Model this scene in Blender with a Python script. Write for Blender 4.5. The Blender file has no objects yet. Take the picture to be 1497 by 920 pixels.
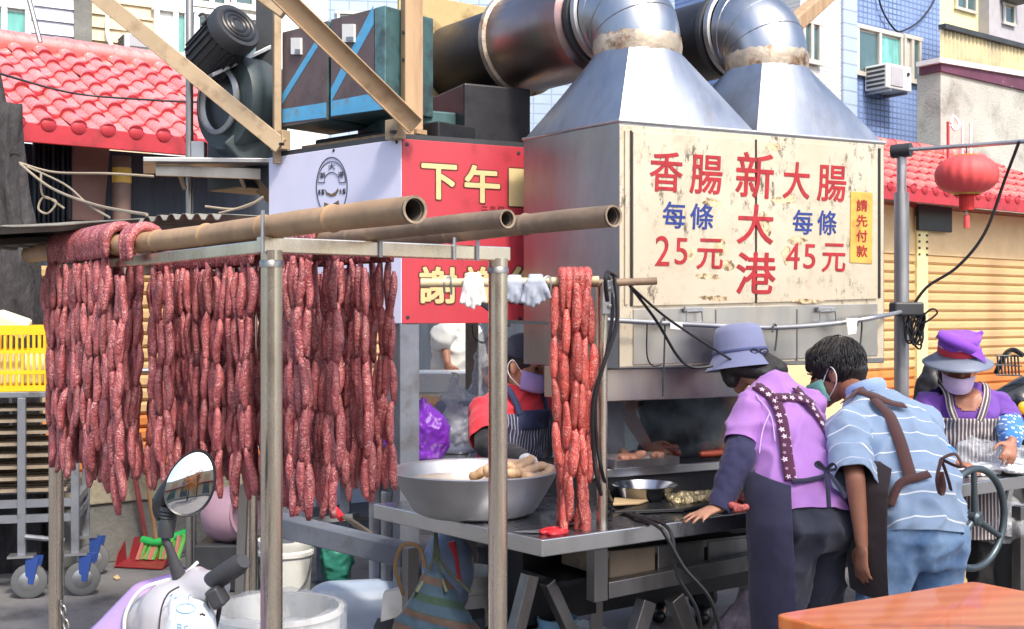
import bpy, bmesh, math, random
from mathutils import Vector, Matrix, Euler
from mathutils.bvhtree import BVHTree
random.seed(7)
R = math.radians
SC = bpy.context.scene
COL = SC.collection
# ---------------------------------------------------------------- camera, sky, sun, exposure
F, CX, CY, EYE = 1700.0, 748.5, 460.0, 1.5
cam = bpy.data.cameras.new('camera'); camo = bpy.data.objects.new('camera', cam); COL.objects.link(camo)
camo.location = (0, 0, EYE); camo.rotation_euler = (R(90), 0, 0)
cam.sensor_width = 36; cam.lens = 36 * F / 1497.0; cam.clip_start = 0.05; cam.clip_end = 2000
SC.camera = camo
SUN_AZ, SUN_EL = 28.0, 50.0            # azimuth: degrees to the right of straight behind the camera
sd = Vector((math.sin(R(SUN_AZ)) * math.cos(R(SUN_EL)), -math.cos(R(SUN_AZ)) * math.cos(R(SUN_EL)), math.sin(R(SUN_EL))))
w = bpy.data.worlds.new('World'); SC.world = w; w.use_nodes = True
nt = w.node_tree; bg = nt.nodes['Background']
sky = nt.nodes.new('ShaderNodeTexSky'); sky.sky_type = 'NISHITA'; sky.sun_disc = False
sky.sun_elevation = R(SUN_EL); sky.sun_rotation = math.atan2(sd.x, sd.y)
sky.air_density = 1.0; sky.dust_density = 3.5; sky.ozone_density = 1.0
nt.links.new(sky.outputs[0], bg.inputs[0]); bg.inputs[1].default_value = 0.15
sl = bpy.data.lights.new('sun', 'SUN'); sl.energy = 2.0; sl.angle = R(7); sl.color = (1, .93, .82)
so = bpy.data.objects.new('sun', sl); COL.objects.link(so); so.location = (4, -6, 12)
so.rotation_euler = sd.to_track_quat('Z', 'Y').to_euler()
SC.view_settings.view_transform = 'Standard'; SC.view_settings.look = 'None'
SC.view_settings.exposure = 1.05; SC.view_settings.gamma = 1.0
SC.cycles.max_bounces = 8; SC.cycles.transparent_max_bounces = 12
# ---------------------------------------------------------------- helpers
Z = Vector((0, 0, 1))
def V(*a): return Vector(a)
def P(px, py, d):                       # the point at depth d (metres) seen at picture point px, py
    return Vector(((px - CX) / F * d, d, EYE - (py - CY) / F * d))
def XY(px, d): return Vector(((px - CX) / F * d, d, 0))
def PG(px, py, z):                      # the point at height z seen at picture point px, py
    d = (EYE - z) * F / (py - CY)
    return P(px, py, d)
U = Vector((.8, .6, 0)); W_ = Vector((-.6, .8, 0))     # the two directions of the market street
class Plane:
    def __init__(s, o, ex):
        s.o = Vector(o); s.ex = Vector(ex).normalized(); s.n = s.ex.cross(Z).normalized()
    def pt(s, px, py, off=0.0):
        r = Vector(((px - CX) / F, 1, -(py - CY) / F)); c = Vector((0, 0, EYE)); o = s.o + s.n * off
        return c + r * ((o - c).dot(s.n) / r.dot(s.n))
    def at(s, u, z, off=0.0): return Vector((s.o.x, s.o.y, 0)) + s.ex * u + Z * z + s.n * off
    def u(s, px): return (s.pt(px, CY) - s.o).dot(s.ex)
def lin(r, g, b):
    f = lambda c: (c / 12.92 if c <= .04045 else ((c + .055) / 1.055) ** 2.4)
    return (f(r / 255), f(g / 255), f(b / 255))
def mul(c, k): return tuple(min(1, x * k) for x in c)
def c4(c): return (c[0], c[1], c[2], 1)
MATS = {}
class NT:
    def __init__(s, name):
        s.m = bpy.data.materials.new(name); s.m.use_nodes = True; s.t = s.m.node_tree
        s.b = s.t.nodes['Principled BSDF']; MATS[name] = s.m
    def n(s, ty, **kw):
        x = s.t.nodes.new('ShaderNode' + ty)
        for k, v in kw.items():
            if isinstance(k, str) and hasattr(x, k): setattr(x, k, v)
        return x
    def l(s, a, b): s.t.links.new(a, b)
    def coord(s, kind='Object', scale=(1, 1, 1), rot=(0, 0, 0)):
        tc = s.n('TexCoord'); mp = s.n('Mapping'); mp.inputs['Scale'].default_value = scale; mp.inputs['Rotation'].default_value = rot
        s.l(tc.outputs[kind], mp.inputs['Vector']); return mp.outputs['Vector']
    def noise(s, vec, scale, detail=4, rough=.6):
        x = s.n('TexNoise'); x.inputs['Scale'].default_value = scale; x.inputs['Detail'].default_value = detail; x.inputs['Roughness'].default_value = rough
        s.l(vec, x.inputs['Vector']); return x.outputs['Fac']
    def ramp(s, fac, a, b):
        x = s.n('MapRange'); x.inputs['From Min'].default_value = a; x.inputs['From Max'].default_value = b
        s.l(fac, x.inputs['Value']); return x.outputs['Result']
    def mix(s, fac, a, b, mode='MIX'):
        x = s.n('Mix'); x.data_type = 'RGBA'; x.blend_type = mode
        if hasattr(fac, 'links'): s.l(fac, x.inputs[0])
        else: x.inputs[0].default_value = fac
        for v, i in ((a, 6), (b, 7)):
            if hasattr(v, 'links'): s.l(v, x.inputs[i])
            else: x.inputs[i].default_value = c4(v)
        return x.outputs[2]
    def math(s, op, a, b=None):
        x = s.n('Math'); x.operation = op
        for v, i in ((a, 0), (b, 1)):
            if v is None: continue
            if hasattr(v, 'links'): s.l(v, x.inputs[i])
            else: x.inputs[i].default_value = v
        return x.outputs[0]
    def bump(s, h, strength=.3, dist=.01, prev=None):
        x = s.n('Bump'); x.inputs['Strength'].default_value = strength; x.inputs['Distance'].default_value = dist
        s.l(h, x.inputs['Height'])
        if prev: s.l(prev, x.inputs['Normal'])
        s.l(x.outputs[0], s.b.inputs['Normal']); return x.outputs[0]
def mat(name, col, rough=.55, metal=0, var=.15, vs=5, bump=.15, bs=70, bd=.004, dirt=None, rnd=0, coat=0, trans=0, sss=0, alpha=1, stretch=(1, 1, 1), spec=.5):
    s = NT(name); v = s.coord(scale=stretch)
    base = s.mix(s.ramp(s.noise(v, vs), .3, .7), mul(col, 1 - var), mul(col, 1 + var))
    if dirt:
        dc, ds, d0, d1 = dirt
        base = s.mix(s.ramp(s.noise(v, ds, 6, .65), d0, d1), base, dc)
    if rnd:
        oi = s.n('ObjectInfo'); k = s.n('MapRange'); k.inputs['To Min'].default_value = 1 - rnd; k.inputs['To Max'].default_value = 1 + rnd
        s.l(oi.outputs['Random'], k.inputs['Value'])
        cb = s.n('CombineColor'); [s.l(k.outputs[0], cb.inputs[i]) for i in range(3)]
        base = s.mix(1.0, base, cb.outputs[0], 'MULTIPLY')
    s.l(base, s.b.inputs['Base Color'])
    rr = s.n('MapRange'); rr.inputs['To Min'].default_value = max(0, rough - .1); rr.inputs['To Max'].default_value = min(1, rough + .1)
    s.l(s.noise(v, vs * 2.3), rr.inputs['Value']); s.l(rr.outputs[0], s.b.inputs['Roughness'])
    s.b.inputs['Metallic'].default_value = metal; s.b.inputs['Coat Weight'].default_value = coat
    s.b.inputs['Specular IOR Level'].default_value = spec
    if trans: s.b.inputs['Transmission Weight'].default_value = trans
    if sss:
        s.b.inputs['Subsurface Weight'].default_value = sss; s.b.inputs['Subsurface Radius'].default_value = (.02, .008, .005); s.b.inputs['Subsurface Scale'].default_value = .4
    if alpha < 1: s.b.inputs['Alpha'].default_value = alpha
    if bump: s.bump(s.noise(v, bs, 5), bump, bd)
    return s.m
def steel(name, col=(.62, .6, .57), rough=.3, tint=None, scale=(2, 2, .6), dents=.25, dirt=.25, dirtc=(.18, .13, .09), fine=.04):
    s = NT(name); v = s.coord(scale=scale)
    n1 = s.noise(v, 2.2, 6, .6)
    base = s.mix(s.ramp(n1, .35, .75), col, tint or mul(col, .72))
    n2 = s.noise(s.coord(scale=(1, 1, .45)), 5.5, 8, .7)
    base = s.mix(s.math('MULTIPLY', s.ramp(n2, .5, .8), dirt), base, dirtc)
    s.l(base, s.b.inputs['Base Color'])
    rr = s.n('MapRange'); rr.inputs['To Min'].default_value = max(.05, rough - .1); rr.inputs['To Max'].default_value = rough + .2
    s.l(s.noise(v, 7, 6, .7), rr.inputs['Value']); s.l(rr.outputs[0], s.b.inputs['Roughness'])
    s.b.inputs['Metallic'].default_value = 1.0
    b1 = s.bump(s.noise(s.coord(), 3.0, 2, .4), dents, .02)
    s.bump(s.noise(s.coord(scale=(1, 1, 8)), 60, 3), fine, .001, b1)
    return s.m
def flat(name, col, rough=.5): return mat(name, col, rough, var=.05, bump=0)
def thing(name, label, cat, loc=(0, 0, 0), group=None):
    o = bpy.data.objects.new(name, None); COL.objects.link(o); o.location = loc; o.empty_display_size = .1
    o['label'] = label; o['category'] = cat
    if group: o['group'] = group
    return o
def tag(o, label, cat, group=None):
    o['label'] = label; o['category'] = cat
    if group: o['group'] = group
    return o
def worg(o):
    p = Vector((0, 0, 0))
    while o is not None: p = p + o.location; o = o.parent
    return p
def link(name, me, parent=None, m=None):
    o = bpy.data.objects.new(name, me); COL.objects.link(o)
    if parent: o.parent = parent
    if m and not me.materials: me.materials.append(m)
    return o
def piece(name, me, parent, loc, rot=None, scale=None):       # a piece that shares its mesh with its look-alikes
    o = bpy.data.objects.new(name, me); COL.objects.link(o)
    mw = Matrix.Translation(Vector(loc) - (worg(parent) if parent else Vector()))
    if rot is not None: mw = mw @ (rot.to_4x4())
    if scale is not None: mw = mw @ Matrix.Diagonal((scale[0], scale[1], scale[2], 1))
    o.parent = parent; o.matrix_local = mw
    return o
def frame(x, z=Z):                      # a rotation with x along the first vector and z near the second
    x = Vector(x).normalized(); y = Vector(z).cross(x)
    if y.length < 1e-6: y = Vector((0, 1, 0)).cross(x)
    y.normalize(); z = x.cross(y)
    return Matrix((x, y, z)).transposed()
ORD = ['first', 'second', 'third', 'fourth', 'fifth', 'sixth', 'seventh', 'eighth', 'ninth', 'tenth', 'eleventh', 'twelfth']
class MB:
    def __init__(s): s.v = []; s.f = []
    def quad(s, *p):
        k = len(s.v); s.v += [Vector(q) for q in p]; s.f.append(tuple(range(k, k + len(p)))); return s
    def box(s, c, sx, sy, sz, rot=None):
        c = Vector(c); k = len(s.v)
        for x in (-1, 1):
            for y in (-1, 1):
                for z in (-1, 1):
                    q = Vector((x * sx / 2, y * sy / 2, z * sz / 2)); s.v.append(c + (rot @ q if rot else q))
        s.f += [(k, k + 1, k + 3, k + 2), (k + 4, k + 6, k + 7, k + 5), (k, k + 4, k + 5, k + 1), (k + 2, k + 3, k + 7, k + 6), (k, k + 2, k + 6, k + 4), (k + 1, k + 5, k + 7, k + 3)]
        return s
    def bar(s, a, b, wd, h, up=Z):
        a = Vector(a); b = Vector(b); return s.box((a + b) / 2, (b - a).length, wd, h, frame(b - a, up))
    def slab(s, a, b, z0, z1, n, t):        # an upright board from a to b (plan), z0..z1, thickness t behind the face; n points out
        a = Vector((a[0], a[1], 0)); b = Vector((b[0], b[1], 0)); c = (a + b) / 2 - n * t / 2; c.z = (z0 + z1) / 2
        return s.box(c, (b - a).length, t, z1 - z0, frame(b - a))
    def prism(s, pts, vec):
        k = len(s.v); n = len(pts); vec = Vector(vec); s.v += [Vector(p) for p in pts] + [Vector(p) + vec for p in pts]
        s.f.append(tuple(range(k + n - 1, k - 1, -1))); s.f.append(tuple(range(k + n, k + 2 * n)))
        for i in range(n): j = (i + 1) % n; s.f.append((k + i, k + j, k + n + j, k + n + i))
        return s
    def grid(s, rows, closed=False, caps=False):
        k = len(s.v); nr = len(rows); nc = len(rows[0])
        for r in rows: s.v += [Vector(p) for p in r]
        for i in range(nr - 1):
            for j in range(nc if closed else nc - 1):
                j2 = (j + 1) % nc; s.f.append((k + i * nc + j, k + i * nc + j2, k + (i + 1) * nc + j2, k + (i + 1) * nc + j))
        if caps: s.f.append(tuple(range(k + nc - 1, k - 1, -1))); s.f.append(tuple(range(k + (nr - 1) * nc, k + nr * nc)))
        return s
    def tube(s, pts, r, n=10, caps=True, flat=1.0, side=None, closed=False):
        pts = [Vector(p) for p in pts]; m = len(pts); rows = []; prev = None
        for i, p in enumerate(pts):
            if closed: t = pts[(i + 1) % m] - pts[i - 1]
            else: t = pts[min(i + 1, m - 1)] - pts[max(i - 1, 0)]
            if t.length < 1e-9: t = Vector((0, 0, 1))
            t.normalize()
            if prev is None:
                a = Vector(side) if side is not None else (Vector((1, 0, 0)) if abs(t.x) < .9 else Vector((0, 1, 0)))
            else: a = prev
            a = (a - t * a.dot(t)); a.normalize(); prev = a; b = t.cross(a)
            rr = r[i] if isinstance(r, (list, tuple)) else r
            rows.append([p + (a * math.cos(2 * math.pi * k / n) + b * flat * math.sin(2 * math.pi * k / n)) * rr for k in range(n)])
        if closed: rows.append(rows[0])
        return s.grid(rows, True, caps and not closed)
    def lathe(s, prof, c, axis=Z, n=24, ex=None, caps=False, sx=1.0):
        c = Vector(c); ax = Vector(axis).normalized(); a = Vector(ex) if ex is not None else (Vector((1, 0, 0)) if abs(ax.x) < .9 else Vector((0, 1, 0)))
        a = (a - ax * a.dot(ax)).normalized(); b = ax.cross(a)
        rows = [[c + ax * h + (a * sx * math.cos(2 * math.pi * k / n) + b * math.sin(2 * math.pi * k / n)) * r for k in range(n)] for r, h in prof]
        return s.grid(rows, True, caps)
    def ell(s, c, rad, rot=None, n=16, m=10):
        c = Vector(c); rows = []
        for i in range(m + 1):
            th = math.pi * i / m; rr = max(math.sin(th), .012)
            row = [Vector((rad[0] * rr * math.cos(2 * math.pi * k / n), rad[1] * rr * math.sin(2 * math.pi * k / n), -rad[2] * math.cos(th))) for k in range(n)]
            rows.append([c + (rot @ q if rot else q) for q in row])
        return s.grid(rows, True, True)
    def cap(s, p0, r0, p1, r1, n=14, flat=1.0, side=None):
        p0 = Vector(p0); p1 = Vector(p1); t = (p1 - p0); L = t.length; t.normalize(); pts = []; rs = []
        for k in range(4): a = (k + .15) / 4 * math.pi / 2; pts.append(p0 - t * r0 * math.cos(a)); rs.append(r0 * math.sin(a))
        for k in range(7): q = k / 6; pts.append(p0 + t * L * q); rs.append(r0 + (r1 - r0) * q)
        for k in range(3, -1, -1): a = (k + .15) / 4 * math.pi / 2; pts.append(p1 + t * r1 * math.cos(a)); rs.append(r1 * math.sin(a))
        return s.tube(pts, rs, n, True, flat, side)
    def chain(s, pts, rs, flat=1.0, side=None, n=14):
        for i in range(len(pts) - 1): s.cap(pts[i], rs[i], pts[i + 1], rs[i + 1], n, flat, side)
        return s
    def mesh(s, name, org=Vector((0, 0, 0))):
        me = bpy.data.meshes.new(name); me.from_pydata([tuple(p - org) for p in s.v], [], s.f); me.validate(); 
        bm = bmesh.new(); bm.from_mesh(me); bmesh.ops.recalc_face_normals(bm, faces=bm.faces); bm.to_mesh(me); bm.free(); me.update()
        return me
    def build(s, name, m, parent=None, smooth=False, bevel=0, solid=0, sub=0, ang=40, kind=None, wire=0):
        me = s.mesh(name, worg(parent) if parent else Vector()); me.materials.append(m)
        if smooth: smoothit(me, ang)
        o = link(name, me, parent)
        if solid: x = o.modifiers.new('solid', 'SOLIDIFY'); x.thickness = solid; x.offset = 0
        if sub: x = o.modifiers.new('sub', 'SUBSURF'); x.levels = sub; x.render_levels = sub
        if bevel: x = o.modifiers.new('bevel', 'BEVEL'); x.width = bevel; x.segments = 2; x.limit_method = 'ANGLE'
        if kind: o['kind'] = kind
        return o
def smoothit(me, ang=40):
    for p in me.polygons: p.use_smooth = True
    if ang < 180: me.set_sharp_from_angle(angle=R(ang))
def spline(pts, n=8, closed=False):
    pts = [Vector(p) for p in pts]; out = []; m = len(pts)
    for i in range(m if closed else m - 1):
        g = (lambda k: pts[k % m]) if closed else (lambda k: pts[max(0, min(m - 1, k))])
        p0, p1, p2, p3 = g(i - 1), g(i), g(i + 1), g(i + 2)
        for k in range(n):
            t = k / n; out.append(.5 * ((2 * p1) + (p2 - p0) * t + (2 * p0 - 5 * p1 + 4 * p2 - p3) * t * t + (3 * p1 - p0 - 3 * p2 + p3) * t ** 3))
    if not closed: out.append(pts[-1])
    return out
CL = {}
def cloudtex(scale):
    if scale not in CL:
        t = bpy.data.textures.new('clouds', 'CLOUDS'); t.noise_scale = scale; t.noise_depth = 2; CL[scale] = t
    return CL[scale]
def creasetex(scale):
    k = ('c', scale)
    if k not in CL:
        t = bpy.data.textures.new('creases', 'MUSGRAVE'); t.musgrave_type = 'RIDGED_MULTIFRACTAL'; t.noise_scale = scale; t.octaves = 1.6; t.noise_intensity = .55; CL[k] = t
    return CL[k]
def evalmesh(o):
    dg = bpy.context.evaluated_depsgraph_get(); dg.update()
    return bpy.data.meshes.new_from_object(o.evaluated_get(dg))
def organic(name, mb, m, parent=None, voxel=.01, it=6, disp=None, cuts=(), solid=0, keepbvh=True):
    me = mb.mesh('tmp'); t = bpy.data.objects.new('tmp', me); COL.objects.link(t)
    x = t.modifiers.new('r', 'REMESH'); x.mode = 'VOXEL'; x.voxel_size = voxel; x.use_smooth_shade = True
    x = t.modifiers.new('s', 'SMOOTH'); x.factor = .5; x.iterations = it
    base = evalmesh(t) if disp and keepbvh else None
    for sc, st in (disp or ()):
        x = t.modifiers.new('d', 'DISPLACE'); x.texture = cloudtex(sc) if st > 0 else creasetex(sc); x.strength = abs(st); x.mid_level = .5 if st > 0 else .25; x.texture_coords = 'GLOBAL'
    out = evalmesh(t); bpy.data.objects.remove(t); bpy.data.meshes.remove(me)
    if cuts:
        bm = bmesh.new(); bm.from_mesh(out)
        for p, n in cuts:
            bmesh.ops.bisect_plane(bm, geom=bm.verts[:] + bm.edges[:] + bm.faces[:], plane_co=p, plane_no=n, clear_outer=True)
        bm.to_mesh(out); bm.free()
    q = base or out
    bvh = BVHTree.FromPolygons([v.co.copy() for v in q.vertices], [p.vertices[:] for p in q.polygons]) if keepbvh else None
    if base: bpy.data.meshes.remove(base)
    out.transform(Matrix.Translation(-(worg(parent) if parent else Vector()))); out.name = name
    out.materials.clear(); out.materials.append(m)
    for p in out.polygons: p.use_smooth = True
    o = link(name, out, parent)
    if solid: x = o.modifiers.new('solid', 'SOLIDIFY'); x.thickness = solid; x.offset = 1
    return o, bvh
def uvproj(o, org, a, b, off=None):
    me = o.data; w0 = worg(o); org = Vector(org); a = Vector(a); b = Vector(b)
    uv = me.uv_layers.new(name='uv') if not me.uv_layers else me.uv_layers[0]
    for l in me.loops:
        q = me.vertices[l.vertex_index].co + w0 - org; uv.data[l.index].uv = (q.dot(a), q.dot(b))
def shell(name, src, keep, cuts, off, m, parent, solid=.003):         # cloth lying on a body: a cut-out of its surface, lifted
    me = src.data.copy(); me.transform(Matrix.Translation(worg(src))); bm = bmesh.new(); bm.from_mesh(me); bm.normal_update()
    for v in bm.verts: v.co += v.normal * off
    for p, n in cuts: bmesh.ops.bisect_plane(bm, geom=bm.verts[:] + bm.edges[:] + bm.faces[:], plane_co=p, plane_no=n, clear_outer=True)
    if keep: bmesh.ops.delete(bm, geom=[f for f in bm.faces if not keep(f.calc_center_median(), f.normal)], context='FACES')
    bm.to_mesh(me); bm.free(); me.transform(Matrix.Translation(-worg(parent))); me.materials.clear(); me.materials.append(m); me.name = name
    for p in me.polygons: p.use_smooth = True
    o = link(name, me, parent)
    if solid: x = o.modifiers.new('solid', 'SOLIDIFY'); x.thickness = solid; x.offset = 1
    return o
def strap(name, pts, wd, bvh, off, m, parent, thick=.004, n=10, lift=.007):
    path = spline(pts, n); q = []
    for p in path:
        h = bvh.find_nearest(p); q.append((h[0], h[1]))
    nn = [Vector(x[1]) for x in q]
    for _ in range(10): nn = [(nn[max(0, i - 1)] + nn[i] + nn[min(len(nn) - 1, i + 1)]).normalized() for i in range(len(nn))]
    pp = [q[i][0] + nn[i] * (off + lift) for i in range(len(q))]
    for _ in range(8): pp = [pp[0]] + [(pp[i - 1] + pp[i] * 2 + pp[i + 1]) / 4 for i in range(1, len(pp) - 1)] + [pp[-1]]
    mb = MB(); rows = []; L = 0; Ls = []
    for i in range(len(pp)):
        t = (pp[min(i + 1, len(pp) - 1)] - pp[max(0, i - 1)]).normalized(); s = t.cross(nn[i]).normalized()
        rows.append([pp[i] - s * wd / 2, pp[i] + nn[i] * .002, pp[i] + s * wd / 2]); Ls.append(L)
        if i < len(pp) - 1: L += (pp[i + 1] - pp[i]).length
    mb.grid(rows); o = mb.build(name, m, parent, smooth=True, ang=180, solid=thick)
    uvl = o.data.uv_layers.new(name='uv')
    for l in o.data.loops:
        i, j = divmod(l.vertex_index, 3); uvl.data[l.index].uv = ((j - 1) * wd / 2, Ls[i])
    return o
# lettering --------------------------------------------------------
GL = {}
def glyphmesh(ch, bold=0.0):            # thick strokes: the letter laid over itself a little to each side, each layer a hair deeper
    k = (ch, bold)
    if k not in GL:
        cu = bpy.data.curves.new('glyph', 'FONT'); cu.body = ch; cu.size = 1; cu.resolution_u = 4; cu.extrude = .01
        o = bpy.data.objects.new('glyph', cu); COL.objects.link(o); me = evalmesh(o)
        bpy.data.objects.remove(o); bpy.data.curves.remove(cu)
        if bold:
            vs = [v.co.copy() for v in me.vertices]; fs = [tuple(p.vertices) for p in me.polygons]; V2 = []; F2 = []
            for i, (dx, dy) in enumerate(((0, 0), (1, .3), (-1, -.3), (.3, -1), (-.3, 1), (.75, .75), (-.75, -.75), (.75, -.75), (-.75, .75))):
                n0 = len(V2); V2 += [(v.x + dx * bold, v.y + dy * bold, v.z + (i * .0006 if v.z > 0 else 0)) for v in vs]; F2 += [tuple(q + n0 for q in f) for f in fs]
            me = bpy.data.meshes.new('glyph'); me.from_pydata(V2, [], F2); me.update()
        GL[k] = me
    return GL[k]
def glyph(ch, x0, y0, x1, y1, pl, m, parent, off=.002, th=.0015, bold=0.0, name='character', shear=0):
    src = glyphmesh(ch, bold); me = src.copy(); me.materials.clear(); me.materials.append(m)
    xs = [v.co.x for v in me.vertices]; ys = [v.co.y for v in me.vertices]
    if not xs: return None
    a = pl.pt(x0, y1, off); b = pl.pt(x1, y1, off); cx = (x0 + x1) / 2; t0 = pl.pt(cx, y0, off); b0 = pl.pt(cx, y1, off)
    w0 = worg(parent); W = (b - a).dot(pl.ex); H = t0.z - b0.z; zb = b0.z; mx, Mx, my, My = min(xs), max(xs), min(ys), max(ys)
    for v in me.vertices:
        u = (v.co.x - mx) / (Mx - mx); q = (v.co.y - my) / max(1e-6, My - my)
        p = a + pl.ex * (W * u + shear * H * (q - .5)); p.z = zb + H * q; p = p + pl.n * (th * v.co.z / .01 if v.co.z > 0 else 0)
        v.co = p - w0
    me.update(); return link(name, me, parent)
def cutpoly(name, pl, pts, off, th, m, parent): 
    return MB().prism([pl.pt(x, y, off) for x, y in pts], pl.n * th).build(name, m, parent)
# ---------------------------------------------------------------- materials
M = {}
M['ground'] = mat('worn_asphalt', lin(112, 110, 110), .85, var=.25, vs=1.3, bump=.5, bs=90, bd=.01, dirt=(lin(70, 68, 66), 2.5, .5, .72))
M['redtile'] = mat('glare_tinted_red_tile', lin(220, 132, 128), .26, var=.2, vs=6, bump=.12, bs=25, rnd=.2, coat=1.0, spec=.8, dirt=(lin(170, 78, 74), 12, .5, .75))  # white sky glare on the glazed red tiles is painted into this pale base
M['redtile2'] = mat('pale_red_tile', lin(205, 95, 92), .35, var=.15, vs=3, bump=.08, bs=25, rnd=.12, coat=.2, dirt=(lin(215, 165, 140), 6, .55, .75))
M['redtrim'] = mat('red_trim', lin(176, 48, 58), .4, dirt=(lin(110, 40, 42), 6, .5, .8))
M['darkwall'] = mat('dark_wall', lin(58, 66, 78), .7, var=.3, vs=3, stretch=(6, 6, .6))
M['beigeslat'] = mat('beige_shutter', lin(198, 164, 118), .45, var=.08, vs=2, bump=.1, rnd=.05, dirt=(lin(140, 115, 84), 5, .55, .85))
M['orangeslat'] = mat('orange_shutter', lin(200, 124, 64), .45, var=.1, vs=2, bump=.1, rnd=.06, dirt=(lin(140, 84, 44), 5, .55, .85))
M['cream'] = mat('cream_paint', lin(222, 206, 150), .6, var=.08, dirt=(lin(160, 140, 100), 4, .55, .85))
M['tan'] = mat('tan_plaster', lin(208, 180, 138), .7, var=.1)
M['stucco'] = mat('grey_stucco', lin(176, 176, 168), .9, var=.12, vs=2, bump=.6, bs=40, bd=.02, dirt=(lin(120, 118, 112), 2.2, .5, .75))
M['concrete'] = mat('weathered_concrete', lin(120, 120, 116), .9, var=.25, vs=2.5, bump=.5, bs=40, bd=.015, dirt=(lin(66, 66, 66), 3, .5, .75))
M['ledge'] = mat('pebbled_ledge', lin(168, 160, 138), .9, var=.2, vs=40, bump=.6, bs=120, bd=.006)
M['maroon'] = mat('maroon_fascia', lin(96, 52, 74), .6, var=.2, dirt=(lin(170, 160, 150), 8, .62, .7))
M['white'] = mat('white_paint', lin(225, 224, 220), .45, var=.05, dirt=(lin(165, 160, 150), 5, .58, .85))
M['glass'] = mat('window_glass', lin(70, 96, 100), .06, var=.3, vs=2, bump=.05, bs=3, coat=.5)
M['glassteal'] = mat('window_glass_teal', lin(110, 170, 165), .1, var=.35, vs=9, bump=.05, bs=3, stretch=(1, 1, .3))
M['alu'] = mat('window_aluminium', lin(205, 200, 190), .4, metal=.3, var=.06)
M['lavwall'] = mat('lavender_siding_wall', lin(214, 214, 226), .6, var=.05)
M['beigesid'] = mat('beige_siding_wall', lin(208, 190, 158), .6, var=.06)
M['greywall'] = mat('grey_wall', lin(168, 166, 172), .8, var=.1)
M['yellowwall'] = mat('yellow_wall', lin(234, 222, 168), .7, var=.06)
M['dark'] = mat('blackened_metal', lin(52, 54, 58), .5, var=.3, vs=4)
M['black'] = mat('black_plastic', lin(30, 31, 34), .35, var=.2)
M['rope'] = mat('rope', lin(150, 138, 120), .9, var=.2)
M['galv'] = steel('galvanised', (.5, .51, .52), .45, dents=.15)
M['pipe'] = steel('old_steel_pipe', (.46, .44, .41), .34, scale=(3, 3, 1), dents=.05, dirt=.5)
M['post'] = steel('rack_post_steel', (.82, .73, .6), .22, scale=(4, 4, 1), dents=.04, dirt=.28, dirtc=(.2, .13, .07))
M['cement_light'] = mat('pale_road', lin(165, 165, 160), .9, var=.15, vs=2, bump=.4, bs=80)
def corrug(name, col, col2, per, axis=(1, 0, 0)):
    s = NT(name); wv = s.n('TexWave'); wv.bands_direction = 'X'; wv.inputs['Scale'].default_value = per; wv.inputs['Distortion'].default_value = 0
    s.l(s.coord('UV'), wv.inputs['Vector']); n = s.noise(s.coord(), 2.5, 6)
    base = s.mix(s.ramp(n, .35, .7), col, col2); s.l(base, s.b.inputs['Base Color']); s.b.inputs['Roughness'].default_value = .55
    s.bump(wv.outputs['Fac'], .8, .02); return s.m
def tiles(name, col, col2, grout, wx, wy, mort=.06, offset=0.0):
    s = NT(name); b = s.n('TexBrick'); b.offset = offset; b.inputs['Color1'].default_value = c4(col); b.inputs['Color2'].default_value = c4(col2); b.inputs['Mortar'].default_value = c4(grout)
    b.inputs['Scale'].default_value = 1; b.inputs['Brick Width'].default_value = wx; b.inputs['Row Height'].default_value = wy; b.inputs['Mortar Size'].default_value = mort * wy; b.inputs['Mortar Smooth'].default_value = .1
    s.l(s.coord('UV'), b.inputs['Vector'])
    base = s.mix(s.ramp(s.noise(s.coord(), 1.2, 5), .3, .75), b.outputs['Color'], mul(col, .78)); s.l(base, s.b.inputs['Base Color'])
    s.b.inputs['Roughness'].default_value = .28; i = s.math('SUBTRACT', 1.0, b.outputs['Fac']); s.bump(i, .5, .01); return s.m
M['bluetile'] = tiles('blue_wall_tile', lin(140, 164, 212), lin(128, 152, 204), lin(82, 96, 132), .085, .068, .16)
M['whitetile'] = tiles('white_wall_tile', lin(226, 224, 220), lin(212, 210, 208), lin(150, 150, 150), .16, .05, .12, .5)
M['paletile'] = tiles('pale_blue_wall_tile', lin(178, 196, 216), lin(168, 188, 210), lin(120, 134, 150), .3, .16, .06)
M['corr'] = corrug('corrugated_beige', lin(206, 190, 150), lin(140, 134, 116), 9)
M['corrgrey'] = corrug('corrugated_grey', lin(120, 122, 120), lin(76, 78, 78), 14)
# ---------------------------------------------------------------- ground
g = MB(); g.grid([[V(-80, -60, 0), V(80, -60, 0)], [V(-80, 120, 0), V(80, 120, 0)]]); o = g.build('ground', M['ground']); o['kind'] = 'structure'
g = MB(); a = XY(1330, 6.6); g.prism([a + Z * .004, a + U * 6 + Z * .004, a + U * 6 + W_ * 2.4 + Z * .004, a + W_ * 2.4 + Z * .004], V(0, 0, .004)); o = g.build('pale_pavement', M['cement_light']); o['kind'] = 'structure'
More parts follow.
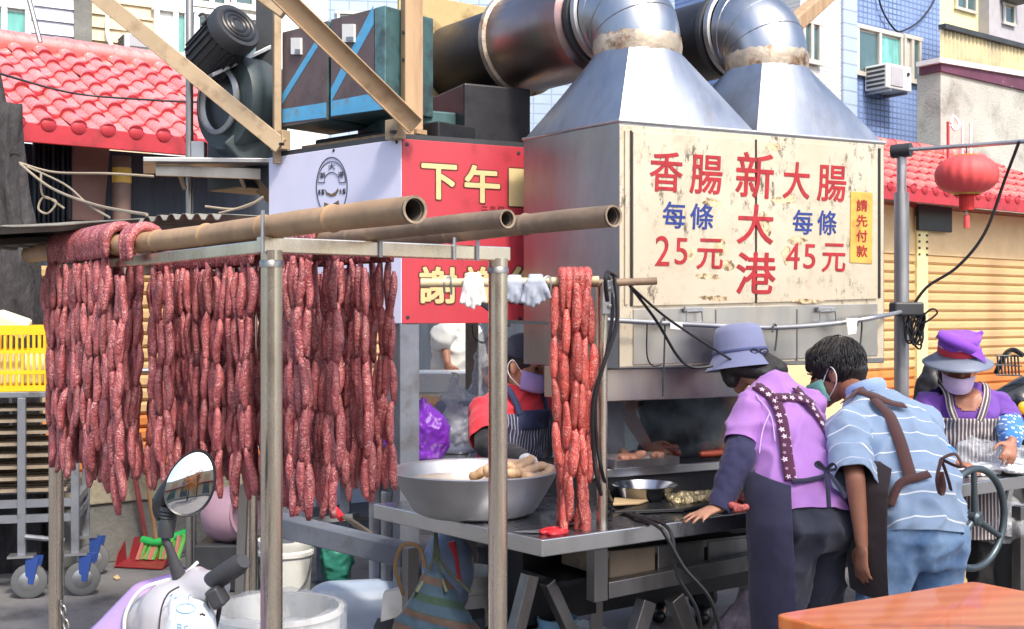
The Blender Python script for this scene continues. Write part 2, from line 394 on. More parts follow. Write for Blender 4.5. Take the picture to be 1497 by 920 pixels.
# ---------------------------------------------------------------- tiled market houses (left and right)
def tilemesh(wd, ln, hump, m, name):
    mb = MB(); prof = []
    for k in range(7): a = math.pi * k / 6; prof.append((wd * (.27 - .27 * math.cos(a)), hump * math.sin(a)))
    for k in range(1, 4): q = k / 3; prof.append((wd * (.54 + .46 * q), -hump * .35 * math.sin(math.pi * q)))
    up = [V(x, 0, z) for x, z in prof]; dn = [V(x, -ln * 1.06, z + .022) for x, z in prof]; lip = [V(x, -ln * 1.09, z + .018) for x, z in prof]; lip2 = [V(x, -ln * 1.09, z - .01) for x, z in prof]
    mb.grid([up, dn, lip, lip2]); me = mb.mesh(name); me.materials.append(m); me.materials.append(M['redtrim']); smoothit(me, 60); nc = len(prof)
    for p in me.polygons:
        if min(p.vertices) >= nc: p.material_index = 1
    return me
def tiled_roof(house, e0, along, back, length, rise, run, cols, rows, m, trim, capm, capr):
    ang = math.atan2(rise, run); sl = math.hypot(rise, run); up = (back * math.cos(ang) + Z * math.sin(ang)).normalized(); nrm = along.cross(up).normalized()
    rot = Matrix((along, up, nrm)).transposed()
    base = MB(); base.prism([e0 - nrm * .03, e0 + along * length - nrm * .03, e0 + along * length + up * sl - nrm * .03, e0 + up * sl - nrm * .03], -nrm * .05)
    rf = base.build('roof', trim, house)
    wd = length / cols; ln = sl / rows; tm = tilemesh(wd, ln, wd * .24, m, 'tile')
    for r in range(rows):
        for c in range(cols):
            j = rot @ Euler((R(random.uniform(-1.6, 1.6)), R(random.uniform(-1.6, 1.6)), R(random.uniform(-1.2, 1.2)))).to_matrix()
            piece('tile', tm, rf, e0 + along * (c * wd) + up * ((r + 1) * ln), j)
    disc = MB(); disc.lathe([(.001, .0), (capr * .75, .0), (capr, -.008), (capr, -.04)], V(0, 0, 0), V(0, 0, 1), 16); dm = disc.mesh('end_cap'); dm.materials.append(trim); smoothit(dm)
    rotd = Matrix((along, up, -up)).transposed()
    rd = frame(along, -up)
    for c in range(cols): piece('end_cap', dm, rf, e0 + along * ((c + .27) * wd) - up * (ln * .13) + nrm * .025, frame(along, -back))
    fa = MB(); fa.bar(e0 - Z * .05 - back * .01 , e0 + along * length - Z * .05 - back * .01, .03, .12); fa.build('fascia', trim, house, bevel=.004)
    k = int(length / .42)
    cm = MB(); cm.tube([V(0, 0, 0), V(.44, 0, 0)], [.085, .075], 12, True); cme = cm.mesh('ridge_tile'); cme.materials.append(m); smoothit(cme)
    for i in range(k): piece('ridge_tile', cme, rf, e0 + up * sl + along * (i * .42) + nrm * .03, frame(along))
    return rf
E0 = V(-3.08, 7, 2.66)
house = thing('market_house', 'dark open-fronted market house under a glossy red tiled roof behind the hanging sausages', 'house', E0 - Z * 2.66 + W_ * .5)
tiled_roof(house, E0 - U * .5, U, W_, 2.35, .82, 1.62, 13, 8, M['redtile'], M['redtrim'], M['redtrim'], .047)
n_ = V(.6, -.8, 0); pw = Plane(E0 + W_ * .55, U)
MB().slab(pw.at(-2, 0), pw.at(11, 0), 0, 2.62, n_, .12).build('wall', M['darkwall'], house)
# roll shutter inside the left house
sm = MB(); sm.prism([V(0, -.014, -.034), V(0, 0, -.0445), V(0, 0, .0445), V(0, -.014, .034), V(0, -.03, .022), V(0, -.03, -.022)], V(1, 0, 0)); sme = sm.mesh('slat'); sme.materials.append(M['beigeslat'])
smo = sme.copy(); smo.materials.clear(); smo.materials.append(M['orangeslat'])
sh = thing('roll_shutter', 'beige and rust roll shutter in the dark market house behind the sausages', 'shutter', pw.at(.4, 0, .03))
for i in range(19):
    piece('slat', sme if i > 7 else smo, sh, pw.at(.35, .12 + i * .092, .03), frame(U), (2.6, 1, 1))
cur = MB(); rows = []
for i in range(2):
    rows.append([pw.pt(48 + j * 1.9, 186 if i else 352, .10 + .03 * math.sin(j * 1.7) + .015 * math.sin(j * .9)) for j in range(31)])
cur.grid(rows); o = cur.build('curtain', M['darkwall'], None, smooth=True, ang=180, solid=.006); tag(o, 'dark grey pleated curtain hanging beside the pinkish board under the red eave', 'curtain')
o = MB().prism([pw.pt(x, y, .06) for x, y in ((96, 322), (150, 324), (160, 196), (106, 194))], n_ * .03).build('display_board', mat('pink_board', lin(150, 116, 108), .6), None, bevel=.004); tag(o, 'faded pink board leaning under the red tiled eave', 'board')
t = thing('pillar', 'round grey pillar with a yellow paper notice under the red eave', 'pillar', pw.pt(178, 460, .25) * 1)
t.location.z = 0; c = Vector(t.location)
MB().tube([c, c + Z * 2.55], .06, 14).build('shaft', mat('brownish_pillar', lin(110, 88, 80), .6), t, smooth=True)
MB().tube([c + Z * (EYE + (460 - 268) / F * c.y), c + Z * (EYE + (460 - 246) / F * c.y)], .063, 14).build('notice', mat('yellow_notice', lin(196, 160, 70), .6), t, smooth=True)
# low parapet wall, railing
pl_ = Plane(XY(150, 7.0), U)
lw = thing('low_wall', 'low cracked concrete wall with a pebbled beige ledge behind the sausage rack', 'wall', pl_.at(0, 0))
MB().slab(pl_.at(-.3, 0), pl_.at(1.9, 0), 0, .36, n_, .22).build('base', M['concrete'], lw, bevel=.01)
MB().slab(pl_.at(-.3, 0, .02), pl_.at(1.9, 0, .02), .362, .53, n_, .26).build('ledge', M['ledge'], lw, bevel=.008)
rl = thing('railing', 'thin grey steel railing standing on the pebbled ledge', 'railing', pl_.at(0, .53, -.1))
MB().tube([pl_.at(-.5, 1.15, -.1), pl_.at(1.8, 1.15, -.1)], .016, 8).build('top_rail', M['galv'], rl, smooth=True)
MB().tube([pl_.at(-.5, .62, -.1), pl_.at(1.8, .62, -.1)], .014, 8).build('bottom_rail', M['galv'], rl, smooth=True)
for i in range(14): MB().tube([pl_.at(-.5 + i * .17, .53, -.1), pl_.at(-.5 + i * .17, 1.15, -.1)], .009, 8).build('baluster', M['galv'], rl, smooth=True)
# right house
E1 = V(*(XY(1285, 9.95).to_tuple()[:2]), 2.6)
hr = thing('market_house', 'market house with pale red tiles and cream roll shutters behind the red lantern', 'house', E1 - Z * 2.6 + W_ * .4)
tiled_roof(hr, E1 - U * .6, U, W_, 4.4, .62, 1.25, 26, 6, M['redtile2'], M['redtrim'], M['redtrim'], .045)
pr = Plane(E1 + W_ * .4, U)
MB().slab(pr.at(-1.2, 0), pr.at(4.2, 0), 0, 2.55, n_, .15).build('wall', M['tan'], hr)
MB().slab(pr.at(-1.2, 0, .06), pr.at(4.2, 0, .06), 2.06, 2.5, n_, .05).build('lintel', M['tan'], hr, bevel=.005)
for px in (1337, 1640):
    u = pr.u(px); MB().slab(pr.at(u - .085, 0, .09), pr.at(u + .085, 0, .09), 0, 2.42, n_, .1).build('pilaster', M['cream'], hr, bevel=.006)
u = pr.u(1337)
bxm = MB(); bxm.slab(pr.at(u - .12, 0, .13), pr.at(u + .42, 0, .13), 2.28, 2.52, n_, .04); bxm.build('bracket', M['black'], hr, bevel=.01)
for q in (-.06, .06):
    for k in range(4): MB().box(pr.at(u + q, 2.06 + k * .06, .092), .025, .01, .02, frame(U)).build('bolt_hole', M['black'], hr)
for (ua, ub) in ((pr.u(1255), pr.u(1329)), (pr.u(1347), pr.u(1632))):
    sh = thing('roll_shutter', ('narrow' if ua < .3 else 'wide') + ' roll shutter, cream above and orange below, behind the ' + ('grey tee-topped post' if ua < .3 else 'person in the purple hat'), 'shutter', pr.at(ua, 0, .03))
    for i in range(23):
        piece('slat', sme if i > 10 else smo, sh, pr.at(ua, .06 + i * .089, .035), frame(U), (ub - ua, 1, 1))
# ---------------------------------------------------------------- buildings behind, right
pb = Plane(XY(1249, 14), U)
bb = thing('apartment_building', 'blue tiled apartment block with a white tiled side strip', 'building', pb.at(0, 0))
def wallrect(pl, x0, x1, z0, z1, m, parent, t=.2, off=0, name='wall'):
    a = pl.u(x0); b = pl.u(x1); o = MB().slab(pl.at(a, 0, off), pl.at(b, 0, off), z0, z1, pl.n, t).build(name, m, parent)
    uvproj(o, pl.o, pl.ex, Z); return o
wallrect(pb, 1246, 1374, 0, 8, M['bluetile'], bb, 3)
wallrect(pb, 1227, 1247, 0, 8, M['paletile'], bb, .5, .06)
wallrect(pb, 1168, 1228, 0, 8, M['whitetile'], bb, .5, .02)
def window(pl, x0, y0, x1, y1, parent, split=(.5,), gm=None, fm=None, off=.01, fw=.05):
    fm = fm or M['alu']; u0, u1 = pl.u(x0), pl.u(x1); zt = pl.pt((x0 + x1) / 2, y0).z; zb = pl.pt((x0 + x1) / 2, y1).z
    wdw = MB().slab(pl.at(u0, 0, off), pl.at(u1, 0, off), zb, zt, pl.n, .02).build('window', fm, parent)
    cuts = [0] + list(split) + [1]
    for i in range(len(cuts) - 1):
        a = u0 + (u1 - u0) * cuts[i] + fw * .5; b = u0 + (u1 - u0) * cuts[i + 1] - fw * .5
        g = (gm[i % len(gm)] if isinstance(gm, list) else gm) or M['glass']
        MB().slab(pl.at(a, 0, off + .006), pl.at(b, 0, off + .006), zb + fw, zt - fw, pl.n, .01).build('pane', g, wdw)
    for q in cuts:
        u = u0 + (u1 - u0) * q; MB().slab(pl.at(u - fw * .5, 0, off + .04), pl.at(u + fw * .5, 0, off + .04), zb, zt, pl.n, .032).build('frame', fm, wdw)
    for z in (zb, zt): MB().slab(pl.at(u0 - fw, 0, off + .045), pl.at(u1 + fw, 0, off + .045), z - fw * .5, z + fw * .5, pl.n, .035).build('frame', fm, wdw)
    return wdw
window(pb, 1250, 46, 1314, 114, bb, (.5,), [M['glass'], M['glassteal']])
window(pb, 1319, 56, 1341, 120, bb, (.5,), [M['alu'], M['glass']])
window(pb, 1168, 34, 1192, 92, bb, (.5,), off=.04)
def aircon(pl, x0, y0, x1, y1, depth, label, gap=.02):
    c = pl.pt((x0 + x1) / 2, (y0 + y1) / 2); wd = pl.u(x1) - pl.u(x0); h = (pl.pt(x0, y0).z - pl.pt(x0, y1).z)
    t = thing('air_conditioner', label, 'air conditioner', c + pl.n * gap - Z * h / 2); rot = frame(pl.ex); cc = c + pl.n * (gap + depth / 2)
    MB().box(cc, wd, depth, h, rot).build('case', M['white'], t, bevel=.015)
    f = c + pl.n * (gap + depth + .006); MB().box(f - pl.ex * wd * .12, wd * .5, .012, h * .78, rot).build('grille', M['greywall'], t, bevel=.004)
    MB().lathe([(.001, .0), (h * .08, .0), (h * .08, -.01)], f + pl.ex * wd * .33 + Z * h * .18, -pl.n, 14).build('emblem', M['dark'], t)
    for i in range(5): MB().box(cc - pl.ex * (wd / 2 + .004) + Z * h * (-.36 + i * .18), .012, depth * .8, h * .09, rot).build('louvre', M['dark'], t)
    for s in (-1, 1): MB().bar(c + pl.ex * wd * .35 * s - Z * (h / 2 + .02), c + pl.ex * wd * .35 * s - Z * (h / 2 + .02) + pl.n * (depth + gap), .03, .03).build('bracket', M['galv'], t)
    return t
aircon(pb, 1262, 102, 1298, 138, .32, 'white air conditioner box mounted below the blue tiled wall window')
cb = MB(); cb.tube(spline([pb.pt(x, y, .05) for x, y in ((1282, -14), (1290, 15), (1305, 40), (1318, 46), (1345, 30), (1366, 0), (1366, -20))], 8), .012, 6); o = cb.build('cable', M['black'], None, smooth=True); tag(o, 'black cable looping down over the blue tiled wall', 'cable')
ps = Plane(XY(1376, 13), U)
sw = thing('boundary_wall', 'rough grey stucco wall with a maroon top band beside the blue building', 'wall', ps.at(0, 0))
def slope_slab(pl, pts, off, t, m, parent, name):
    return MB().prism([pl.pt(x, y, off) for x, y in pts], -pl.n * t).build(name, m, parent)
slope_slab(ps, ((1375, 102), (1700, 150), (1700, 460), (1375, 460)), 0, .3, M['stucco'], sw, 'wall')
slope_slab(ps, ((1376, 90), (1700, 146), (1700, 178), (1376, 104)), .03, .28, M['maroon'], sw, 'fascia')
slope_slab(ps, ((1374, 84), (1700, 138), (1700, 146), (1374, 91)), .06, .3, M['white'], sw, 'coping')
pc = Plane(XY(1376, 14.5), U)
cw = MB(); rows = []
u0, u1 = pc.u(1374), pc.u(1700); zt = pc.pt(1376, 40).z; nn = int((u1 - u0) / .022)
rows = [[pc.at(u0 + (u1 - u0) * j / nn, z, .025 * (1 if j % 4 in (1, 2) else 0)) for j in range(nn + 1)] for z in (0, zt)]
cw.grid(rows); o = cw.build('sheet_wall', mat('corrugated_beige_sheet', lin(205, 190, 150), .55, dirt=(lin(120, 118, 108), .9, .45, .7), var=.1), None, solid=.004); tag(o, 'corrugated beige sheet metal wall rising above the grey stucco wall', 'wall')
o = MB().bar(pc.at(u0, zt, .03), pc.at(u1, zt, .03), .1, .06).build('capping', M['dark'], o)
py_ = Plane(XY(1376, 20), U)
yb = thing('house', 'pale yellow house with a small window behind the corrugated wall', 'house', py_.at(0, 0))
wallrect(py_, 1300, 1443, 0, 9, M['yellowwall'], yb, 3); window(py_, 1396, -25, 1424, 16, yb, (.5,))
MB().slab(py_.at(py_.u(1441), 0, .05), py_.at(py_.u(1446), 0, .05), 0, 9, n_, .1).build('downpipe', M['redtrim'], yb)
pz = Plane(XY(1445, 20.5), U)
gb = thing('house', 'grey house with a hooded window right of the yellow house', 'house', pz.at(0, 0))
wallrect(pz, 1446, 1760, 0, 9, M['greywall'], gb, 3); window(pz, 1466, 8, 1480, 36, gb, ()); 
MB().slab(pz.at(pz.u(1461), 0, .3), pz.at(pz.u(1486), 0, .3), pz.pt(1470, 4).z, pz.pt(1470, -1).z, n_, .3).build('hood', M['concrete'], gb)
# backdrop block between the ducts
pk = Plane(XY(700, 19), V(1, .12, 0))
ab = thing('apartment_building', 'pale blue-white apartment block far behind the exhaust ducts', 'building', pk.at(0, 0))
wallrect(pk, 330, 1250, 0, 9, M['paletile'], ab, 3)
for i in range(7): window(pk, 380 + i * 115, 20, 450 + i * 115, 90, ab, (.5,))
# ---------------------------------------------------------------- building behind, left
pq = Plane(XY(0, 10.5), V(.86, .5, 0))
lb = thing('apartment_building', 'pale apartment block with lap siding and white windows above the red roof', 'building', pq.at(0, 0))
zt = 4.9
wallrect(pq, -160, 108, 0, zt, M['lavwall'], lb, .3)
wallrect(pq, 107, 133, 0, zt, M['concrete'], lb, .4, .05, 'pillar')
wallrect(pq, 132, 225, 0, zt, M['beigesid'], lb, .3, -.03)
wallrect(pq, 224, 480, 0, zt, M['white'], lb, .3, -.01)
for i in range(14):
    z = 3.2 + i * .125
    for x0, x1, m, off in ((42, 107, 'lavwall', .0), (134, 224, 'beigesid', -.03)):
        a, b = pq.u(x0), pq.u(x1); c = (pq.at(a, z, off + .012) + pq.at(b, z, off + .012)) / 2
        MB().prism([pq.at(a, z, off + .002), pq.at(a, z, off + .03), pq.at(a, z + .12, off + .006), pq.at(a, z + .12, off + .002)], pq.ex * (b - a)).build('plank', M[m], lb)
window(pq, -30, 8, 40, 58, lb, (.5,), [M['glassteal']], M['white'])
window(pq, 228, 15, 272, 82, lb, (.62,), [M['white'], M['glassteal']], M['white'])
window(pq, 286, -12, 330, 10, lb, (.5,), None, M['white']); window(pq, 340, -12, 400, 14, lb, (.5,), None, M['white']); window(pq, 286, 24, 400, 92, lb, (.3, .6), [M['glass'], M['white']], M['white'])
aircon(pq, 172, 61, 226, 82, .3, 'white air conditioner box sitting above the red tiled roof ridge')
o = MB().tube(spline([pq.pt(157, 20, .05), pq.pt(157, 50, .05), pq.pt(163, 66, .08), pq.pt(172, 72, .1)], 5), .02, 8).build('hose', M['white'], None, smooth=True); tag(o, 'white hose running down the beige siding to the air conditioner', 'hose')
o = MB().tube([P(40, -10, 8.2), P(59, 62, 8.2)], .018, 8).build('stay_pipe', M['pipe'], None, smooth=True); tag(o, 'thin grey slanted pipe rising from the red roof ridge', 'pipe')
# trunk at left edge
tr = MB(); rows = []
c0 = XY(30, 6.95)
for i in range(26):
    z = i * .11; rr = .19 - .01 * i * .4 + (.06 * math.exp(-z * 3)); cc = c0 + V(-.003 * i + .03 * math.sin(i * .5), .02 * math.sin(i * .7), z)
    rows.append([cc + V(math.cos(a), math.sin(a), 0) * rr * (1 + .16 * math.sin(a * 5 + i * .35) + .07 * math.sin(a * 11 - i * .8) + random.uniform(-.04, .04)) for a in [2 * math.pi * k / 40 for k in range(40)]])
tr.grid(rows, True, True)
tree = thing('tree', 'gnarled dark tree trunk with stubby limbs beside the yellow crate', 'tree', c0)
barkm = mat('bark', lin(62, 60, 62), .95, var=.4, vs=12, bump=.9, bs=30, bd=.03, stretch=(1, 1, .35), dirt=(lin(48, 46, 46), 9, .48, .62))
tr.build('trunk', barkm, tree, smooth=True, ang=180)
for q, (dx, dz) in enumerate(((-.7, 1.2), (-.45, 1.6))): MB().tube(spline([c0 + V(-.1, 0, 2.4), c0 + V(dx * .5, .1, 2.8), c0 + V(dx, .1, 2.6 + dz)], 5), [.12 - .006 * k for k in range(11)], 12).build('limb', barkm, tree, smooth=True, ang=180)
# ---------------------------------------------------------------- sausage rack
M['bamboo'] = mat('bamboo', lin(176, 142, 104), .5, var=.22, vs=3, bump=.25, bs=60, dirt=(lin(120, 98, 76), 9, .45, .85))
M['bamboo2'] = mat('old_bamboo', lin(148, 124, 100), .6, var=.25, vs=4, bump=.3, bs=60, dirt=(lin(96, 82, 68), 12, .42, .85))
M['bamboo_in'] = mat('bamboo_inside', lin(88, 80, 74), .9, var=.3); M['bamboo_rim'] = mat('bamboo_cut', lin(150, 132, 112), .8, var=.3, vs=40)
N0 = XY(397, 2.6); PD = V(.6, -.8, 0)            # near post; direction of the bamboo poles towards the viewer
BU = V(.8, .6, 0)
N1 = N0 + BU * .627; BK0 = N0 - PD * 1.68; BK1 = XY(367, 4.2)
ZB = 1.655
rack = thing('sausage_rack', 'tubular steel rack with four round posts carrying the bamboo poles', 'rack', N0)
for p in (N0, N1, BK0, BK1):
    MB().tube([p, p + Z * (ZB - .012)], .0245, 20).build('post', M['post'], rack, smooth=True)
    MB().lathe([(.0275, 0), (.0275, .012), (.025, .016)], p + Z * (ZB - .05), Z, 20).build('weld_collar', M['pipe'], rack, smooth=True)
def sqbar(a, b, h=.036, wd=.03): return MB().bar(a, b, wd, h).build('crossbar', M['post'], rack, bevel=.003)
sqbar(N0 + Z * ZB - BU * .03, N1 + Z * ZB + BU * .03); sqbar(BK0 + Z * ZB, BK1 + Z * ZB)
sqbar(BK0 + Z * .25, BK1 + Z * .25); sqbar(N0 + Z * (ZB - .002) - PD * .016, BK0 + Z * (ZB - .002) + PD * .016, .03, .026); 
brc = MB(); brc.bar(XY(357, 4.1) + Z * .9, XY(344, 4.1) + Z * .1, .03, .03); brc.build('brace', M['pipe'], rack)
def bamboo(a, b, r0, r1, m, label, splits=0):
    t = thing('bamboo_pole', label, 'bamboo pole', a); ax = (b - a); L = ax.length; ax.normalize(); mb = MB(); pts = []; rs = []
    n = int(L / .33) + 1; side = ax.cross(Z).normalized()
    for i in range(n):
        for f, k in ((0, 1.02), (.012, 1.1), (.03, .99), (.06, .97), (.5, 1.0), (.97, .975)):
            q = (i + f) / n
            if q <= 1: pts.append(a + ax * L * q + (side * .008 * math.sin(q * 5) + Z * .005 * math.sin(q * 7 + 1)) * math.sin(math.pi * min(1, q)) ** .5); rs.append((r0 + (r1 - r0) * q) * k)
    pts.append(b); rs.append(r1)
    MB().tube(pts, rs, 22, False).build('culm', m, t, smooth=True, ang=50)
    MB().lathe([(r1, 0), (r1 * .98, .003), (r1 * .8, .002), (r1 * .77, -.01)], b, ax, 22).build('cut_rim', M['bamboo_rim'], t, smooth=True, ang=40)
    MB().lathe([(r1 * .78, .0), (r1 * .74, -.16), (.001, -.162)], b, ax, 22).build('hollow', M['bamboo_in'], t, smooth=True, ang=40)
    if splits:
        k = MB(); up = (Z * .55 - side * .835).normalized(); k.tube([b - ax * q + (up * math.cos(.25 * math.sin(q * 9)) ) * (r1 * 1.003) + side * .004 * math.sin(q * 30) for q in [i * .05 for i in range(splits)]], .0022, 5); k.build('crack', M['black'], t)
    return t
zp = 1.706
b1a, b1b = XY(45, 4.2) + Z * 1.717, XY(606, 2.13) + Z * 1.692
bamboo(b1a, b1b, .031, .0265, M['bamboo'], 'thickest tan bamboo pole resting on the near rack post')
s2 = N0 + BU * .262; s3 = N0 + BU * .547
def along(s, t, z): return s - PD * t + Z * z
bamboo(along(s2, 1.75, 1.70), along(s2, -.53, 1.692), .022, .0195, M['bamboo2'], 'thin split bamboo pole in the middle of the sausage rack', 12)
bamboo(along(s3, 1.7, 1.71), along(s3, -.53, 1.712), .026, .0245, M['bamboo2'], 'weathered bamboo pole ending in front of the steel hood', 14)
for s, z in ((N0 + BU * .0, 1.7), (N0 + BU * .30, 1.69), (N0 + BU * .51, 1.69), (N0 + BU * .58, 1.69)):
    MB().tube([s - BU * .03 + PD * .019 + Z * (ZB - .02), s - BU * .03 + PD * .019 + Z * (z + (.03 if s == N0 else 0))], .0045, 6).build('pin', M['galv'], rack, smooth=True)
# ---------------------------------------------------------------- sausages
def meat(name, col, col2, fat, sc=260):
    s = NT(name); v = s.coord(); oi = s.n('ObjectInfo')
    add = s.n('VectorMath'); add.operation = 'ADD'; s.l(v, add.inputs[0]); s.l(oi.outputs['Location'], add.inputs[1]); v = add.outputs[0]
    vo = s.n('TexVoronoi'); vo.inputs['Scale'].default_value = sc; s.l(v, vo.inputs['Vector'])
    base = s.mix(s.ramp(s.noise(v, 28, 3), .35, .65), col, col2)
    f1 = s.math('MULTIPLY', s.ramp(vo.outputs['Distance'], .5, .3), s.ramp(s.noise(v, 34, 4), .38, .66))
    base = s.mix(s.math('MULTIPLY', f1, .7), base, fat)
    k = s.n('MapRange'); k.inputs['To Min'].default_value = .72; k.inputs['To Max'].default_value = 1.25; s.l(oi.outputs['Random'], k.inputs['Value'])
    cb = s.n('CombineColor'); [s.l(k.outputs[0], cb.inputs[i]) for i in range(3)]
    base = s.mix(1.0, base, cb.outputs[0], 'MULTIPLY'); s.l(base, s.b.inputs['Base Color'])
    s.b.inputs['Roughness'].default_value = .3; s.b.inputs['Subsurface Weight'].default_value = .12; s.b.inputs['Subsurface Radius'].default_value = (.01, .003, .002); s.b.inputs['Subsurface Scale'].default_value = .5
    s.bump(s.math('ADD', s.math('MULTIPLY', vo.outputs['Distance'], -.5), s.noise(v, 90, 4)), .75, .005); return s.m
M['meat'] = meat('cured_sausage', lin(168, 90, 92), lin(130, 60, 66), lin(224, 172, 166), 190)
M['meat2'] = meat('fresh_sausage', lin(200, 92, 84), lin(168, 66, 62), lin(238, 190, 174), 150)
M['twine'] = mat('sausage_twine', lin(190, 150, 140), .8)
def sausage_mesh(L, r, bend, seed, m):
    rnd = random.Random(seed); pts = []; rs = []; n = 9
    for i in range(n):
        q = i / (n - 1); e = math.sin(math.pi * min(max(q, .0), 1)) ; k = min(1, (math.sin(math.pi * (.04 + .92 * q))) ** .42)
        pts.append(V(bend * math.sin(math.pi * q), bend * .4 * math.sin(2 * math.pi * q), -L * q)); rs.append(max(.12 * r, r * k * (1 + rnd.uniform(-.07, .07))))
    mb = MB(); mb.tube(pts, rs, 10); me = mb.mesh('sausage'); me.materials.append(m); smoothit(me, 180); return me
SM = [sausage_mesh(.136, .0126, random.uniform(-.012, .012), i, M['meat']) for i in range(9)]
SF = [sausage_mesh(.165, .0168, random.uniform(-.01, .01), 20 + i, M['meat2']) for i in range(5)]
def over(t, c, side, up, r, me):                 # the link bent over the pole
    pts = [c + side * (math.cos(a) * r) + Z * (math.sin(a) * r) for a in [math.pi * k / 6 for k in range(7)]]
    pts = [c + side * r - Z * .05] + pts + [c - side * r - Z * .05]
    return MB().tube(spline(pts, 3), [me * (.5 + .5 * min(1, k / 4, (24 - k) / 4)) for k in range(25)], 10).build('sausage', M['meat'], t, smooth=True, ang=180)
def strand(t, top, links, seed, lib=SM, L=.126, jit=.006):
    rnd = random.Random(seed); p = Vector(top)
    for i in range(links):
        sc = rnd.uniform(.92, 1.1); rot = Euler((R(rnd.uniform(-4, 4)), R(rnd.uniform(-4, 4)), rnd.uniform(0, 6.28))).to_matrix()
        if i == links - 1: rot = Euler((R(rnd.uniform(-9, 9)), R(rnd.uniform(-9, 9)), rnd.uniform(0, 6.28))).to_matrix()
        piece('sausage', lib[rnd.randrange(len(lib))], t, p, rot, (sc * rnd.uniform(.86, 1.14), sc * rnd.uniform(.86, 1.14), sc))
        p = p + (rot @ V(0, 0, -1)) * (L * sc * 1.005) + V(rnd.uniform(-jit, jit), rnd.uniform(-jit, jit), 0)
def hang(base, t0, t1, zc, rp, n, links, label, group, seed, per=4, showover=True, drop=.0):
    side = PD.cross(Z).normalized(); rnd = random.Random(seed); k = 0; t = None
    for i in range(n):
        q = t0 + (t1 - t0) * (i + .5) / n
        c = along(base, q, zc)
        if i % per == 0: t = thing('sausage_string', ORD[i // per] + ' ' + label, 'sausages', c, group)
        r = rp + .015
        if showover: over(t, c, side, Z, r, .0145)
        for sgn in (1, -1):
            strand(t, c + side * sgn * (r + rnd.uniform(-.006, .02)) - Z * (.035 if showover else .02) - Z * rnd.uniform(0, .045) - Z * drop + PD * rnd.uniform(-.008, .008), links - (rnd.random() < .12), seed * 100 + i * 2 + (sgn > 0))
hang(N0, 1.0, 1.6, 1.715, .030, 28, 5, 'sausage string from the near post looped over the thickest bamboo pole', 'sausage strings looped over the thickest pole', 1)
hang(N0, .79, .88, 1.70, .030, 3, 5, 'narrow sausage string between the two broad sausage curtains', 'narrow sausage strings between the curtains', 2, per=2, drop=.03)
hang(s2, .6, 1.36, 1.69, .021, 36, 5, 'sausage string from the near post in the curtain on the thin split pole', 'sausage strings of the broad curtain', 3)
hang(s2, .25, .5, 1.69, .020, 12, 5, 'sausage string behind the crossbar on the thin split pole beside the near post', 'sausage strings right behind the near post', 4)
hang(s3, .45, 1.05, 1.70, .025, 27, 5, 'sausage string from the crossbar on the weathered pole before the lavender panel', 'sausage strings before the lavender panel', 5)
# corrugated sheets lying over the far end of the poles
def sheet(a, b, wvec, label, seed):
    rnd = random.Random(seed); rows = []; L = (b - a).length; n = int(L / .019)
    for k in range(5):
        q = k / 4; rows.append([a + (b - a) * (j / n) + wvec * q + Z * (.009 * (1 if j % 4 in (1, 2) else -1) + .012 * math.sin(j * .11 + q * 4 + seed)) for j in range(n + 1)])
    o = MB().grid(rows).build('roofing_sheet', mat('weathered_sheet_%d' % seed, lin(128, 126, 118), .7, var=.25, vs=3, dirt=(lin(82, 80, 76), 5, .45, .7)), None, solid=.003); tag(o, label, 'roofing sheet'); return o
za = 1.785
sheet(XY(-60, 4.55) + Z * 1.775, XY(210, 3.75) + Z * 1.79, V(-.42, -.33, -.03), 'weathered grey roofing sheet lying over the pole end beside the tree trunk', 1)
sheet(XY(30, 4.5) + Z * 1.80, XY(325, 3.55) + Z * 1.805, V(.42, .5, .035), 'buckled roofing sheet lying behind the thickest bamboo pole', 2)
sheet(XY(-120, 4.3) + Z * 1.745, XY(120, 4.05) + Z * 1.748, V(-.2, -.5, -.02), 'lower drooping roofing sheet at the end of the sausage rack', 3)
# ropes
def rope(pts, r, label, m=None):
    o = MB().tube(spline(pts, 8), r, 6).build('rope', m or M['rope'], None, smooth=True); tag(o, label, 'rope')
rope([P(28, 238, 5.3), P(80, 252, 5.3), P(160, 254, 5.2), P(225, 258, 5.2)], .006, 'taut pale rope stretched from the tree trunk to the small shelf')
rope([P(30, 240, 5.3), P(75, 275, 5.1), P(140, 300, 4.6), P(215, 314, 4.1)], .006, 'thick rope running from the tree trunk to the buckled roofing sheet')
rope([P(40, 244, 5.3), P(95, 270, 5.1), P(130, 300, 4.7), P(160, 318, 4.4)], .0045, 'thin sagging rope below the thick rope from the tree')
rope([P(60, 252, 5.2), P(62, 285, 5.2), P(82, 295, 5.2), P(70, 312, 5.2), P(56, 305, 5.2), P(66, 288, 5.2), P(94, 305, 5.2)], .005, 'loose rope loop dangling beside the tree trunk')
rope([P(0, 108, 5.3), P(110, 137, 6.5), P(230, 147, 6.5), P(310, 150, 6.5)], .006, 'thin wire sagging across the red tiled roof', M['dark'])
rope([P(300, 302, 5.0), P(340, 306, 5.0), P(365, 300, 5.0), P(385, 288, 5.0)], .006, 'short rope end hanging near the grey pole')
rope([P(320, 312, 4.9), P(350, 304, 4.9), P(372, 296, 4.9)], .005, 'frayed rope end beside the buckled roofing sheet')
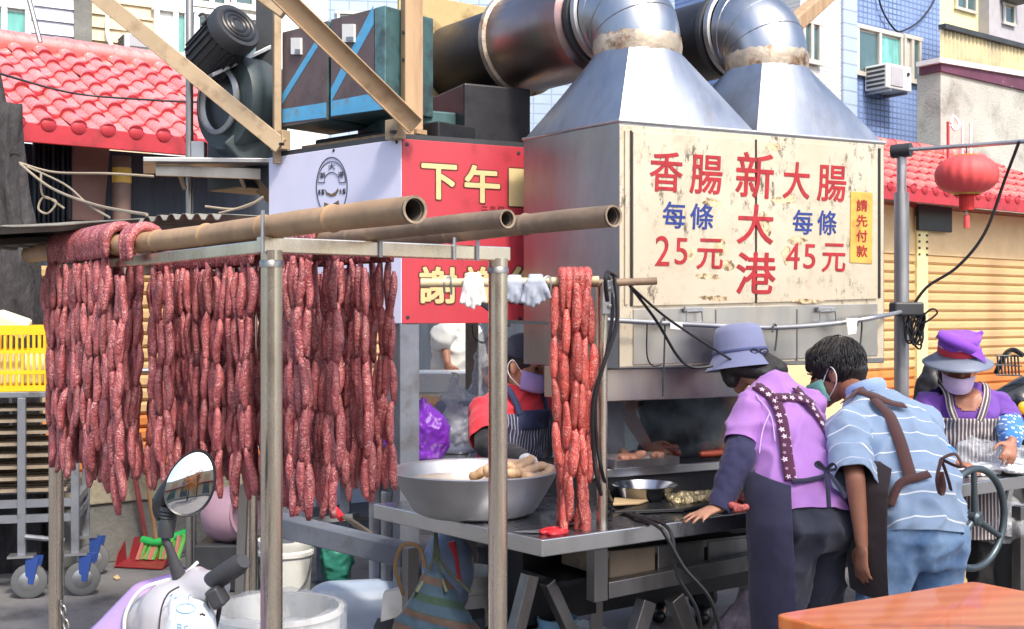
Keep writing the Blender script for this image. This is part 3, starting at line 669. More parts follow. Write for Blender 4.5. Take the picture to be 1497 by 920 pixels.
# grey pole with shelf
pp = XY(277, 6.0); t = thing('steel_pole', 'tall grey steel pole crossing in front of the red tiled roof', 'pole', pp)
MB().tube([pp, pp + Z * 3.4], .02, 12).build('shaft', M['pipe'], t, smooth=True); MB().box(pp + Z * 2.34 + V(.05, 0, 0), .07, .07, .1).build('clamp', M['galv'], t, bevel=.005)
a = P(212, 246, 5.75); ts = thing('shelf', 'small grey metal shelf board fixed to the tall steel pole', 'shelf', a)
MB().box(P(300, 243, 5.9), .6, .5, .022, frame(V(.95, .3, .03))).build('board', M['galv'], ts, bevel=.003); MB().box(P(305, 252, 5.75), .5, .03, .05, frame(V(.95, .3, 0))).build('rail', M['pipe'], ts)
for px in (262, 350): MB().bar(P(px, 252, 5.8), P(px + 8, 275, 5.95), .02, .02).build('bracket', M['pipe'], ts)
# ---------------------------------------------------------------- grill hood with ducts
M['hood'] = steel('hood_side_steel', (.36, .36, .37), .32, (.27, .27, .28), dents=.3, dirt=.35)
M['hoodtop'] = steel('hood_top_steel', (.42, .45, .5), .36, (.28, .31, .36), dents=.45, dirt=.75, dirtc=(.25, .22, .2))
def hoodfront():
    s = NT('hood_front_steel'); v = s.coord(); n1 = s.noise(v, 2.0, 6, .6)
    base = s.mix(s.ramp(n1, .3, .7), lin(218, 207, 186), lin(204, 188, 162))  # warm sun reflection of the stainless front is put into this cream base
    n2 = s.noise(v, 9, 9, .75); base = s.mix(s.math('MULTIPLY', s.ramp(n2, .52, .75), .4), base, lin(150, 122, 92))
    n3 = s.noise(s.coord(scale=(1, 1, .5)), 26, 9, .8); nm = s.noise(v, 3.3, 3, .5)
    base = s.mix(s.math('MULTIPLY', s.math('MULTIPLY', s.ramp(n3, .53, .6), s.ramp(nm, .46, .56)), .85), base, lin(70, 58, 46))
    s.l(base, s.b.inputs['Base Color']); s.b.inputs['Metallic'].default_value = .45
    rr = s.n('MapRange'); rr.inputs['To Min'].default_value = .28; rr.inputs['To Max'].default_value = .55; s.l(n2, rr.inputs['Value']); s.l(rr.outputs[0], s.b.inputs['Roughness'])
    b1 = s.bump(s.noise(v, 3, 2, .4), .2, .02); s.bump(n3, .12, .003, b1); return s.m
M['hoodfront'] = hoodfront()
M['rust'] = mat('rusty_weld', lin(186, 172, 154), .55, metal=.6, var=.25, vs=9, bump=.5, bs=40, bd=.006, dirt=(lin(120, 84, 56), 11, .52, .66))
M['brownsteel'] = steel('heat_stained_steel', (.34, .3, .28), .3, (.3, .19, .2), scale=(1.5, 1.5, 1.5), dents=.15, dirt=.4, dirtc=(.2, .1, .1))
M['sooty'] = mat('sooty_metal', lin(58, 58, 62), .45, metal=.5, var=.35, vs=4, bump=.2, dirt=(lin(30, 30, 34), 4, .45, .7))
M['redpaint'] = mat('red_lettering', lin(164, 34, 42), .55, var=.25, vs=25, bump=.1, dirt=(lin(120, 60, 54), 22, .6, .7))
M['bluepaint'] = mat('blue_lettering', lin(36, 58, 132), .55, var=.15, vs=25, bump=.1)
A_, B_, C_ = XY(905, 4.6), XY(1293, 5.198), XY(765, 5.088); D_ = C_ + (B_ - A_)
e1 = (B_ - A_).normalized(); HZ0, HZ1 = 1.2835, 2.263
PF = Plane(A_, e1); PS = Plane(C_, A_ - C_); HL = (B_ - A_).length; HD = C_ - A_
hood = thing('grill_hood', 'steel grill hood box with red and blue painted prices and two big elbow ducts', 'grill hood', A_ + Z * HZ0)
MB().prism([A_ + Z * HZ0, B_ + Z * HZ0, D_ + Z * HZ0, C_ + Z * HZ0], Z * (HZ1 - HZ0)).build('casing', M['hood'], hood, bevel=.004)
def fpanel(pts, off, t, m, name, bevel=.002): return MB().prism([PF.pt(x, y, off) for x, y in pts], -PF.n * t).build(name, m, hood, bevel=bevel)
fpanel(((906, 182), (1292, 212), (1292, 524), (906, 537)), .004, .006, M['hoodfront'], 'front_sheet')
fpanel(((926, 192), (1104, 204), (1104, 443), (926, 448)), .014, .008, M['hoodfront'], 'door')
fpanel(((1107, 204), (1283, 217), (1283, 437), (1107, 443)), .014, .008, M['hoodfront'], 'door')
fpanel(((914, 190), (919, 190), (919, 446), (914, 446)), .012, .007, M['hoodfront'], 'edge_strip')
fpanel(((926, 452), (1283, 444), (1283, 520), (926, 534)), .009, .005, steel('lower_panel_steel', (.62, .58, .52), .3, (.42, .43, .46), dents=.4), 'lower_panel')
for x in (1046, 1165): fpanel(((x, 452), (x + 2, 452), (x + 2, 528), (x, 528)), .012, .004, M['hood'], 'seam')
for x, w_, y0, y1 in ((1105.5, 2.2, 204, 443), (923, 2.4, 191, 448), (1286, 3, 217, 436)): fpanel(((x - w_ / 2, y0), (x + w_ / 2, y0), (x + w_ / 2, y1), (x - w_ / 2, y1)), .0085, .004, M['black'], 'door_gap', 0)
scr = mat('sticker_residue', lin(206, 186, 150), .7, var=.3, vs=30, bump=.4, bs=60, dirt=(lin(110, 90, 66), 40, .5, .62))
rs_ = random.Random(5)
for x, y, w_, h_ in ((1040, 296, 16, 10), (1052, 360, 12, 16), (1062, 388, 14, 9), (1118, 330, 12, 22), (1148, 292, 18, 8), (1130, 215, 14, 6), (1150, 372, 8, 16), (1035, 405, 26, 6), (1010, 372, 9, 12), (1092, 258, 9, 8), (1165, 352, 16, 9), (1045, 436, 30, 5), (1180, 440, 26, 4)):
    fpanel([(x + w_ * math.cos(t) * rs_.uniform(.6, 1.1), y + h_ * math.sin(t) * rs_.uniform(.5, 1.1)) for t in [2 * math.pi * k / 14 for k in range(14)]][::-1], .0144, .001, scr, 'sticker_residue', 0)
# inner skirt
i0, i1 = A_ + e1 * -.02 + HD * .12, A_ + e1 * .66 + HD * .12
MB().prism([i0 + Z * 1.15, i1 + Z * 1.15, i1 + HD * .6 + Z * 1.15, i0 + HD * .6 + Z * 1.15], Z * .132).build('skirt', steel('skirt_steel', (.6, .54, .46), .3, (.4, .4, .44)), hood, bevel=.004)
def pyramid(ua, ub, cu, r, z1):
    b = [A_ + e1 * ua, A_ + e1 * ub, A_ + e1 * ub + HD, A_ + e1 * ua + HD]; rect = []; n = 8
    for k in range(4):
        for j in range(n): rect.append(b[k] + (b[(k + 1) % 4] - b[k]) * (j / n))
    c = A_ + e1 * cu + HD * .5; a0 = math.atan2((b[0] - c).y, (b[0] - c).x); rows = [[p + Z * (HZ1 - .002) for p in rect]]
    circ = [c + V(math.cos(a0 + 2 * math.pi * k / 32), math.sin(a0 + 2 * math.pi * k / 32), 0) * r + Z * z1 for k in range(32)]
    rows.append([rect[k] * .5 + circ[k] * .5 + Z * (HZ1 * .5) for k in range(32)]); rows.append(circ)
    o = MB().grid(rows, True, False).build('canopy', M['hoodtop'], hood, smooth=True, ang=22)
    MB().tube([q + Z * 0 for q in [b[0] + Z * (HZ1 + .004), b[1] + Z * (HZ1 + .004), b[2] + Z * (HZ1 + .004), b[3] + Z * (HZ1 + .004)]], .008, 6, closed=True).build('seam', M['galv'], hood)
    return c + Z * z1
u_mid = PF.u(1105); zr = 2.607
def duct(c, r, drum, tag_):
    rb = .16; pts = []
    ring = MB(); jr = random.Random(int(r * 1e4)); ring.grid([[c + V(math.cos(t), math.sin(t), 0) * (r * k + jr.uniform(-.0015, .0025)) + Z * (h + jr.uniform(-.006, .006) * (h < 0 or h > .05)) for t in [2 * math.pi * q / 64 for q in range(64)]] for k, h in ((1.0, -.03), (1.025, -.015), (1.03, .015), (1.04, .035), (1.02, .065), (1.0, .075))], True); ring.build('weld_band', M['rust'], hood, smooth=True, ang=180)
    cc = c + Z * .045; q = cc + W_ * rb
    for k in range(15):
        a = math.pi / 2 * k / 14; pts.append(q - W_ * rb * math.cos(a) + Z * rb * math.sin(a))
    # continuous elbow skin with gore seams
    MB().tube(pts, [r * (1 + .005 * k) for k in range(15)], 40, False, side=W_.cross(Z)).build('elbow', M['hoodtop'], hood, smooth=True, ang=180)
    for k in (4, 8, 12):
        t = (pts[k + 1] - pts[k - 1]).normalized()
        MB().lathe([(r * (1 + .005 * k) - .001, -.004), (r * (1 + .005 * k) + .003, 0), (r * (1 + .005 * k) - .001, .004)], pts[k], t, 32, ex=W_.cross(Z)).build('gore_seam', M['hoodtop'], hood, smooth=True)
    o = pts[-1]
    for s, m in ((.01, 'galv'), (.06, 'dark')):
        MB().lathe([(r * 1.06, 0), (r * 1.14, .005), (r * 1.14, .03), (r * 1.06, .035)], o + W_ * s, W_, 36).build('clamp_ring', M[m], hood, smooth=True, ang=30)
    MB().box(o + W_ * .05 + V(.8, .6, 0).normalized() * r * 1.1 - Z * .02, .04, .1, .035, frame(U)).build('clamp_bolt', M['galv'], hood, bevel=.004)
    if drum:
        MB().lathe([(r * 1.04, .1), (r * 1.26, .12), (r * 1.3, .16), (r * 1.3, .64), (r * 1.2, .67)], o, W_, 40).build('drum', M['brownsteel'], hood, smooth=True, ang=40)
        MB().lathe([(r * 1.3, .0), (r * 1.38, .01), (r * 1.38, .04), (r * 1.3, .05)], o + W_ * .625, W_, 40).build('flange', M['rust'], hood, smooth=True, ang=40)
        MB().lathe([(r * 1.1, .67), (r * 1.1, .8), (r * 1.1, 1.22)], o, W_, 36).build('rear_duct', M['sooty'], hood, smooth=True)
        MB().box(o + W_ * 1.23, .02, .7, .66, frame(W_)).build('back_plate', mat('cream_plate', lin(196, 172, 122), .5, metal=.3, dirt=(lin(120, 92, 60), 5, .5, .7)), hood, bevel=.004)
    else: MB().lathe([(r * 1.02, .06), (r * 1.04, .2), (r * 1.04, .9)], o, W_, 36).build('rear_duct', M['sooty'], hood, smooth=True)
    return o
cL = pyramid(.0, u_mid, u_mid * .5, .188, zr); oL = duct(cL, .184, True, 'left')
cR = pyramid(u_mid + .004, HL, u_mid + (HL - u_mid) * .5, .184, zr); duct(cR, .18, False, 'right')
RD, BL = M['redpaint'], M['bluepaint']
for ch, b, m in (('香', (950, 222, 998, 281), RD), ('腸', (1009, 227, 1056, 284), RD), ('新', (1076, 223, 1131, 290), RD), ('大', (1145, 237, 1184, 291), RD), ('腸', (1195, 242, 1237, 295), RD),
                 ('每', (969, 295, 1002, 334), BL), ('條', (1009, 298, 1043, 336), BL), ('2', (958, 345, 979, 389), RD), ('5', (987, 348, 1005, 387), RD), ('元', (1019, 349, 1057, 394), RD),
                 ('大', (1078, 299, 1131, 357), RD), ('港', (1076, 369, 1134, 430), RD), ('每', (1159, 307, 1188, 343), BL), ('條', (1195, 308, 1223, 344), BL), ('4', (1149, 355, 1169, 394), RD), ('5', (1175, 357, 1192, 393), RD), ('元', (1202, 356, 1236, 398), RD)):
    glyph(ch, *b, PF, m, hood, off=.0145, bold=.012 if ch not in '245' else .003, shear=.05)
tg = MB().prism([PF.pt(x, y, .018) for x, y in ((1244, 280), (1276, 282), (1275, 386), (1243, 384))], -PF.n * .003).build('notice_plate', mat('yellow_plate', lin(208, 164, 76), .5, var=.12, dirt=(lin(150, 110, 50), 8, .5, .7)), hood, bevel=.002)
for k, ch in enumerate('請先付款'): glyph(ch, 1252, 292 + k * 22.3, 1268, 309 + k * 22.3, PF, RD, hood, off=.0185, bold=.01)
# latches, rail, hooks
for px, py in ((1015, 459), (1210, 459)):
    lt = MB().prism([PF.pt(px + x, py + y, .03) for x, y in ((-13, -10), (13, -10), (13, -2), (-13, -2))], -PF.n * .016).build('latch', M['galv'], hood, bevel=.002)
    MB().tube([PF.pt(px + x, py + y, .035) for x, y in ((-11, -4), (-12, 12), (12, 12), (11, -4))], .004, 6, closed=True).build('latch_loop', M['galv'], lt, smooth=True)
    for x in (-7, 7): MB().lathe([(.001, 0.004), (.006, .003), (.006, 0)], PF.pt(px + x, py - 6, .03), PF.n, 8).build('rivet', M['pipe'], lt)
rail = [PF.pt(x, y, .07) for x, y in ((887, 468), (945, 471), (1040, 476), (1135, 479), (1230, 472), (1290, 462))] + [P(1318, 456, 5.95)]
MB().tube(spline(rail, 6), .0105, 10).build('hanging_rail', M['galv'], hood, smooth=True)
for x, y0, y1 in ((968, 471, 580), (1132, 478, 513), (1256, 469, 512)):
    MB().tube(spline([PF.pt(x - 3, y0 + 8, .09), PF.pt(x, y0 - 4, .085), PF.pt(x + 4, y0 + 6, .07), PF.pt(x + 1, y1, .075)], 5), .004, 6).build('hook', M['dark'], hood, smooth=True)
fpanel(((980, 470), (998, 472), (998, 483), (980, 481)), .095, .003, M['white'], 'rag'); fpanel(((1237, 466), (1254, 465), (1252, 488), (1240, 490)), .1, .003, M['white'], 'rag')
# ---------------------------------------------------------------- sign boards
M['signred'] = mat('red_sign_paint', lin(184, 58, 70), .4, var=.1, vs=3, bump=.05, dirt=(lin(140, 38, 48), 7, .55, .8))
M['lavender'] = mat('white_sign_sheet', lin(216, 216, 238), .5, var=.04, bump=.03)
M['signcream'] = mat('cream_lettering', lin(208, 188, 136), .5, var=.1); M['signdark'] = mat('dark_outline', lin(96, 44, 40), .5)
K_ = XY(587, 5.0); KL = XY(393, 5.61); KR = XY(800, 5.31)
SZ0, SZ1 = 1.4615, 2.256
PR = Plane(K_, KR - K_); PV = Plane(KL, K_ - KL)
sign = thing('sign_box', 'stall sign box with one red lettered face and one lavender white face', 'sign', K_ + Z * SZ0)
MB().slab(K_ + PR.ex * .002, KR, SZ0, SZ1, PR.n, .02).build('red_board', M['signred'], sign, bevel=.002)
MB().slab(KL, K_ - PV.ex * .002, SZ0, SZ1, PV.n, .02).build('white_board', M['lavender'], sign, bevel=.002)
for a, b, pl in ((K_, KR, PR), (KL, K_, PV)):
    MB().bar(a + Z * (SZ1 + .012) - pl.n * .03, b + Z * (SZ1 + .012) - pl.n * .03, .05, .022).build('top_rail', M['dark'], sign)
for ch, b in (('下', (616, 240, 668, 292)), ('午', (679, 242, 731, 297)), ('1', (744, 247, 774, 302)), ('謝', (613, 390, 668, 444)), ('謝', (679, 390, 733, 444)), ('您', (742, 390, 796, 444))):
    glyph(ch, b[0] - 2, b[1] - 2, b[2] + 2, b[3] + 2, PR, M['signdark'], sign, off=.001, th=.0012, bold=.05 if ch != '1' else .02)
    glyph(ch, *b, PR, M['signcream'], sign, off=.0026, th=.0012, bold=.025 if ch != '1' else .0)
for k, ch in enumerate('二三四'): glyph(ch, 704 + k * 12, 302, 713 + k * 12, 307, PR, M['signdark'], sign, off=.002)
for x, y in ((595, 211), (758, 224), (596, 464), (760, 466)): MB().lathe([(.001, .004), (.008, .003), (.009, 0)], PR.pt(x, y, 0), PR.n, 10).build('screw', M['dark'], sign)
for x, y in ((401, 232), (488, 220), (580, 208), (575, 465)): MB().lathe([(.001, .004), (.007, .003), (.008, 0)], PV.pt(x, y, 0), PV.n, 10).build('screw', M['dark'], sign)
ink = mat('dark_ink', lin(52, 52, 66), .5); logo = MB()
def oval(cx, cy, rx, ry, a0=0, a1=360, n=48): return [PV.pt(cx + rx * math.cos(R(a0 + (a1 - a0) * k / n)), cy - ry * math.sin(R(a0 + (a1 - a0) * k / n)), .002) for k in range(n + 1)]
lg = MB().tube(oval(485, 273, 22.5, 43)[:-1], .0022, 4, closed=True).build('emblem_ring', ink, sign)
MB().tube(oval(485, 267, 20, 31, 0, 180) + [PV.pt(477 - 2, 267, .002)] + oval(485, 267, 11, 15, 180, 0, 20) + [PV.pt(505, 267, .002)], .0016, 4).build('emblem_arch', ink, sign)
for ch, b in (('大', (480, 239, 490, 248)), ('新', (468, 252, 476, 261)), ('港', (494, 251, 502, 260)), ('香', (465, 277, 469, 285)), ('腸', (470, 277, 474, 285)), ('大', (496, 276, 500, 284)), ('腸', (501, 276, 505, 284))): glyph(ch, *b, PV, ink, sign, off=.0015)
brn = mat('emblem_brown', lin(110, 92, 70), .5)
cutpoly('emblem_sausage', PV, [(475, 276), (478, 281), (485, 284), (491, 280), (494, 275), (495, 279), (491, 286), (484, 288), (477, 285)], .001, .001, brn, sign)
cutpoly('emblem_sausage', PV, [(474, 296), (484, 300), (495, 293), (496, 299), (490, 306), (480, 306), (474, 303)], .001, .001, brn, sign)
# frame of the stall
M['framepaint'] = mat('grey_painted_steel', lin(118, 124, 136), .5, metal=.3, var=.15, vs=8, dirt=(lin(96, 92, 92), 9, .52, .75))
M['creamsteel'] = mat('cream_painted_steel', lin(176, 154, 124), .5, metal=.1, var=.12, vs=6, dirt=(lin(128, 100, 74), 8, .52, .75))
M['oldwood'] = mat('old_timber', lin(174, 144, 112), .75, var=.2, vs=4, stretch=(4, 4, .4), bump=.3, bs=30, dirt=(lin(120, 84, 58), 5, .52, .75))
fr = thing('stall_frame', 'steel and timber frame of the stall carrying the sign box', 'frame', K_)
rotK = frame(PR.ex); pc_ = K_ + PR.ex * .043 - PR.n * .02 - PV.n * .0 
pc_ = K_ + PR.ex * .04 - PR.n * .05
MB().box(pc_ + Z * (SZ0 / 2), .09, .09, SZ0 - .004, rotK).build('corner_post', M['framepaint'], fr, bevel=.004)
pd_ = KL - PV.n * .06 + PV.ex * .05; MB().box(pd_ + Z * .73, .07, .07, 1.455, rotK).build('rear_post', M['framepaint'], fr, bevel=.004)
a = K_ + PV.ex * -.02 - PV.n * .1; tz = P(602, 0, 5.15)
MB().box(V(tz.x, 5.15, 2.75), .085, .06, 1.02, rotK).build('timber_upright', M['oldwood'], fr, bevel=.004)
for z in (2.36, 2.62, 2.74): MB().lathe([(.001, .004), (.009, .003), (.01, 0)], V(tz.x, 5.15, z) + PV.n * .05 - PV.ex * .0, PV.n, 8).build('nail', M['dark'], fr)
ul = P(405, 100, 5.55); MB().box(V(ul.x, 5.55, 2.72), .035, .035, 1.0, rotK).build('angle_upright', M['creamsteel'], fr, bevel=.003)
MB().box(P(410, 206, 5.52), .09, .05, .09, frame(PV.ex)).build('corner_plate', M['creamsteel'], fr, bevel=.003); MB().box(P(578, 190, 5.0), .08, .05, .085, frame(PV.ex)).build('corner_plate', M['creamsteel'], fr, bevel=.003)
for px, py, d in ((411, 211, 5.48), (575, 193, 4.96)): MB().box(P(px, py, d), .022, .02, .012, frame(PV.ex)).build('slot', M['black'], fr)
a, b = P(120, -24, 5.57), P(411, 214, 5.49); MB().bar(a, b, .03, .078, up=V(0, -1, 0).cross((b - a)).normalized()).build('strut', M['creamsteel'], fr, bevel=.003)
a, b = P(372, -44, 4.65), P(608, 186, 4.94); up = V(0, -1, 0).cross((b - a)).normalized()
MB().bar(a, b, .008, .075, up=up).build('strut', M['creamsteel'], fr, bevel=.002); MB().bar(a + up * .038 + V(0, -.02, 0), b + up * .038 + V(0, -.02, 0), .05, .006, up=up).build('strut_flange', M['creamsteel'], fr, bevel=.002)
MB().bar(a - up * .038 + V(0, -.02, 0), b - up * .038 + V(0, -.02, 0), .05, .006, up=up).build('strut_flange', M['oldwood'], fr, bevel=.002)
a, b = P(352, -26, 5.2), P(416, 20, 5.2); MB().bar(a, b, .05, .05, up=V(0, -1, 0).cross((b - a)).normalized()).build('strut', M['creamsteel'], fr, bevel=.004)
# filter cabinets
M['cabbrown'] = mat('brown_cabinet', lin(98, 84, 86), .6, var=.15, vs=6, dirt=(lin(70, 62, 64), 6, .5, .7))
M['teal'] = mat('teal_cabinet_paint', lin(88, 128, 132), .6, var=.2, vs=8, dirt=(lin(60, 72, 78), 7, .48, .68))
M['tealdark'] = mat('teal_side_paint', lin(60, 92, 96), .6, var=.2, vs=8, dirt=(lin(44, 54, 58), 7, .48, .68))
M['bluestripe'] = mat('blue_stripe_paint', lin(84, 162, 206), .5, var=.12, vs=10, dirt=(lin(120, 128, 128), 14, .56, .68))
def cabinet(px0, px1, yt, yb, dep, off, label, stripe, base, extra, teal):
    pl = Plane(PV.o - PV.n * off, PV.ex); a, b = pl.pt(px0, 200), pl.pt(px1, 200); zt, zb = pl.pt(px1, yt).z, pl.pt(px1, yb).z
    t = thing('filter_cabinet', label, 'cabinet', pl.pt(px0, yb)); MB().slab(a, b, zb, zt, pl.n, dep).build('case', M['tealdark'], t, bevel=.006)
    MB().slab(pl.pt(px0 + 1, 200, .004), pl.pt(px1 - (16 if teal else 1), 200, .004), zb + .005, zt - .005, pl.n, .004).build('door', M['cabbrown'], t)
    if teal: MB().slab(pl.pt(px1 - 15, 200, .006), pl.pt(px1 - .5, 200, .006), zb + .1, zt - .003, pl.n, .006).build('corner_panel', M['teal'], t)
    cutpoly('stripe', pl, stripe, .0045, .0015, M['bluestripe'], t); cutpoly('stripe', pl, base, .005, .0015, M['bluestripe'], t)
    (x0, y0, x1, y1) = extra; cutpoly('switch_plate', pl, [(x0, y1), (x1, y1), (x1, y0), (x0, y0)], .005, .012, M['white'], t); cutpoly('switch', pl, [(x0 + 4, y1 - 2), (x1 - 3, y1 - 2), (x1 - 3, y1 - 8), (x0 + 4, y1 - 8)], .018, .004, M['galv'], t)
    return t, pl
cabinet(412, 479, 30, 176, .3, .02, 'smaller brown and teal filter cabinet with a blue diagonal stripe', [(413, 138), (413, 152), (464, 70), (464, 56)], [(413, 180), (477, 172), (477, 150), (413, 160)], (428, 56, 442, 80), False)
t, pl = cabinet(483, 563, 8, 160, .3, .02, 'larger teal and brown filter cabinet with a blue diagonal stripe beside the timber upright', [(484, 130), (484, 150), (546, 36), (546, 8)], [(484, 170), (560, 160), (560, 134), (496, 146), (484, 148)], (503, 36, 520, 62), True)
# dark gear under and behind the cabinets
gear = thing('machine_base', 'dark grimy machine base under the filter cabinets behind the sign', 'machine', KL + Z * SZ1)
MB().slab(PV.at(.1, 0, -.2), PV.at(.95, 0, -.2), SZ1 - .3, SZ1 + .1, PV.n, .5).build('plinth', M['sooty'], gear, bevel=.01)
MB().slab(PV.at(.1, 0, -.12), PV.at(.9, 0, -.12), SZ1 + .04, SZ1 + .06, PV.n, .06).build('rail', M['oldwood'], gear)
MB().slab(PR.at(.05, 0, -.25), PR.at(.62, 0, -.25), SZ1 - .3, SZ1 + .18, PR.n, .5).build('box', M['tealdark'], gear, bevel=.01); MB().slab(PR.at(.36, 0, -.15), PR.at(.7, 0, -.15), SZ1 - .2, SZ1 + .3, PR.n, .6).build('box', M['sooty'], gear, bevel=.01)
# the centrifugal blower
M['bgreen'] = mat('dark_green_paint', lin(62, 74, 78), .5, var=.25, vs=5, dirt=(lin(84, 60, 52), 5, .55, .72))
bl = thing('exhaust_blower', 'dark green centrifugal blower with a finned motor on top above the steel shelf', 'blower', P(360, 235, 5.85))
ax = PV.n; c = P(368, 155, 6.0)
MB().lathe([(.001, .0), (.17, .0), (.19, .02), (.24, .03), (.25, .05), (.25, .25), (.24, .27), (.001, .27)], c - ax * .1, ax, 40).build('volute', M['bgreen'], bl, smooth=True)
MB().lathe([(.15, .18), (.17, .2), (.17, .21), (.15, .22)], c, ax, 36).build('inlet_ring', M['galv'], bl, smooth=True); MB().lathe([(.001, .174), (.15, .176)], c, ax, 30).build('inlet', M['black'], bl)
MB().bar(c + V(-.05, 0, -.15) + ax * .05, c + V(.2, .1, -.42) + ax * .05, .3, .2).build('outlet', M['bgreen'], bl, bevel=.01)
mc = P(325, 62, 5.75); max_ = V(.62, -.5, .42).normalized()
MB().lathe([(.001, -.2), (.06, -.2), (.1, -.17), (.112, -.16), (.112, .06), (.13, .07), (.13, .12), (.12, .14), (.001, .145)], mc, max_, 30).build('motor', M['dark'], bl, smooth=True)
for k in range(20):
    a = 2 * math.pi * k / 20; s_ = max_.cross(Z).normalized(); t_ = max_.cross(s_); d_ = s_ * math.cos(a) + t_ * math.sin(a)
    MB().bar(mc - max_ * .15 + d_ * .116, mc + max_ * .05 + d_ * .116, .006, .014, up=d_).build('fin', M['dark'], bl)
for r in (.03, .055, .08): MB().lathe([(r, .146), (r + .008, .15), (r + .016, .146)], mc, max_, 26).build('grille_ring', M['black'], bl, smooth=True)
MB().bar(P(300, 115, 5.8), P(398, 68, 6.0), .2, .02).build('motor_mount', M['galv'], bl, bevel=.003)
MB().tube(spline([P(290, 24, 5.65), P(297, 20, 5.65), P(302, 28, 5.65), P(294, 36, 5.65)], 4), .006, 6).build('lifting_eye', M['dark'], bl, smooth=True)
MB().box(P(392, 100, 5.95), .1, .12, 1.0).build('stand_column', M['dark'], bl); MB().box(P(362, 222, 6.15), .3, .3, .42, frame(PV.ex)).build('plinth', M['bgreen'], bl, bevel=.01)
# timber pole top right behind ducts
o = MB().bar(P(1235, -30, 7.5), P(1150, 45, 6.4), .08, .09).build('timber_pole', M['oldwood'], None, bevel=.01); tag(o, 'slanting tan timber pole behind the right duct elbow', 'timber')
# ---------------------------------------------------------------- steel work table
M['tabletop'] = steel('table_top_steel', (.42, .42, .44), .22, (.34, .34, .36), scale=(2, 2, 2), dents=.1, dirt=.3)
M['tablelip'] = steel('table_edge_steel', (.66, .66, .66), .26, (.56, .56, .56), dents=.15, dirt=.15)
M['darksteel'] = steel('stained_steel', (.34, .33, .33), .36, (.24, .23, .23), dents=.2, dirt=.5, dirtc=(.12, .09, .06))
NT0 = XY(793, 3.85); TU = V(.83, .56, 0).normalized(); TV = V(-.66, .75, 0).normalized(); TZ = .755; TL = 3.0; TD = .975
table = thing('work_table', 'long stainless steel work table with a turned-down edge in front of the grill', 'table', NT0)
q = [NT0, NT0 + TU * TL, NT0 + TU * TL + TV * TD, NT0 + TV * TD]
MB().prism([p + Z * (TZ - .012) for p in q], Z * .012).build('top', M['tabletop'], table, bevel=.003)
PT = Plane(NT0, TU); PTV = Plane(q[3], TV * -1)
MB().slab(NT0 + PT.n * .003, q[1] + PT.n * .003, TZ - .058, TZ - .001, PT.n, .012).build('front_lip', M['tablelip'], table, bevel=.003)
MB().slab(q[3] + PTV.n * .003, NT0 + PTV.n * .003, TZ - .058, TZ - .001, PTV.n, .012).build('side_lip', M['tablelip'], table, bevel=.003)
def tbar(x0, y0, x1, y1, back, wd, m='darksteel', name='frame_bar'):
    pl = Plane(NT0 - PT.n * back, TU); a, b = pl.pt(x0, y0), pl.pt(x1, y1); return MB().bar(a, b, .05, wd, up=PT.n.cross(b - a).normalized()).build(name, M[m], table, bevel=.003)
tbar(873, 800, 873, 878, .14, .06); tbar(884, 862, 1140, 812, .14, .06); tbar(884, 810, 1140, 780, .2, .03)
tbar(945, 878, 905, 1010, .14, .062, 'darksteel', 'leg'); tbar(985, 872, 1040, 1010, .14, .062, 'darksteel', 'leg'); tbar(775, 840, 735, 1000, .3, .05, 'darksteel', 'leg'); tbar(800, 850, 850, 960, .35, .045, 'darksteel', 'leg')
tbar(1180, 800, 1180, 960, .2, .05, 'darksteel', 'leg'); tbar(1490, 740, 1490, 880, .12, .05, 'darksteel', 'leg'); tbar(600, 800, 600, 940, .9, .05, 'darksteel', 'leg')
pdw = Plane(NT0 - PT.n * .17, TU)
for x0, x1 in ((892, 958), (962, 1030), (1036, 1100)):
    MB().prism([pdw.pt(x, y) for x, y in ((x0, 846 - (x0 - 892) * .12), (x1, 846 - (x1 - 892) * .12), (x1, 806 - (x1 - 892) * .1), (x0, 806 - (x0 - 892) * .1))], -PT.n * .3).build('drawer', mat('drawer_wood', lin(122, 108, 92), .7, var=.2, dirt=(lin(60, 54, 50), 4, .5, .7)) if x0 == 892 else M['darksteel'], table, bevel=.004)
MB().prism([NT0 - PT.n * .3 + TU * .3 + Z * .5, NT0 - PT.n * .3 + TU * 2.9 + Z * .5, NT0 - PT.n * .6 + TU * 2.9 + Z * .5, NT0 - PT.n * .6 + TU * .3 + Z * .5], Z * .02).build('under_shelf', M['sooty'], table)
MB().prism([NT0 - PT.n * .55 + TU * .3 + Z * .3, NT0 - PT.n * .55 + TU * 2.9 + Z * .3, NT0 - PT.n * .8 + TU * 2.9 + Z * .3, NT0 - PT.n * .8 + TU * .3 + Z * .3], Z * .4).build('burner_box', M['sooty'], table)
# rear counter behind the basin and the grill
rc = thing('rear_counter', 'grey steel side counter behind the aluminium basin', 'counter', XY(600, 5.2))
ca = [XY(556, 5.15), XY(682, 5.3), XY(690, 6.0), XY(545, 5.8)]
MB().prism([p + Z * .80 for p in ca], Z * .03).build('top', M['tablelip'], rc, bevel=.004)
MB().prism([p + Z * .80 + (V(.03, .05, 0)) for p in ca][:4], Z * -.1).build('apron_rail', M['framepaint'], rc)
for px, d in ((566, 5.2), (672, 5.36), (670, 5.85), (560, 5.7)): p = XY(px, d); MB().box(p + Z * .36, .05, .05, .70).build('leg', M['framepaint'], rc, bevel=.003)
gz = .86; ga = A_ + e1 * -.06 + HD * .17; gq = [ga, ga + e1 * 1.35, ga + e1 * 1.35 + HD * .95, ga + HD * .95]
grill = thing('grill', 'blackened steel charcoal grill under the hood', 'grill', ga)
MB().prism([p + Z * .5 for p in gq], Z * (gz - .5 - .012)).build('firebox', M['sooty'], grill, bevel=.005)
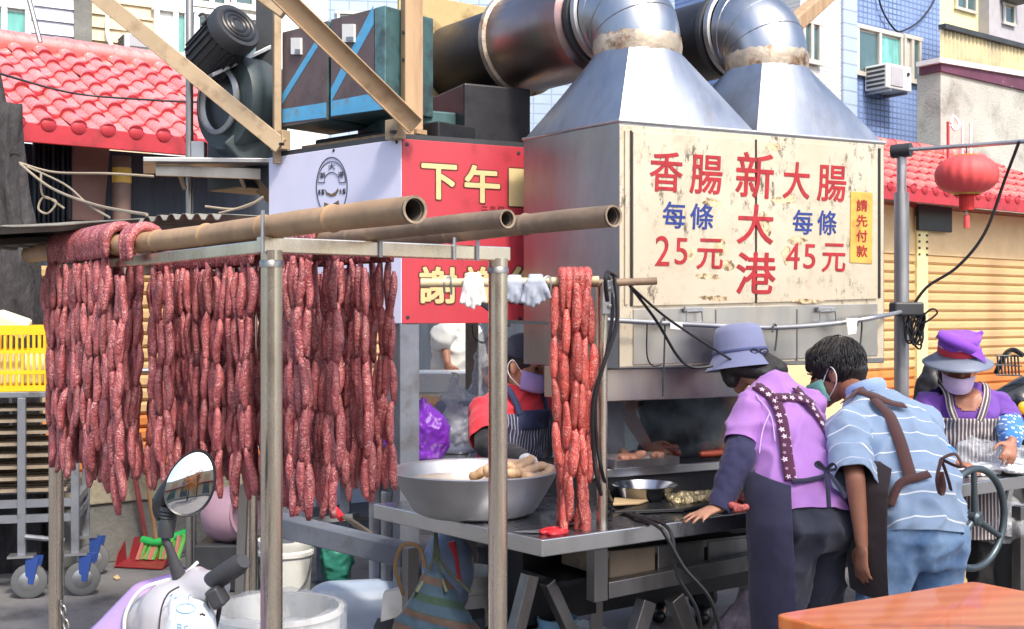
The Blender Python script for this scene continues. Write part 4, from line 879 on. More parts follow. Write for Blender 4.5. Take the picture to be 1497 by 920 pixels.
MB().prism([p + Z * (gz - .012) for p in gq], Z * .01).build('plate', mat('grill_plate', lin(66, 64, 66), .4, metal=.7, var=.3, dirt=(lin(34, 32, 32), 6, .45, .7)), grill)
MB().bar(gq[0] + Z * gz, gq[1] + Z * gz, .03, .035).build('front_rim', M['tablelip'], grill, bevel=.004)
for i in range(4): p = gq[i] + (sum(gq, V(0, 0, 0)) / 4 - gq[i]) * .08; MB().box(p + Z * .25, .05, .05, .5).build('leg', M['darksteel'], grill)
for i in range(34):
    f = .03 + i * .028; a = gq[0] + (gq[1] - gq[0]) * f + HD * .12; b = a + HD * .75
    MB().tube([a + Z * (gz + .006), b + Z * (gz + .006)], .004, 6).build('grate_bar', M['dark'], grill)
# white painted post behind post
o = MB().box(P(895, 640, 5.0), .09, .06, .55, frame(e1)).build('screen_plate', M['framepaint'], None, bevel=.004); tag(o, 'pale upright steel plate beside the grill under the hood corner', 'plate')
o.location.z += 0
# ---------------------------------------------------------------- upright with hanging bar
pe = PG(880, 768, TZ); pe.z = 0
hp = thing('hanging_stand', 'slim steel upright on the table carrying a bamboo hanging bar', 'stand', pe + Z * TZ)
MB().tube([pe + Z * TZ, pe + Z * 1.6], .0195, 16).build('upright', M['post'], hp, smooth=True)
MB().box(pe + Z * 1.56 + V(.02, -.024, 0), .045, .008, .12).build('bracket_plate', M['galv'], hp, bevel=.003)
for z in (1.53, 1.59): MB().lathe([(.001, .008), (.008, .007), (.009, 0)], pe + Z * z + V(.025, -.028, 0), V(0, -1, 0), 8).build('bolt', M['pipe'], hp)
ba, bb_, bc = P(615, 414, 4.02), P(880, 411, 4.07), P(960, 410, 4.12)
MB().tube(spline([ba, P(740, 413, 4.04), P(875, 410, 4.07)], 6), .0155, 14).build('bar', mat('pale_bamboo', lin(206, 188, 150), .5, var=.12), hp, smooth=True)
MB().tube([P(800, 417, 4.1), P(960, 411, 4.12)], .0135, 14).build('bar', M['bamboo2'], hp, smooth=True)
for px in (655, 800):
    p = P(px, 414, 4.03); MB().tube(spline([p + V(-.012, -.01, -.035), p + V(-.012, -.02, 0), p + V(-.006, -.008, .02), p + V(.008, -.01, .02), p + V(.012, -.02, 0), p + V(.012, -.01, -.04)], 4), .004, 6).build('clip', M['galv'], hp, smooth=True)
MB().bar(P(700, 440, 4.12), P(745, 475, 4.25), .012, .016).build('brace', M['dark'], hp); MB().bar(P(740, 470, 4.3), P(800, 473, 4.4), .02, .012).build('brace', M['dark'], hp)
# fresh sausage string on the bar
es = thing('sausage_string', 'bright red fresh sausage string hung from the bamboo bar down to the table', 'sausages', P(838, 408, 4.07))
for k in range(11):
    px = 813 + k * 4.9; yo = random.uniform(0, 45); dd = 4.06 + (-.03, .03, 0)[k % 3]
    n = 5 if k not in (0, 10) else 4
    strand(es, P(px, 412 + yo, dd - .02), n, 500 + k, SF, .158, .008)
for k in range(5):
    px = 822 + k * 9; c = P(px, 411, 4.06); pts = [c + V(0, math.cos(a) * .034, math.sin(a) * .034) for a in [math.pi * j / 6 for j in range(7)]]
    pts = [pts[0] - Z * .1] + pts + [pts[-1] - Z * .12]; MB().tube(spline(pts, 3), [.0175 * (.4 + .6 * min(1, j / 4, (24 - j) / 4)) for j in range(25)], 10).build('sausage', M['meat2'], es, smooth=True, ang=180)
for i, (a, b) in enumerate((((838, 756), (872, 775)), ((822, 766), (850, 752)), ((845, 748), (862, 766)))):
    a = PG(*a, TZ + .019); b = PG(*b, TZ + .019); piece('sausage', SF[i], es, a, frame(-(b - a).cross(Z).cross(b - a), -(b - a)).to_3x3() if 0 else Matrix(((b - a).normalized().cross(Z), Z, -(b - a).normalized())).transposed(), (1, 1, .95))
# gloves on the bar
def glove(name, c, m, label, n=5, L=.095, spread=.016, r=.0095, face=V(1, 0, 0)):
    mb = MB()
    for i in range(n):
        x = (i - (n - 1) / 2) * spread; lf = L * (1 - .12 * abs(i - 1.8)); top = c + face * x * .8 + V(0, -.02, -.012); end = c + face * (x * 1.25) + V(0, -.018 - .004 * (i % 2), -lf)
        mb.chain([top, top * .5 + end * .5 + V(0, -.008 * ((i * 7) % 3 - 1), 0), end], [r * 1.15, r * 1.05, r * .85])
    mb.cap(c + face * -spread * 1.4 + V(0, -.016, .0), .015, c + face * spread * 1.4 + V(0, -.016, .0), .015); mb.cap(c + face * -spread * 1.2 + V(0, 0, .02), .01, c + face * spread * 1.2 + V(0, 0, .02), .01); mb.cap(c + face * -spread * 1.1 + V(0, .02, -.03), .013, c + face * spread * 1.1 + V(0, .02, -.03), .013)
    o, _ = organic(name, mb, m, None, .0045, 3, keepbvh=False); tag(o, label, 'glove'); return o
glove('glove', P(692, 411, 4.025), mat('white_cotton', lin(232, 230, 226), .8, bump=.3, bs=400), 'white cotton glove draped over the pale end of the bamboo bar')
gm_ = mat('grey_cotton', lin(168, 176, 190), .85, bump=.3, bs=400)
glove('glove', P(783, 413, 4.03), gm_, 'grey work glove hanging on the bar beside the fresh sausages', 6, .085, .015)
glove('glove', P(752, 414, 4.05), gm_, 'grey work glove hanging on the bar close to the rack post', 4, .07, .014)
# cables
def cable(pts, r, label, m=None, cat='cable'): o = MB().tube(spline(pts, 8), r, 8).build('cable', m or M['black'], None, smooth=True); tag(o, label, cat); return o
tb = lambda px, py: PG(px, py, TZ + .009)
cable([P(898, 405, 4.06), P(902, 470, 4.05), P(880, 540, 4.03), P(867, 590, 4.03), P(868, 660, 4.05), P(878, 720, 4.08), tb(893, 744), tb(930, 756), tb(962, 770), P(975, 786, 4.0), P(1000, 830, 3.99), P(1040, 880, 4.0), P(1060, 960, 4.02)], .0075, 'thick black cable running from the hanging bar down across the table edge')
cable([P(890, 404, 4.1), P(896, 450, 4.08), P(886, 520, 4.05), P(872, 575, 4.05), P(872, 640, 4.06), P(884, 705, 4.1), tb(900, 738), tb(945, 758), tb(972, 768), P(984, 790, 4.02), P(990, 840, 4.0), P(1020, 895, 4.0), P(1030, 970, 4.02)], .0065, 'second black cable beside the thick one over the table edge')
cable([P(900, 404, 4.08), P(889, 398, 4.02), P(885, 412, 4.0), P(888, 440, 4.04)], .008, 'black cable loop knotted over the hanging bar end')
cable([P(921, 418, 4.12), P(960, 470, 4.4), P(990, 520, 4.5), P(1012, 537, 4.52), P(1042, 535, 4.54)], .006, 'black cable drooping in front of the hood bottom edge')
cable([P(921, 418, 4.12), P(975, 465, 4.4), P(1040, 508, 4.52), P(1075, 530, 4.56)], .005, 'straight black cable slanting from the bar end past the latch')
cable([PF.pt(946, 473, .1), PF.pt(946, 520, .09), PF.pt(955, 535, .09), PF.pt(968, 532, .09)], .003, 'thin dark wire looped under the hood rail')
# the tee topped post, lantern, arm, coil
tp = XY(1318, 6.0); t = thing('tee_post', 'grey two-stage steel post with a tee head beside the hood', 'post', tp)
z1 = P(0, 282, 6).z; z2 = P(0, 225, 6).z
MB().tube([tp, tp + Z * z1], .037, 18).build('lower_tube', M['galv'], t, smooth=True); MB().tube([tp + Z * z1, tp + Z * z2], .025, 16).build('upper_tube', M['galv'], t, smooth=True)
MB().tube([P(1304, 222, 6.02), P(1332, 219, 5.96)], .036, 18).build('tee_head', M['dark'], t, smooth=True)
MB().tube([P(1330, 219, 5.96), P(1420, 213, 5.8), P(1510, 206, 5.6)], .011, 10).build('arm', M['galv'], t, smooth=True)
lc = P(1413, 256, 5.8); ln = thing('lantern', 'round ribbed red paper lantern with a red tassel hanging from the steel arm', 'lantern', lc)
mb = MB(); rows = []; nb = 72
for i in range(13):
    th = math.pi * (.07 + .86 * i / 12); rr = .152 * math.sin(th) ** .72; zz = .098 * math.cos(th)
    rows.append([lc + V(math.cos(a), math.sin(a), 0) * rr * (1 - .035 * abs(math.sin(a * 9)) ** .6) + Z * zz for a in [2 * math.pi * k / nb for k in range(nb)]])
M['lantern'] = mat('lantern_silk', lin(226, 84, 84), .6, var=.1, sss=.1); M['gold'] = mat('gold_trim', lin(206, 160, 70), .4, metal=.6)
mb.grid(rows, True, True).build('shade', M['lantern'], ln, smooth=True, ang=180)
MB().lathe([(.06, -.09), (.075, -.086), (.062, -.1)], lc, Z, 30).build('bottom_trim', M['gold'], ln, smooth=True); MB().lathe([(.055, .1), (.07, .092), (.05, .088)], lc, Z, 30).build('top_trim', M['gold'], ln, smooth=True)
MB().lathe([(.034, -.092), (.036, -.1), (.036, -.175), (.001, -.175)], lc, Z, 20).build('fringe', mat('fringe_red', lin(200, 44, 40), .7, bump=.6, bs=200, stretch=(3, 3, .1)), ln)
MB().tube([lc - Z * .175, lc - Z * .2], .003, 6).build('cord', M['white'], ln); MB().lathe([(.012, -.2), (.014, -.21), (.015, -.265), (.001, -.265)], lc, Z, 12).build('tassel', M['lantern'], ln)
MB().tube([lc + Z * .1, P(1413, 214, 5.8)], .003, 6).build('wire', M['dark'], ln)
cable([P(1490, 207, 5.62), P(1470, 260, 5.75), P(1440, 340, 5.8), P(1400, 390, 5.85), P(1355, 420, 5.9), P(1332, 452, 5.92)], .008, 'black cable hanging from the arm end past the red lantern')
mb = MB()
for k in range(9):
    c = P(1338 + random.uniform(-5, 5), 476 + random.uniform(-4, 6), 5.88 + k * .006); w_ = random.uniform(.02, .05); h_ = random.uniform(.07, .11); tl = random.uniform(-.35, .35)
    mb.tube([c + V(math.cos(a) * w_ + math.sin(a) * h_ * tl, 0, math.sin(a) * h_ ) for a in [2 * math.pi * j / 18 for j in range(18)]], .0055, 6, closed=True)
o = mb.build('cable_coil', M['black'], None, smooth=True); tag(o, 'bundled coil of black cable tied to the tee-topped post', 'cable')
cable([P(1342, 468, 5.88), P(1362, 452, 5.85), P(1370, 458, 5.85), P(1355, 470, 5.86), P(1343, 474, 5.88)], .005, 'loose black cable loop beside the coiled bundle')
o = MB().box(P(1325, 452, 5.92), .15, .1, .07).build('pipe_clamp', M['dark'], None, bevel=.01); tag(o, 'dark pipe clamp on the tee-topped post above the cable coil', 'clamp')
rd = thing('antenna_stand', 'thin white and red rods standing behind the red lantern', 'rods', P(1397, 225, 11.5))
for x0, y0, x1, y1, m in ((1386, 178, 1386, 240, 'redtrim'), (1407, 176, 1407, 240, 'white'), (1419, 180, 1419, 240, 'white')): MB().tube([P(x0, y0, 11.8), P(x1, y1, 11.8)], .016, 6).build('rod', M[m], rd)
MB().tube(spline([P(1388, 185, 11.8), P(1394, 170, 11.8), P(1402, 182, 11.8), P(1396, 190, 11.8), P(1389, 180, 11.8)], 5), .016, 6).build('hoop', M['white'], rd)
# ---------------------------------------------------------------- people
M['skin'] = mat('skin', lin(196, 144, 116), .5, var=.1, vs=20, bump=.12, bs=260, sss=.15)
M['skin2'] = mat('tanned_skin', lin(158, 108, 86), .5, var=.12, vs=20, bump=.15, bs=240, sss=.12)
def hairmat():
    s = NT('black_hair'); v = s.coord(scale=(30, 30, 3)); s.l(s.mix(s.ramp(s.noise(v, 6, 4), .4, .7), (.008, .008, .009), (.035, .03, .03)), s.b.inputs['Base Color']); s.b.inputs['Roughness'].default_value = .42
    s.bump(s.noise(s.coord(scale=(60, 60, 5)), 4, 3), .6, .006); return s.m
M['hair'] = hairmat()
def cloth(name, col, col2=None, rough=.85, weave=500, fold=.35): 
    s = NT(name); v = s.coord(); b = s.mix(s.ramp(s.noise(v, 5, 4), .3, .7), mul(col, .9), mul(col, 1.08)); s.l(b, s.b.inputs['Base Color']); s.b.inputs['Roughness'].default_value = rough; s.b.inputs['Sheen Weight'].default_value = .15
    n1 = s.bump(s.noise(s.coord(scale=(1, 1, .5)), 9, 3, .5), fold, .02); s.bump(s.noise(v, weave, 2), .15, .001, n1); return s
def pattern(name, col, fn, rough=.85): s = cloth(name, col, rough=rough); tc = s.n('TexCoord'); sp = s.n('SeparateXYZ'); s.l(tc.outputs['UV'], sp.inputs[0]); fac, c2 = fn(s, sp.outputs[0], sp.outputs[1], tc.outputs['UV']); s.l(s.mix(fac, s.b.inputs['Base Color'].links[0].from_socket, c2), s.b.inputs['Base Color']); return s.m
def stripes(period, duty, c2, ax=1, ph=0):
    def f(s, u, v, uv):
        x = (u, v)[ax]; q = s.math('FRACT', s.math('ADD', s.math('DIVIDE', x, period), 100.0 + ph)); return s.math('LESS_THAN', q, duty), c2
    return f
def dots(scale, rad, c2):
    def f(s, u, v, uv):
        vo = s.n('TexVoronoi'); vo.inputs['Scale'].default_value = scale; vo.inputs['Randomness'].default_value = .35; s.l(uv, vo.inputs['Vector']); return s.math('LESS_THAN', vo.outputs['Distance'], rad), c2
    return f
def flowers(scale, c2):
    def f(s, u, v, uv):
        mp = s.n('Mapping'); mp.inputs['Scale'].default_value = (scale,) * 3; s.l(uv, mp.inputs[0]); vo = s.n('TexVoronoi'); vo.inputs['Scale'].default_value = 1; vo.inputs['Randomness'].default_value = .3; s.l(mp.outputs[0], vo.inputs['Vector'])
        d = s.n('VectorMath'); d.operation = 'SUBTRACT'; s.l(mp.outputs[0], d.inputs[0]); s.l(vo.outputs['Position'], d.inputs[1]); sp = s.n('SeparateXYZ'); s.l(d.outputs[0], sp.inputs[0])
        a = s.math('ARCTAN2', sp.outputs[1], sp.outputs[0]); pet = s.math('ADD', s.math('MULTIPLY', s.math('COSINE', s.math('MULTIPLY', a, 5)), .09), .27)
        k = s.math('LESS_THAN', vo.outputs['Distance'], pet); k2 = s.math('GREATER_THAN', vo.outputs['Distance'], .07); return s.math('MULTIPLY', k, k2), c2
    return f
def loft(mb, rings, a, b, n=28):       # rings: (centre, half width, half depth)
    rows = []
    for c, rw, rd in rings: rows.append([Vector(c) + (a * math.cos(2 * math.pi * k / n) * rw + b * math.sin(2 * math.pi * k / n) * rd) for k in range(n)])
    mb.grid(rows, True, True); return mb
def add_hand(mb, w, d, pn, side, s=1.0, curl=.3, spread=.1, thumb=True):
    # w wrist, d direction of the fingers, pn direction the palm faces, side: towards the thumb
    d = Vector(d).normalized(); side = (Vector(side) - d * Vector(side).dot(d)).normalized(); pn = Vector(pn); pn = (pn - d * pn.dot(d) - side * pn.dot(side)).normalized()
    k = w + d * .085 * s; mb.cap(w, .025 * s, w + d * .03 * s, .031 * s, flat=.6, side=side); mb.cap(w + d * .03 * s, .036 * s, k - d * .008 * s, .038 * s, flat=.38, side=side)
    for i, (o, L) in enumerate(((.031, .068), (.0105, .077), (-.0105, .071), (-.031, .056))):
        p = k + side * o * s - d * (.004 * abs(i - 1)) * s; ang = curl * (1 + .12 * i); dd = (d + side * spread * (1.5 - i) * .45).normalized(); pts = [p]
        for j, f in enumerate((.45, .3, .25)):
            dd = (dd * math.cos(ang * (.6 + .35 * j)) + pn * math.sin(ang * (.6 + .35 * j))).normalized(); pts.append(pts[-1] + dd * L * f * s)
        mb.chain(pts, [.0092 * s, .0088 * s, .008 * s, .0066 * s], n=10)
    if thumb:
        t0 = w + d * .03 * s + side * .028 * s; t1 = t0 + (d * .5 + side * .75 + pn * .25).normalized() * .036 * s; t2 = t1 + (d * .85 + side * .35 + pn * .3).normalized() * .03 * s; t3 = t2 + (d * .95 + side * .1 + pn * .3).normalized() * .022 * s
        mb.chain([t0, t1, t2, t3], [.013 * s, .0105 * s, .0095 * s, .007 * s], n=10)
def headrot(f, u):
    f = Vector(f).normalized(); u = Vector(u); u = (u - f * u.dot(f)).normalized(); r = f.cross(u); return f, u, r, Matrix((r, f, u)).transposed()
def add_head(mb, c, f, u, s=1.0):
    f, u, r, rot = headrot(f, u)
    mb.ell(c + (f * -.008 + u * .025) * s, (.074 * s, .094 * s, .095 * s), rot, 20, 14)
    mb.ell(c + (f * .03 - u * .028) * s, (.062 * s, .062 * s, .078 * s), rot, 18, 12)
    mb.cap(c + (f * .035 - u * .06) * s, .048 * s, c + (f * .068 - u * .092) * s, .026 * s, side=r)
    mb.cap(c + (f * .088 + u * .012) * s, .008 * s, c + (f * .106 - u * .022) * s, .0125 * s)
    for q in (-1, 1):
        mb.ell(c + (r * q * .03 - f * -.078 + u * .022) * s, (.022 * s, .014 * s, .008 * s), rot); mb.ell(c + (r * q * .038 + f * .066 - u * .022) * s, (.02 * s, .018 * s, .022 * s), rot)
        mb.ell(c + (r * q * .078 - f * .012 - u * .008) * s, (.009 * s, .02 * s, .032 * s), rot @ Euler((0, 0, q * .35)).to_matrix()); mb.ell(c + (r * q * .08 - f * .006 - u * .032) * s, (.007 * s, .011 * s, .011 * s), rot)
def eyes(c, f, u, s, parent):
    f, u, r, rot = headrot(f, u)
    for q in (-1, 1):
        p = c + (r * q * .031 + f * .082 + u * .004) * s; e = MB().ell(p, (.0125 * s, .008 * s, .0065 * s), rot).build('eye', M['eye'], parent, smooth=True, ang=180)
        MB().tube([p + (r * x - u * (abs(x) * -.12 - .019) + f * .009) * s for x in (-.018, 0, .018)], .0028 * s, 6).build('eyebrow', M['hair'], parent, smooth=True)
M['eye'] = mat('eye', lin(40, 30, 28), .2, var=.2, bump=0)
def strands(c, rad, r, f, u, n, parent, ok, seed, L=.045):       # short hair lying along the skull, growing away from the crown
    rnd = random.Random(seed); mb = MB(); crown = (u * .9 - f * .45).normalized()
    for i in range(n):
        d = V(rnd.gauss(0, 1), rnd.gauss(0, 1), rnd.gauss(0, 1)).normalized()
        if not ok(d): continue
        fl = (d - crown * .9); fl = (fl - d * fl.dot(d)).normalized() + V(rnd.uniform(-.35, .35), rnd.uniform(-.35, .35), rnd.uniform(-.35, .35)); pts = []; ll = L * rnd.uniform(.6, 1.3)
        for k in range(4):
            q = (d + fl * (k / 3) * ll / rad[0]).normalized(); pts.append(c + r * q.dot(r) * rad[0] + f * q.dot(f) * rad[1] + u * q.dot(u) * rad[2] + q * (.002 + .004 * math.sin(k) * rnd.random()))
        mb.tube(pts, [.0022, .0026, .002, .0005], 4)
    return mb.build('hair_strands', M['hair'], parent, smooth=True, ang=180)
def make_mask(c, f, u, s, m, parent, bvh=None):
    f, u, r, rot = headrot(f, u); mb = MB(); rows = []
    for i in range(9):
        v = -.095 + .085 * i / 8; row = []
        for j in range(13):
            a = (j / 12 - .5) * 2.5; pl = .004 * math.sin(i * 2.4); rr = .082 + .02 * math.cos(a) + (.012 * math.cos(a) * math.sin(math.pi * i / 8)) - .014 * (1 - i / 8) 
            row.append(c + (r * math.sin(a) * rr * .88 + f * (math.cos(a) * (rr + .016 * math.cos(a) ** 3)) + u * (v - .006 * math.cos(a)) + f * (.006 + pl * .4)) * s)
        rows.append(row)
    o = mb.grid(rows).build('face_mask', m, parent, smooth=True, ang=180, solid=.003)
    for q in (-1, 1):
        j = 0 if q < 0 else 12; e = c + (r * q * .086 - f * .014 - u * .0) * s
        MB().tube(spline([rows[1][j], c + (r * q * .09 - f * .018 - u * .045) * s, c + (r * q * .094 - f * .03 - u * .005) * s, c + (r * q * .088 - f * .012 + u * .022) * s, rows[7][j]], 5), .0022 * s, 6).build('ear_loop', M['white'], o, smooth=True)
    return o
def limb(mb, pts, rs): mb.chain(pts, rs); return mb
def skin_body(name, J, m, parent, s=1.0, voxel=.0075):
    mb = MB(); add_head(mb, J['head'], J['hf'], J['hu'], J.get('hs', 1.0))
    f, u, r, rot = headrot(J['hf'], J['hu'])
    mb.cap(J['neck'] - Z * .03, .055 * s, J['head'] + (-f * .02 - u * .05) * J.get('hs', 1.0), .048 * s)
    loft(mb, [(c, w * (.72 if i else .5) if i < len(J['torso']) - 2 else w * .8, d * (.68 if i else .5) if i < len(J['torso']) - 2 else d * .8) for i, (c, w, d) in enumerate(J['torso'])], J['a'], J['b'])
    for k in 'LR':
        sh, el, wr = J['arm' + k]; mb.chain([sh + (el - sh) * .25, el, wr], [.04 * s, .036 * s, .024 * s])
        h = J['hand' + k]; add_hand(mb, wr, *h[:3], s=J.get('handsc', .95), curl=h[3], spread=h[4] if len(h) > 4 else .15)
        hp, kn, an = J['leg' + k]; mb.chain([hp, kn, an], [.075, .055, .036])
    o, bvh = organic(name, mb, m, parent, voxel, 3); return o, bvh
def shoes(J, parent, m):
    for k in 'LR':
        an = J['leg' + k][2]; f = J['foot']; mb = MB(); p = V(an.x, an.y, .045); mb.cap(p - f * .05, .042, p + f * .14 - Z * .008, .036); mb.cap(p - f * .03 + Z * .02, .045, p + f * .03 + Z * .01, .042)
        o, _ = organic('shoe', mb, m, parent, .008, 3, cuts=[(V(0, 0, .004), V(0, 0, -1))], keepbvh=False)
def garments(J, parent, shirt_m, sleeve_m, pants_m, cuff=.6, sr=.066, hem=None, disp=((.09, .012), (.2, .02), (.1, -.036)), legr=(.105, .085, .068), pantname='trousers', it=8):
    a, b = J['a'], J['b']; mb = MB(); loft(mb, [(c, w + .002, d + .004) for c, w, d in J['torso']], a, b)
    for k in 'LR':
        sh, el, wr = J['arm' + k]; mb.cap(J['torso'][-2][0], sr * .8, sh, sr * .98)
    n = (J['torso'][1][0] - J['torso'][0][0]).normalized()
    top = J['torso'][-1][0]
    so_, sb = organic('shirt', mb, shirt_m, parent, .0105, it, disp, cuts=[(J['torso'][0][0] + n * .012, -n), (top + Z * .0, (top - J['torso'][-2][0]).normalized())])
    sl = {}
    for k in 'LR':
        sh, el, wr = J['arm' + k]; e = sh + (el - sh) * min(1, cuff); pts = [sh, e]; rs = [sr, sr * .92]
        if cuff > 1: pts = [sh, el, el + (wr - el) * (cuff - 1)]; rs = [sr, sr * .85, sr * .72]
        m2 = MB(); m2.chain(pts, rs); dirn = (pts[-1] - pts[-2]).normalized(); m2.cap(pts[-1], rs[-1], pts[-1] + dirn * .03, rs[-1])
        sl[k] = organic('sleeve', m2, sleeve_m, parent, .0105, it - 2, disp, cuts=[(pts[-1] + dirn * .008, dirn)], solid=.003)[0]
    m3 = MB(); t0 = J['torso'][0][0]; mid = (J['legL'][0] + J['legR'][0]) / 2
    w0, d0 = J['torso'][0][1:]; loft(m3, [(mid - Z * .1, w0 * .75, d0 * .7), (mid - Z * .03, w0 * .92, d0 * .93), (t0, w0 * .94, d0 * .95), (t0 + n * .06, w0 * .92, d0 * .92), (t0 + n * .13, w0 * .84, d0 * .84)], a, b)
    for k in 'LR': hp, kn, an = J['leg' + k]; m3.chain([hp, kn, an + Z * .03], list(legr))
    po, pb_ = organic(pantname, m3, pants_m, parent, .012, 8, disp)
    return so_, sb, sl, po, pb_
def limbs_from(pel, a, f, knee_f=.04, w=.09, dz=0):
    out = {}
    for k, q in (('L', -1), ('R', 1)):
        h = pel + a * q * w - Z * .04; kn = V(h.x, h.y, .42) + f * knee_f + a * q * .01; an = V(h.x, h.y, .07) + f * .0 + a * q * .015; out['leg' + k] = (h, kn, an)
    return out
def facevec(x, y): return V(x, y, 0).normalized()
def acrossof(f): return f.cross(Z).normalized()
blackshoe = M['black']
# --- purple shirt, bucket hat
f = facevec(-.56, .83); a = acrossof(f); J = dict(a=a, b=f, foot=f, handsc=.92)
J['torso'] = [(V(1.082, 4.235, .735), .215, .165), (V(1.072, 4.30, .85), .200, .15), (V(1.062, 4.375, .96), .188, .135), (V(1.048, 4.47, 1.08), .190, .13), (V(1.038, 4.515, 1.17), .165, .10), (V(1.026, 4.545, 1.235), .075, .065), (V(1.018, 4.56, 1.27), .056, .056)]
J['neck'] = V(1.018, 4.56, 1.26); J['head'] = P(1085, 527, 4.66); J['hf'] = V(-.28, .86, -.42); J['hu'] = V(-.12, .42, 1); J['hs'] = .98
J['armL'] = (V(.895, 4.42, 1.12), P(1080, 672, 4.31), PG(1052, 741, .80)); J['handL'] = (PG(1003, 763, .765) - PG(1050, 744, .8), V(0, 0, -1), -f * -1, .12, .5)
J['armR'] = (V(1.18, 4.61, 1.13), V(1.2, 4.80, .97), V(1.08, 4.95, .85)); J['handR'] = (V(-.6, .5, -.4), V(0, 0, -1), V(-.5, -.5, 0), .3)
J.update(limbs_from(V(1.085, 4.25, .78), a, f, .05))
pu = thing('person', 'person in purple shirt and blue bucket hat leaning a hand on the steel table', 'person', V(1.085, 4.25, 0))
skin_body('body', J, M['skin'], pu)
purple = cloth('purple_jersey', lin(182, 130, 204), fold=.3).m
so_, sb, sl, po, pb_ = garments(J, pu, purple, purple, cloth('navy_trousers', lin(46, 50, 66)).m, .62, .068)
shoes(J, pu, blackshoe)
navy = cloth('navy_sleeve', lin(50, 50, 84), fold=.5).m; navyap = cloth('navy_apron', lin(44, 44, 70), fold=.3).m
sh, el, wr = J['armL']; mb = MB(); p0 = sh + (el - sh) * .74; mb.chain([p0, el, wr + (wr - el).normalized() * .0], [.06, .062, .04]); d = (wr - el).normalized(); mb.cap(wr, .04, wr + d * .03, .034)
organic('oversleeve', mb, navy, pu, .009, 5, ((.05, .018),), cuts=[(wr + d * .012, d)], solid=.003)
sh, el, wr = J['armR']; mb = MB(); mb.chain([sh + (el - sh) * .6, el, wr], [.06, .058, .04]); organic('oversleeve', mb, navy, pu, .01, 5)
# hat
hc = P(1083, 523, 4.66); hu = V(-.1, .12, 1).normalized(); hatm = cloth('blue_hat_cotton', lin(122, 128, 162), fold=.15).m
hat = MB().lathe([(.002, .136), (.05, .135), (.084, .126), (.097, .1), (.104, .045), (.107, .02), (.109, .015), (.125, -.012), (.146, -.04), (.148, -.043), (.144, -.043), (.105, .008)], hc, hu, 40).build('bucket_hat', hatm, pu, smooth=True, ang=60)
MB().lathe([(.1075, .02), (.112, .022), (.112, .03), (.1065, .032)], hc, hu, 40).build('drawstring', cloth('hat_cord', lin(84, 92, 138)).m, hat, smooth=True)
q = hc + hu * .028 + V(.055, -.1, 0)
for s_ in (1, -1): MB().tube(spline([q, q + V(.022 * s_, -.01, .012), q + V(.034 * s_, -.008, 0), q + V(.02 * s_, -.01, -.008), q], 4), .0035, 6).build('bow', cloth('bow_cord%d' % s_, lin(40, 44, 70)).m, hat, smooth=True)
mb = MB(); ff, uu, rr, rot = headrot(J['hf'], J['hu']); hd = J['head']
mb.ell(hd + uu * .02 - ff * .012, (.082, .098, .098), rot); mb.cap(hd - ff * .05 - uu * .02 + rr * .03, .055, J['neck'] - ff * .02 + Z * .015 + a * .02, .042); mb.cap(hd - ff * .03 - uu * .04 - rr * .05, .04, J['neck'] - a * .04 + Z * .01, .03); mb.cap(hd + ff * .015 - rr * .058 + uu * .0, .04, hd + ff * .01 - rr * .06 - uu * .085, .03); mb.cap(hd + ff * .05 - rr * .045 + uu * .0, .035, hd + ff * .05 - rr * .05 - uu * .06, .024)
organic('hair', mb, M['hair'], pu, .009, 3, cuts=[(hc + hu * .05, hu)], keepbvh=False); strands(hd + uu * .02 - ff * .012, (.083, .099, .099), rr, ff, uu, 900, pu, lambda d: d.dot(ff) < .3 and -.9 < d.z < .25, 5, .06)
fl = pattern('flower_strap', lin(84, 34, 66), flowers(30, lin(236, 216, 232)))
wv = sb
def onb(px, py, d): return P(px, py, d)
strap('apron_strap', [onb(1098, 546, 4.42), onb(1125, 562, 4.38), onb(1140, 585, 4.34), onb(1147, 620, 4.28), onb(1152, 660, 4.2), onb(1158, 692, 4.12)], .044, sb, .006, fl, pu)
strap('apron_strap', [onb(1168, 560, 4.45), onb(1186, 580, 4.42), onb(1200, 605, 4.4), onb(1212, 640, 4.36), onb(1217, 668, 4.3)], .044, sb, .006, fl, pu)
strap('cross_strap', [onb(1135, 570, 4.36), onb(1160, 573, 4.38), onb(1185, 580, 4.42), onb(1198, 586, 4.42)], .04, sb, .009, fl, pu)
mb = MB(); loft(mb, [(V(1.095, 4.24, .3), .24, .2), (V(1.09, 4.24, .6), .245, .2), (V(1.082, 4.25, .76), .245, .196), (V(1.074, 4.30, .87), .232, .182), (V(1.068, 4.34, .93), .222, .17)], a, f, 40)
ap, _ = organic('apron', mb, navyap, pu, .011, 6, ((.12, .014),), cuts=[(V(1.028, 4.1, 0), V(1, -.25, .05)), (V(1.06, 4.3, .895), V(.22, -.1, 1)), (V(0, 0, .36), V(0, 0, -1))], solid=.003)
strap('waist_tie', [onb(1160, 690, 4.1), onb(1185, 688, 4.1), onb(1205, 686, 4.12), onb(1220, 684, 4.15)], .018, sb, .012, navyap, pu)
kn = P(1207, 688, 4.07)
for pts in ([kn, P(1210, 710, 4.04), P(1212, 742, 4.03)], [kn, P(1222, 705, 4.05), P(1236, 728, 4.06)], [kn, P(1196, 676, 4.05), P(1192, 680, 4.05), kn], [kn, P(1218, 678, 4.05), P(1222, 686, 4.05), kn]):
    MB().tube(spline(pts, 5), .008, 6, flat=.35, side=V(1, 0, 0)).build('tie_end', navyap, pu, smooth=True)
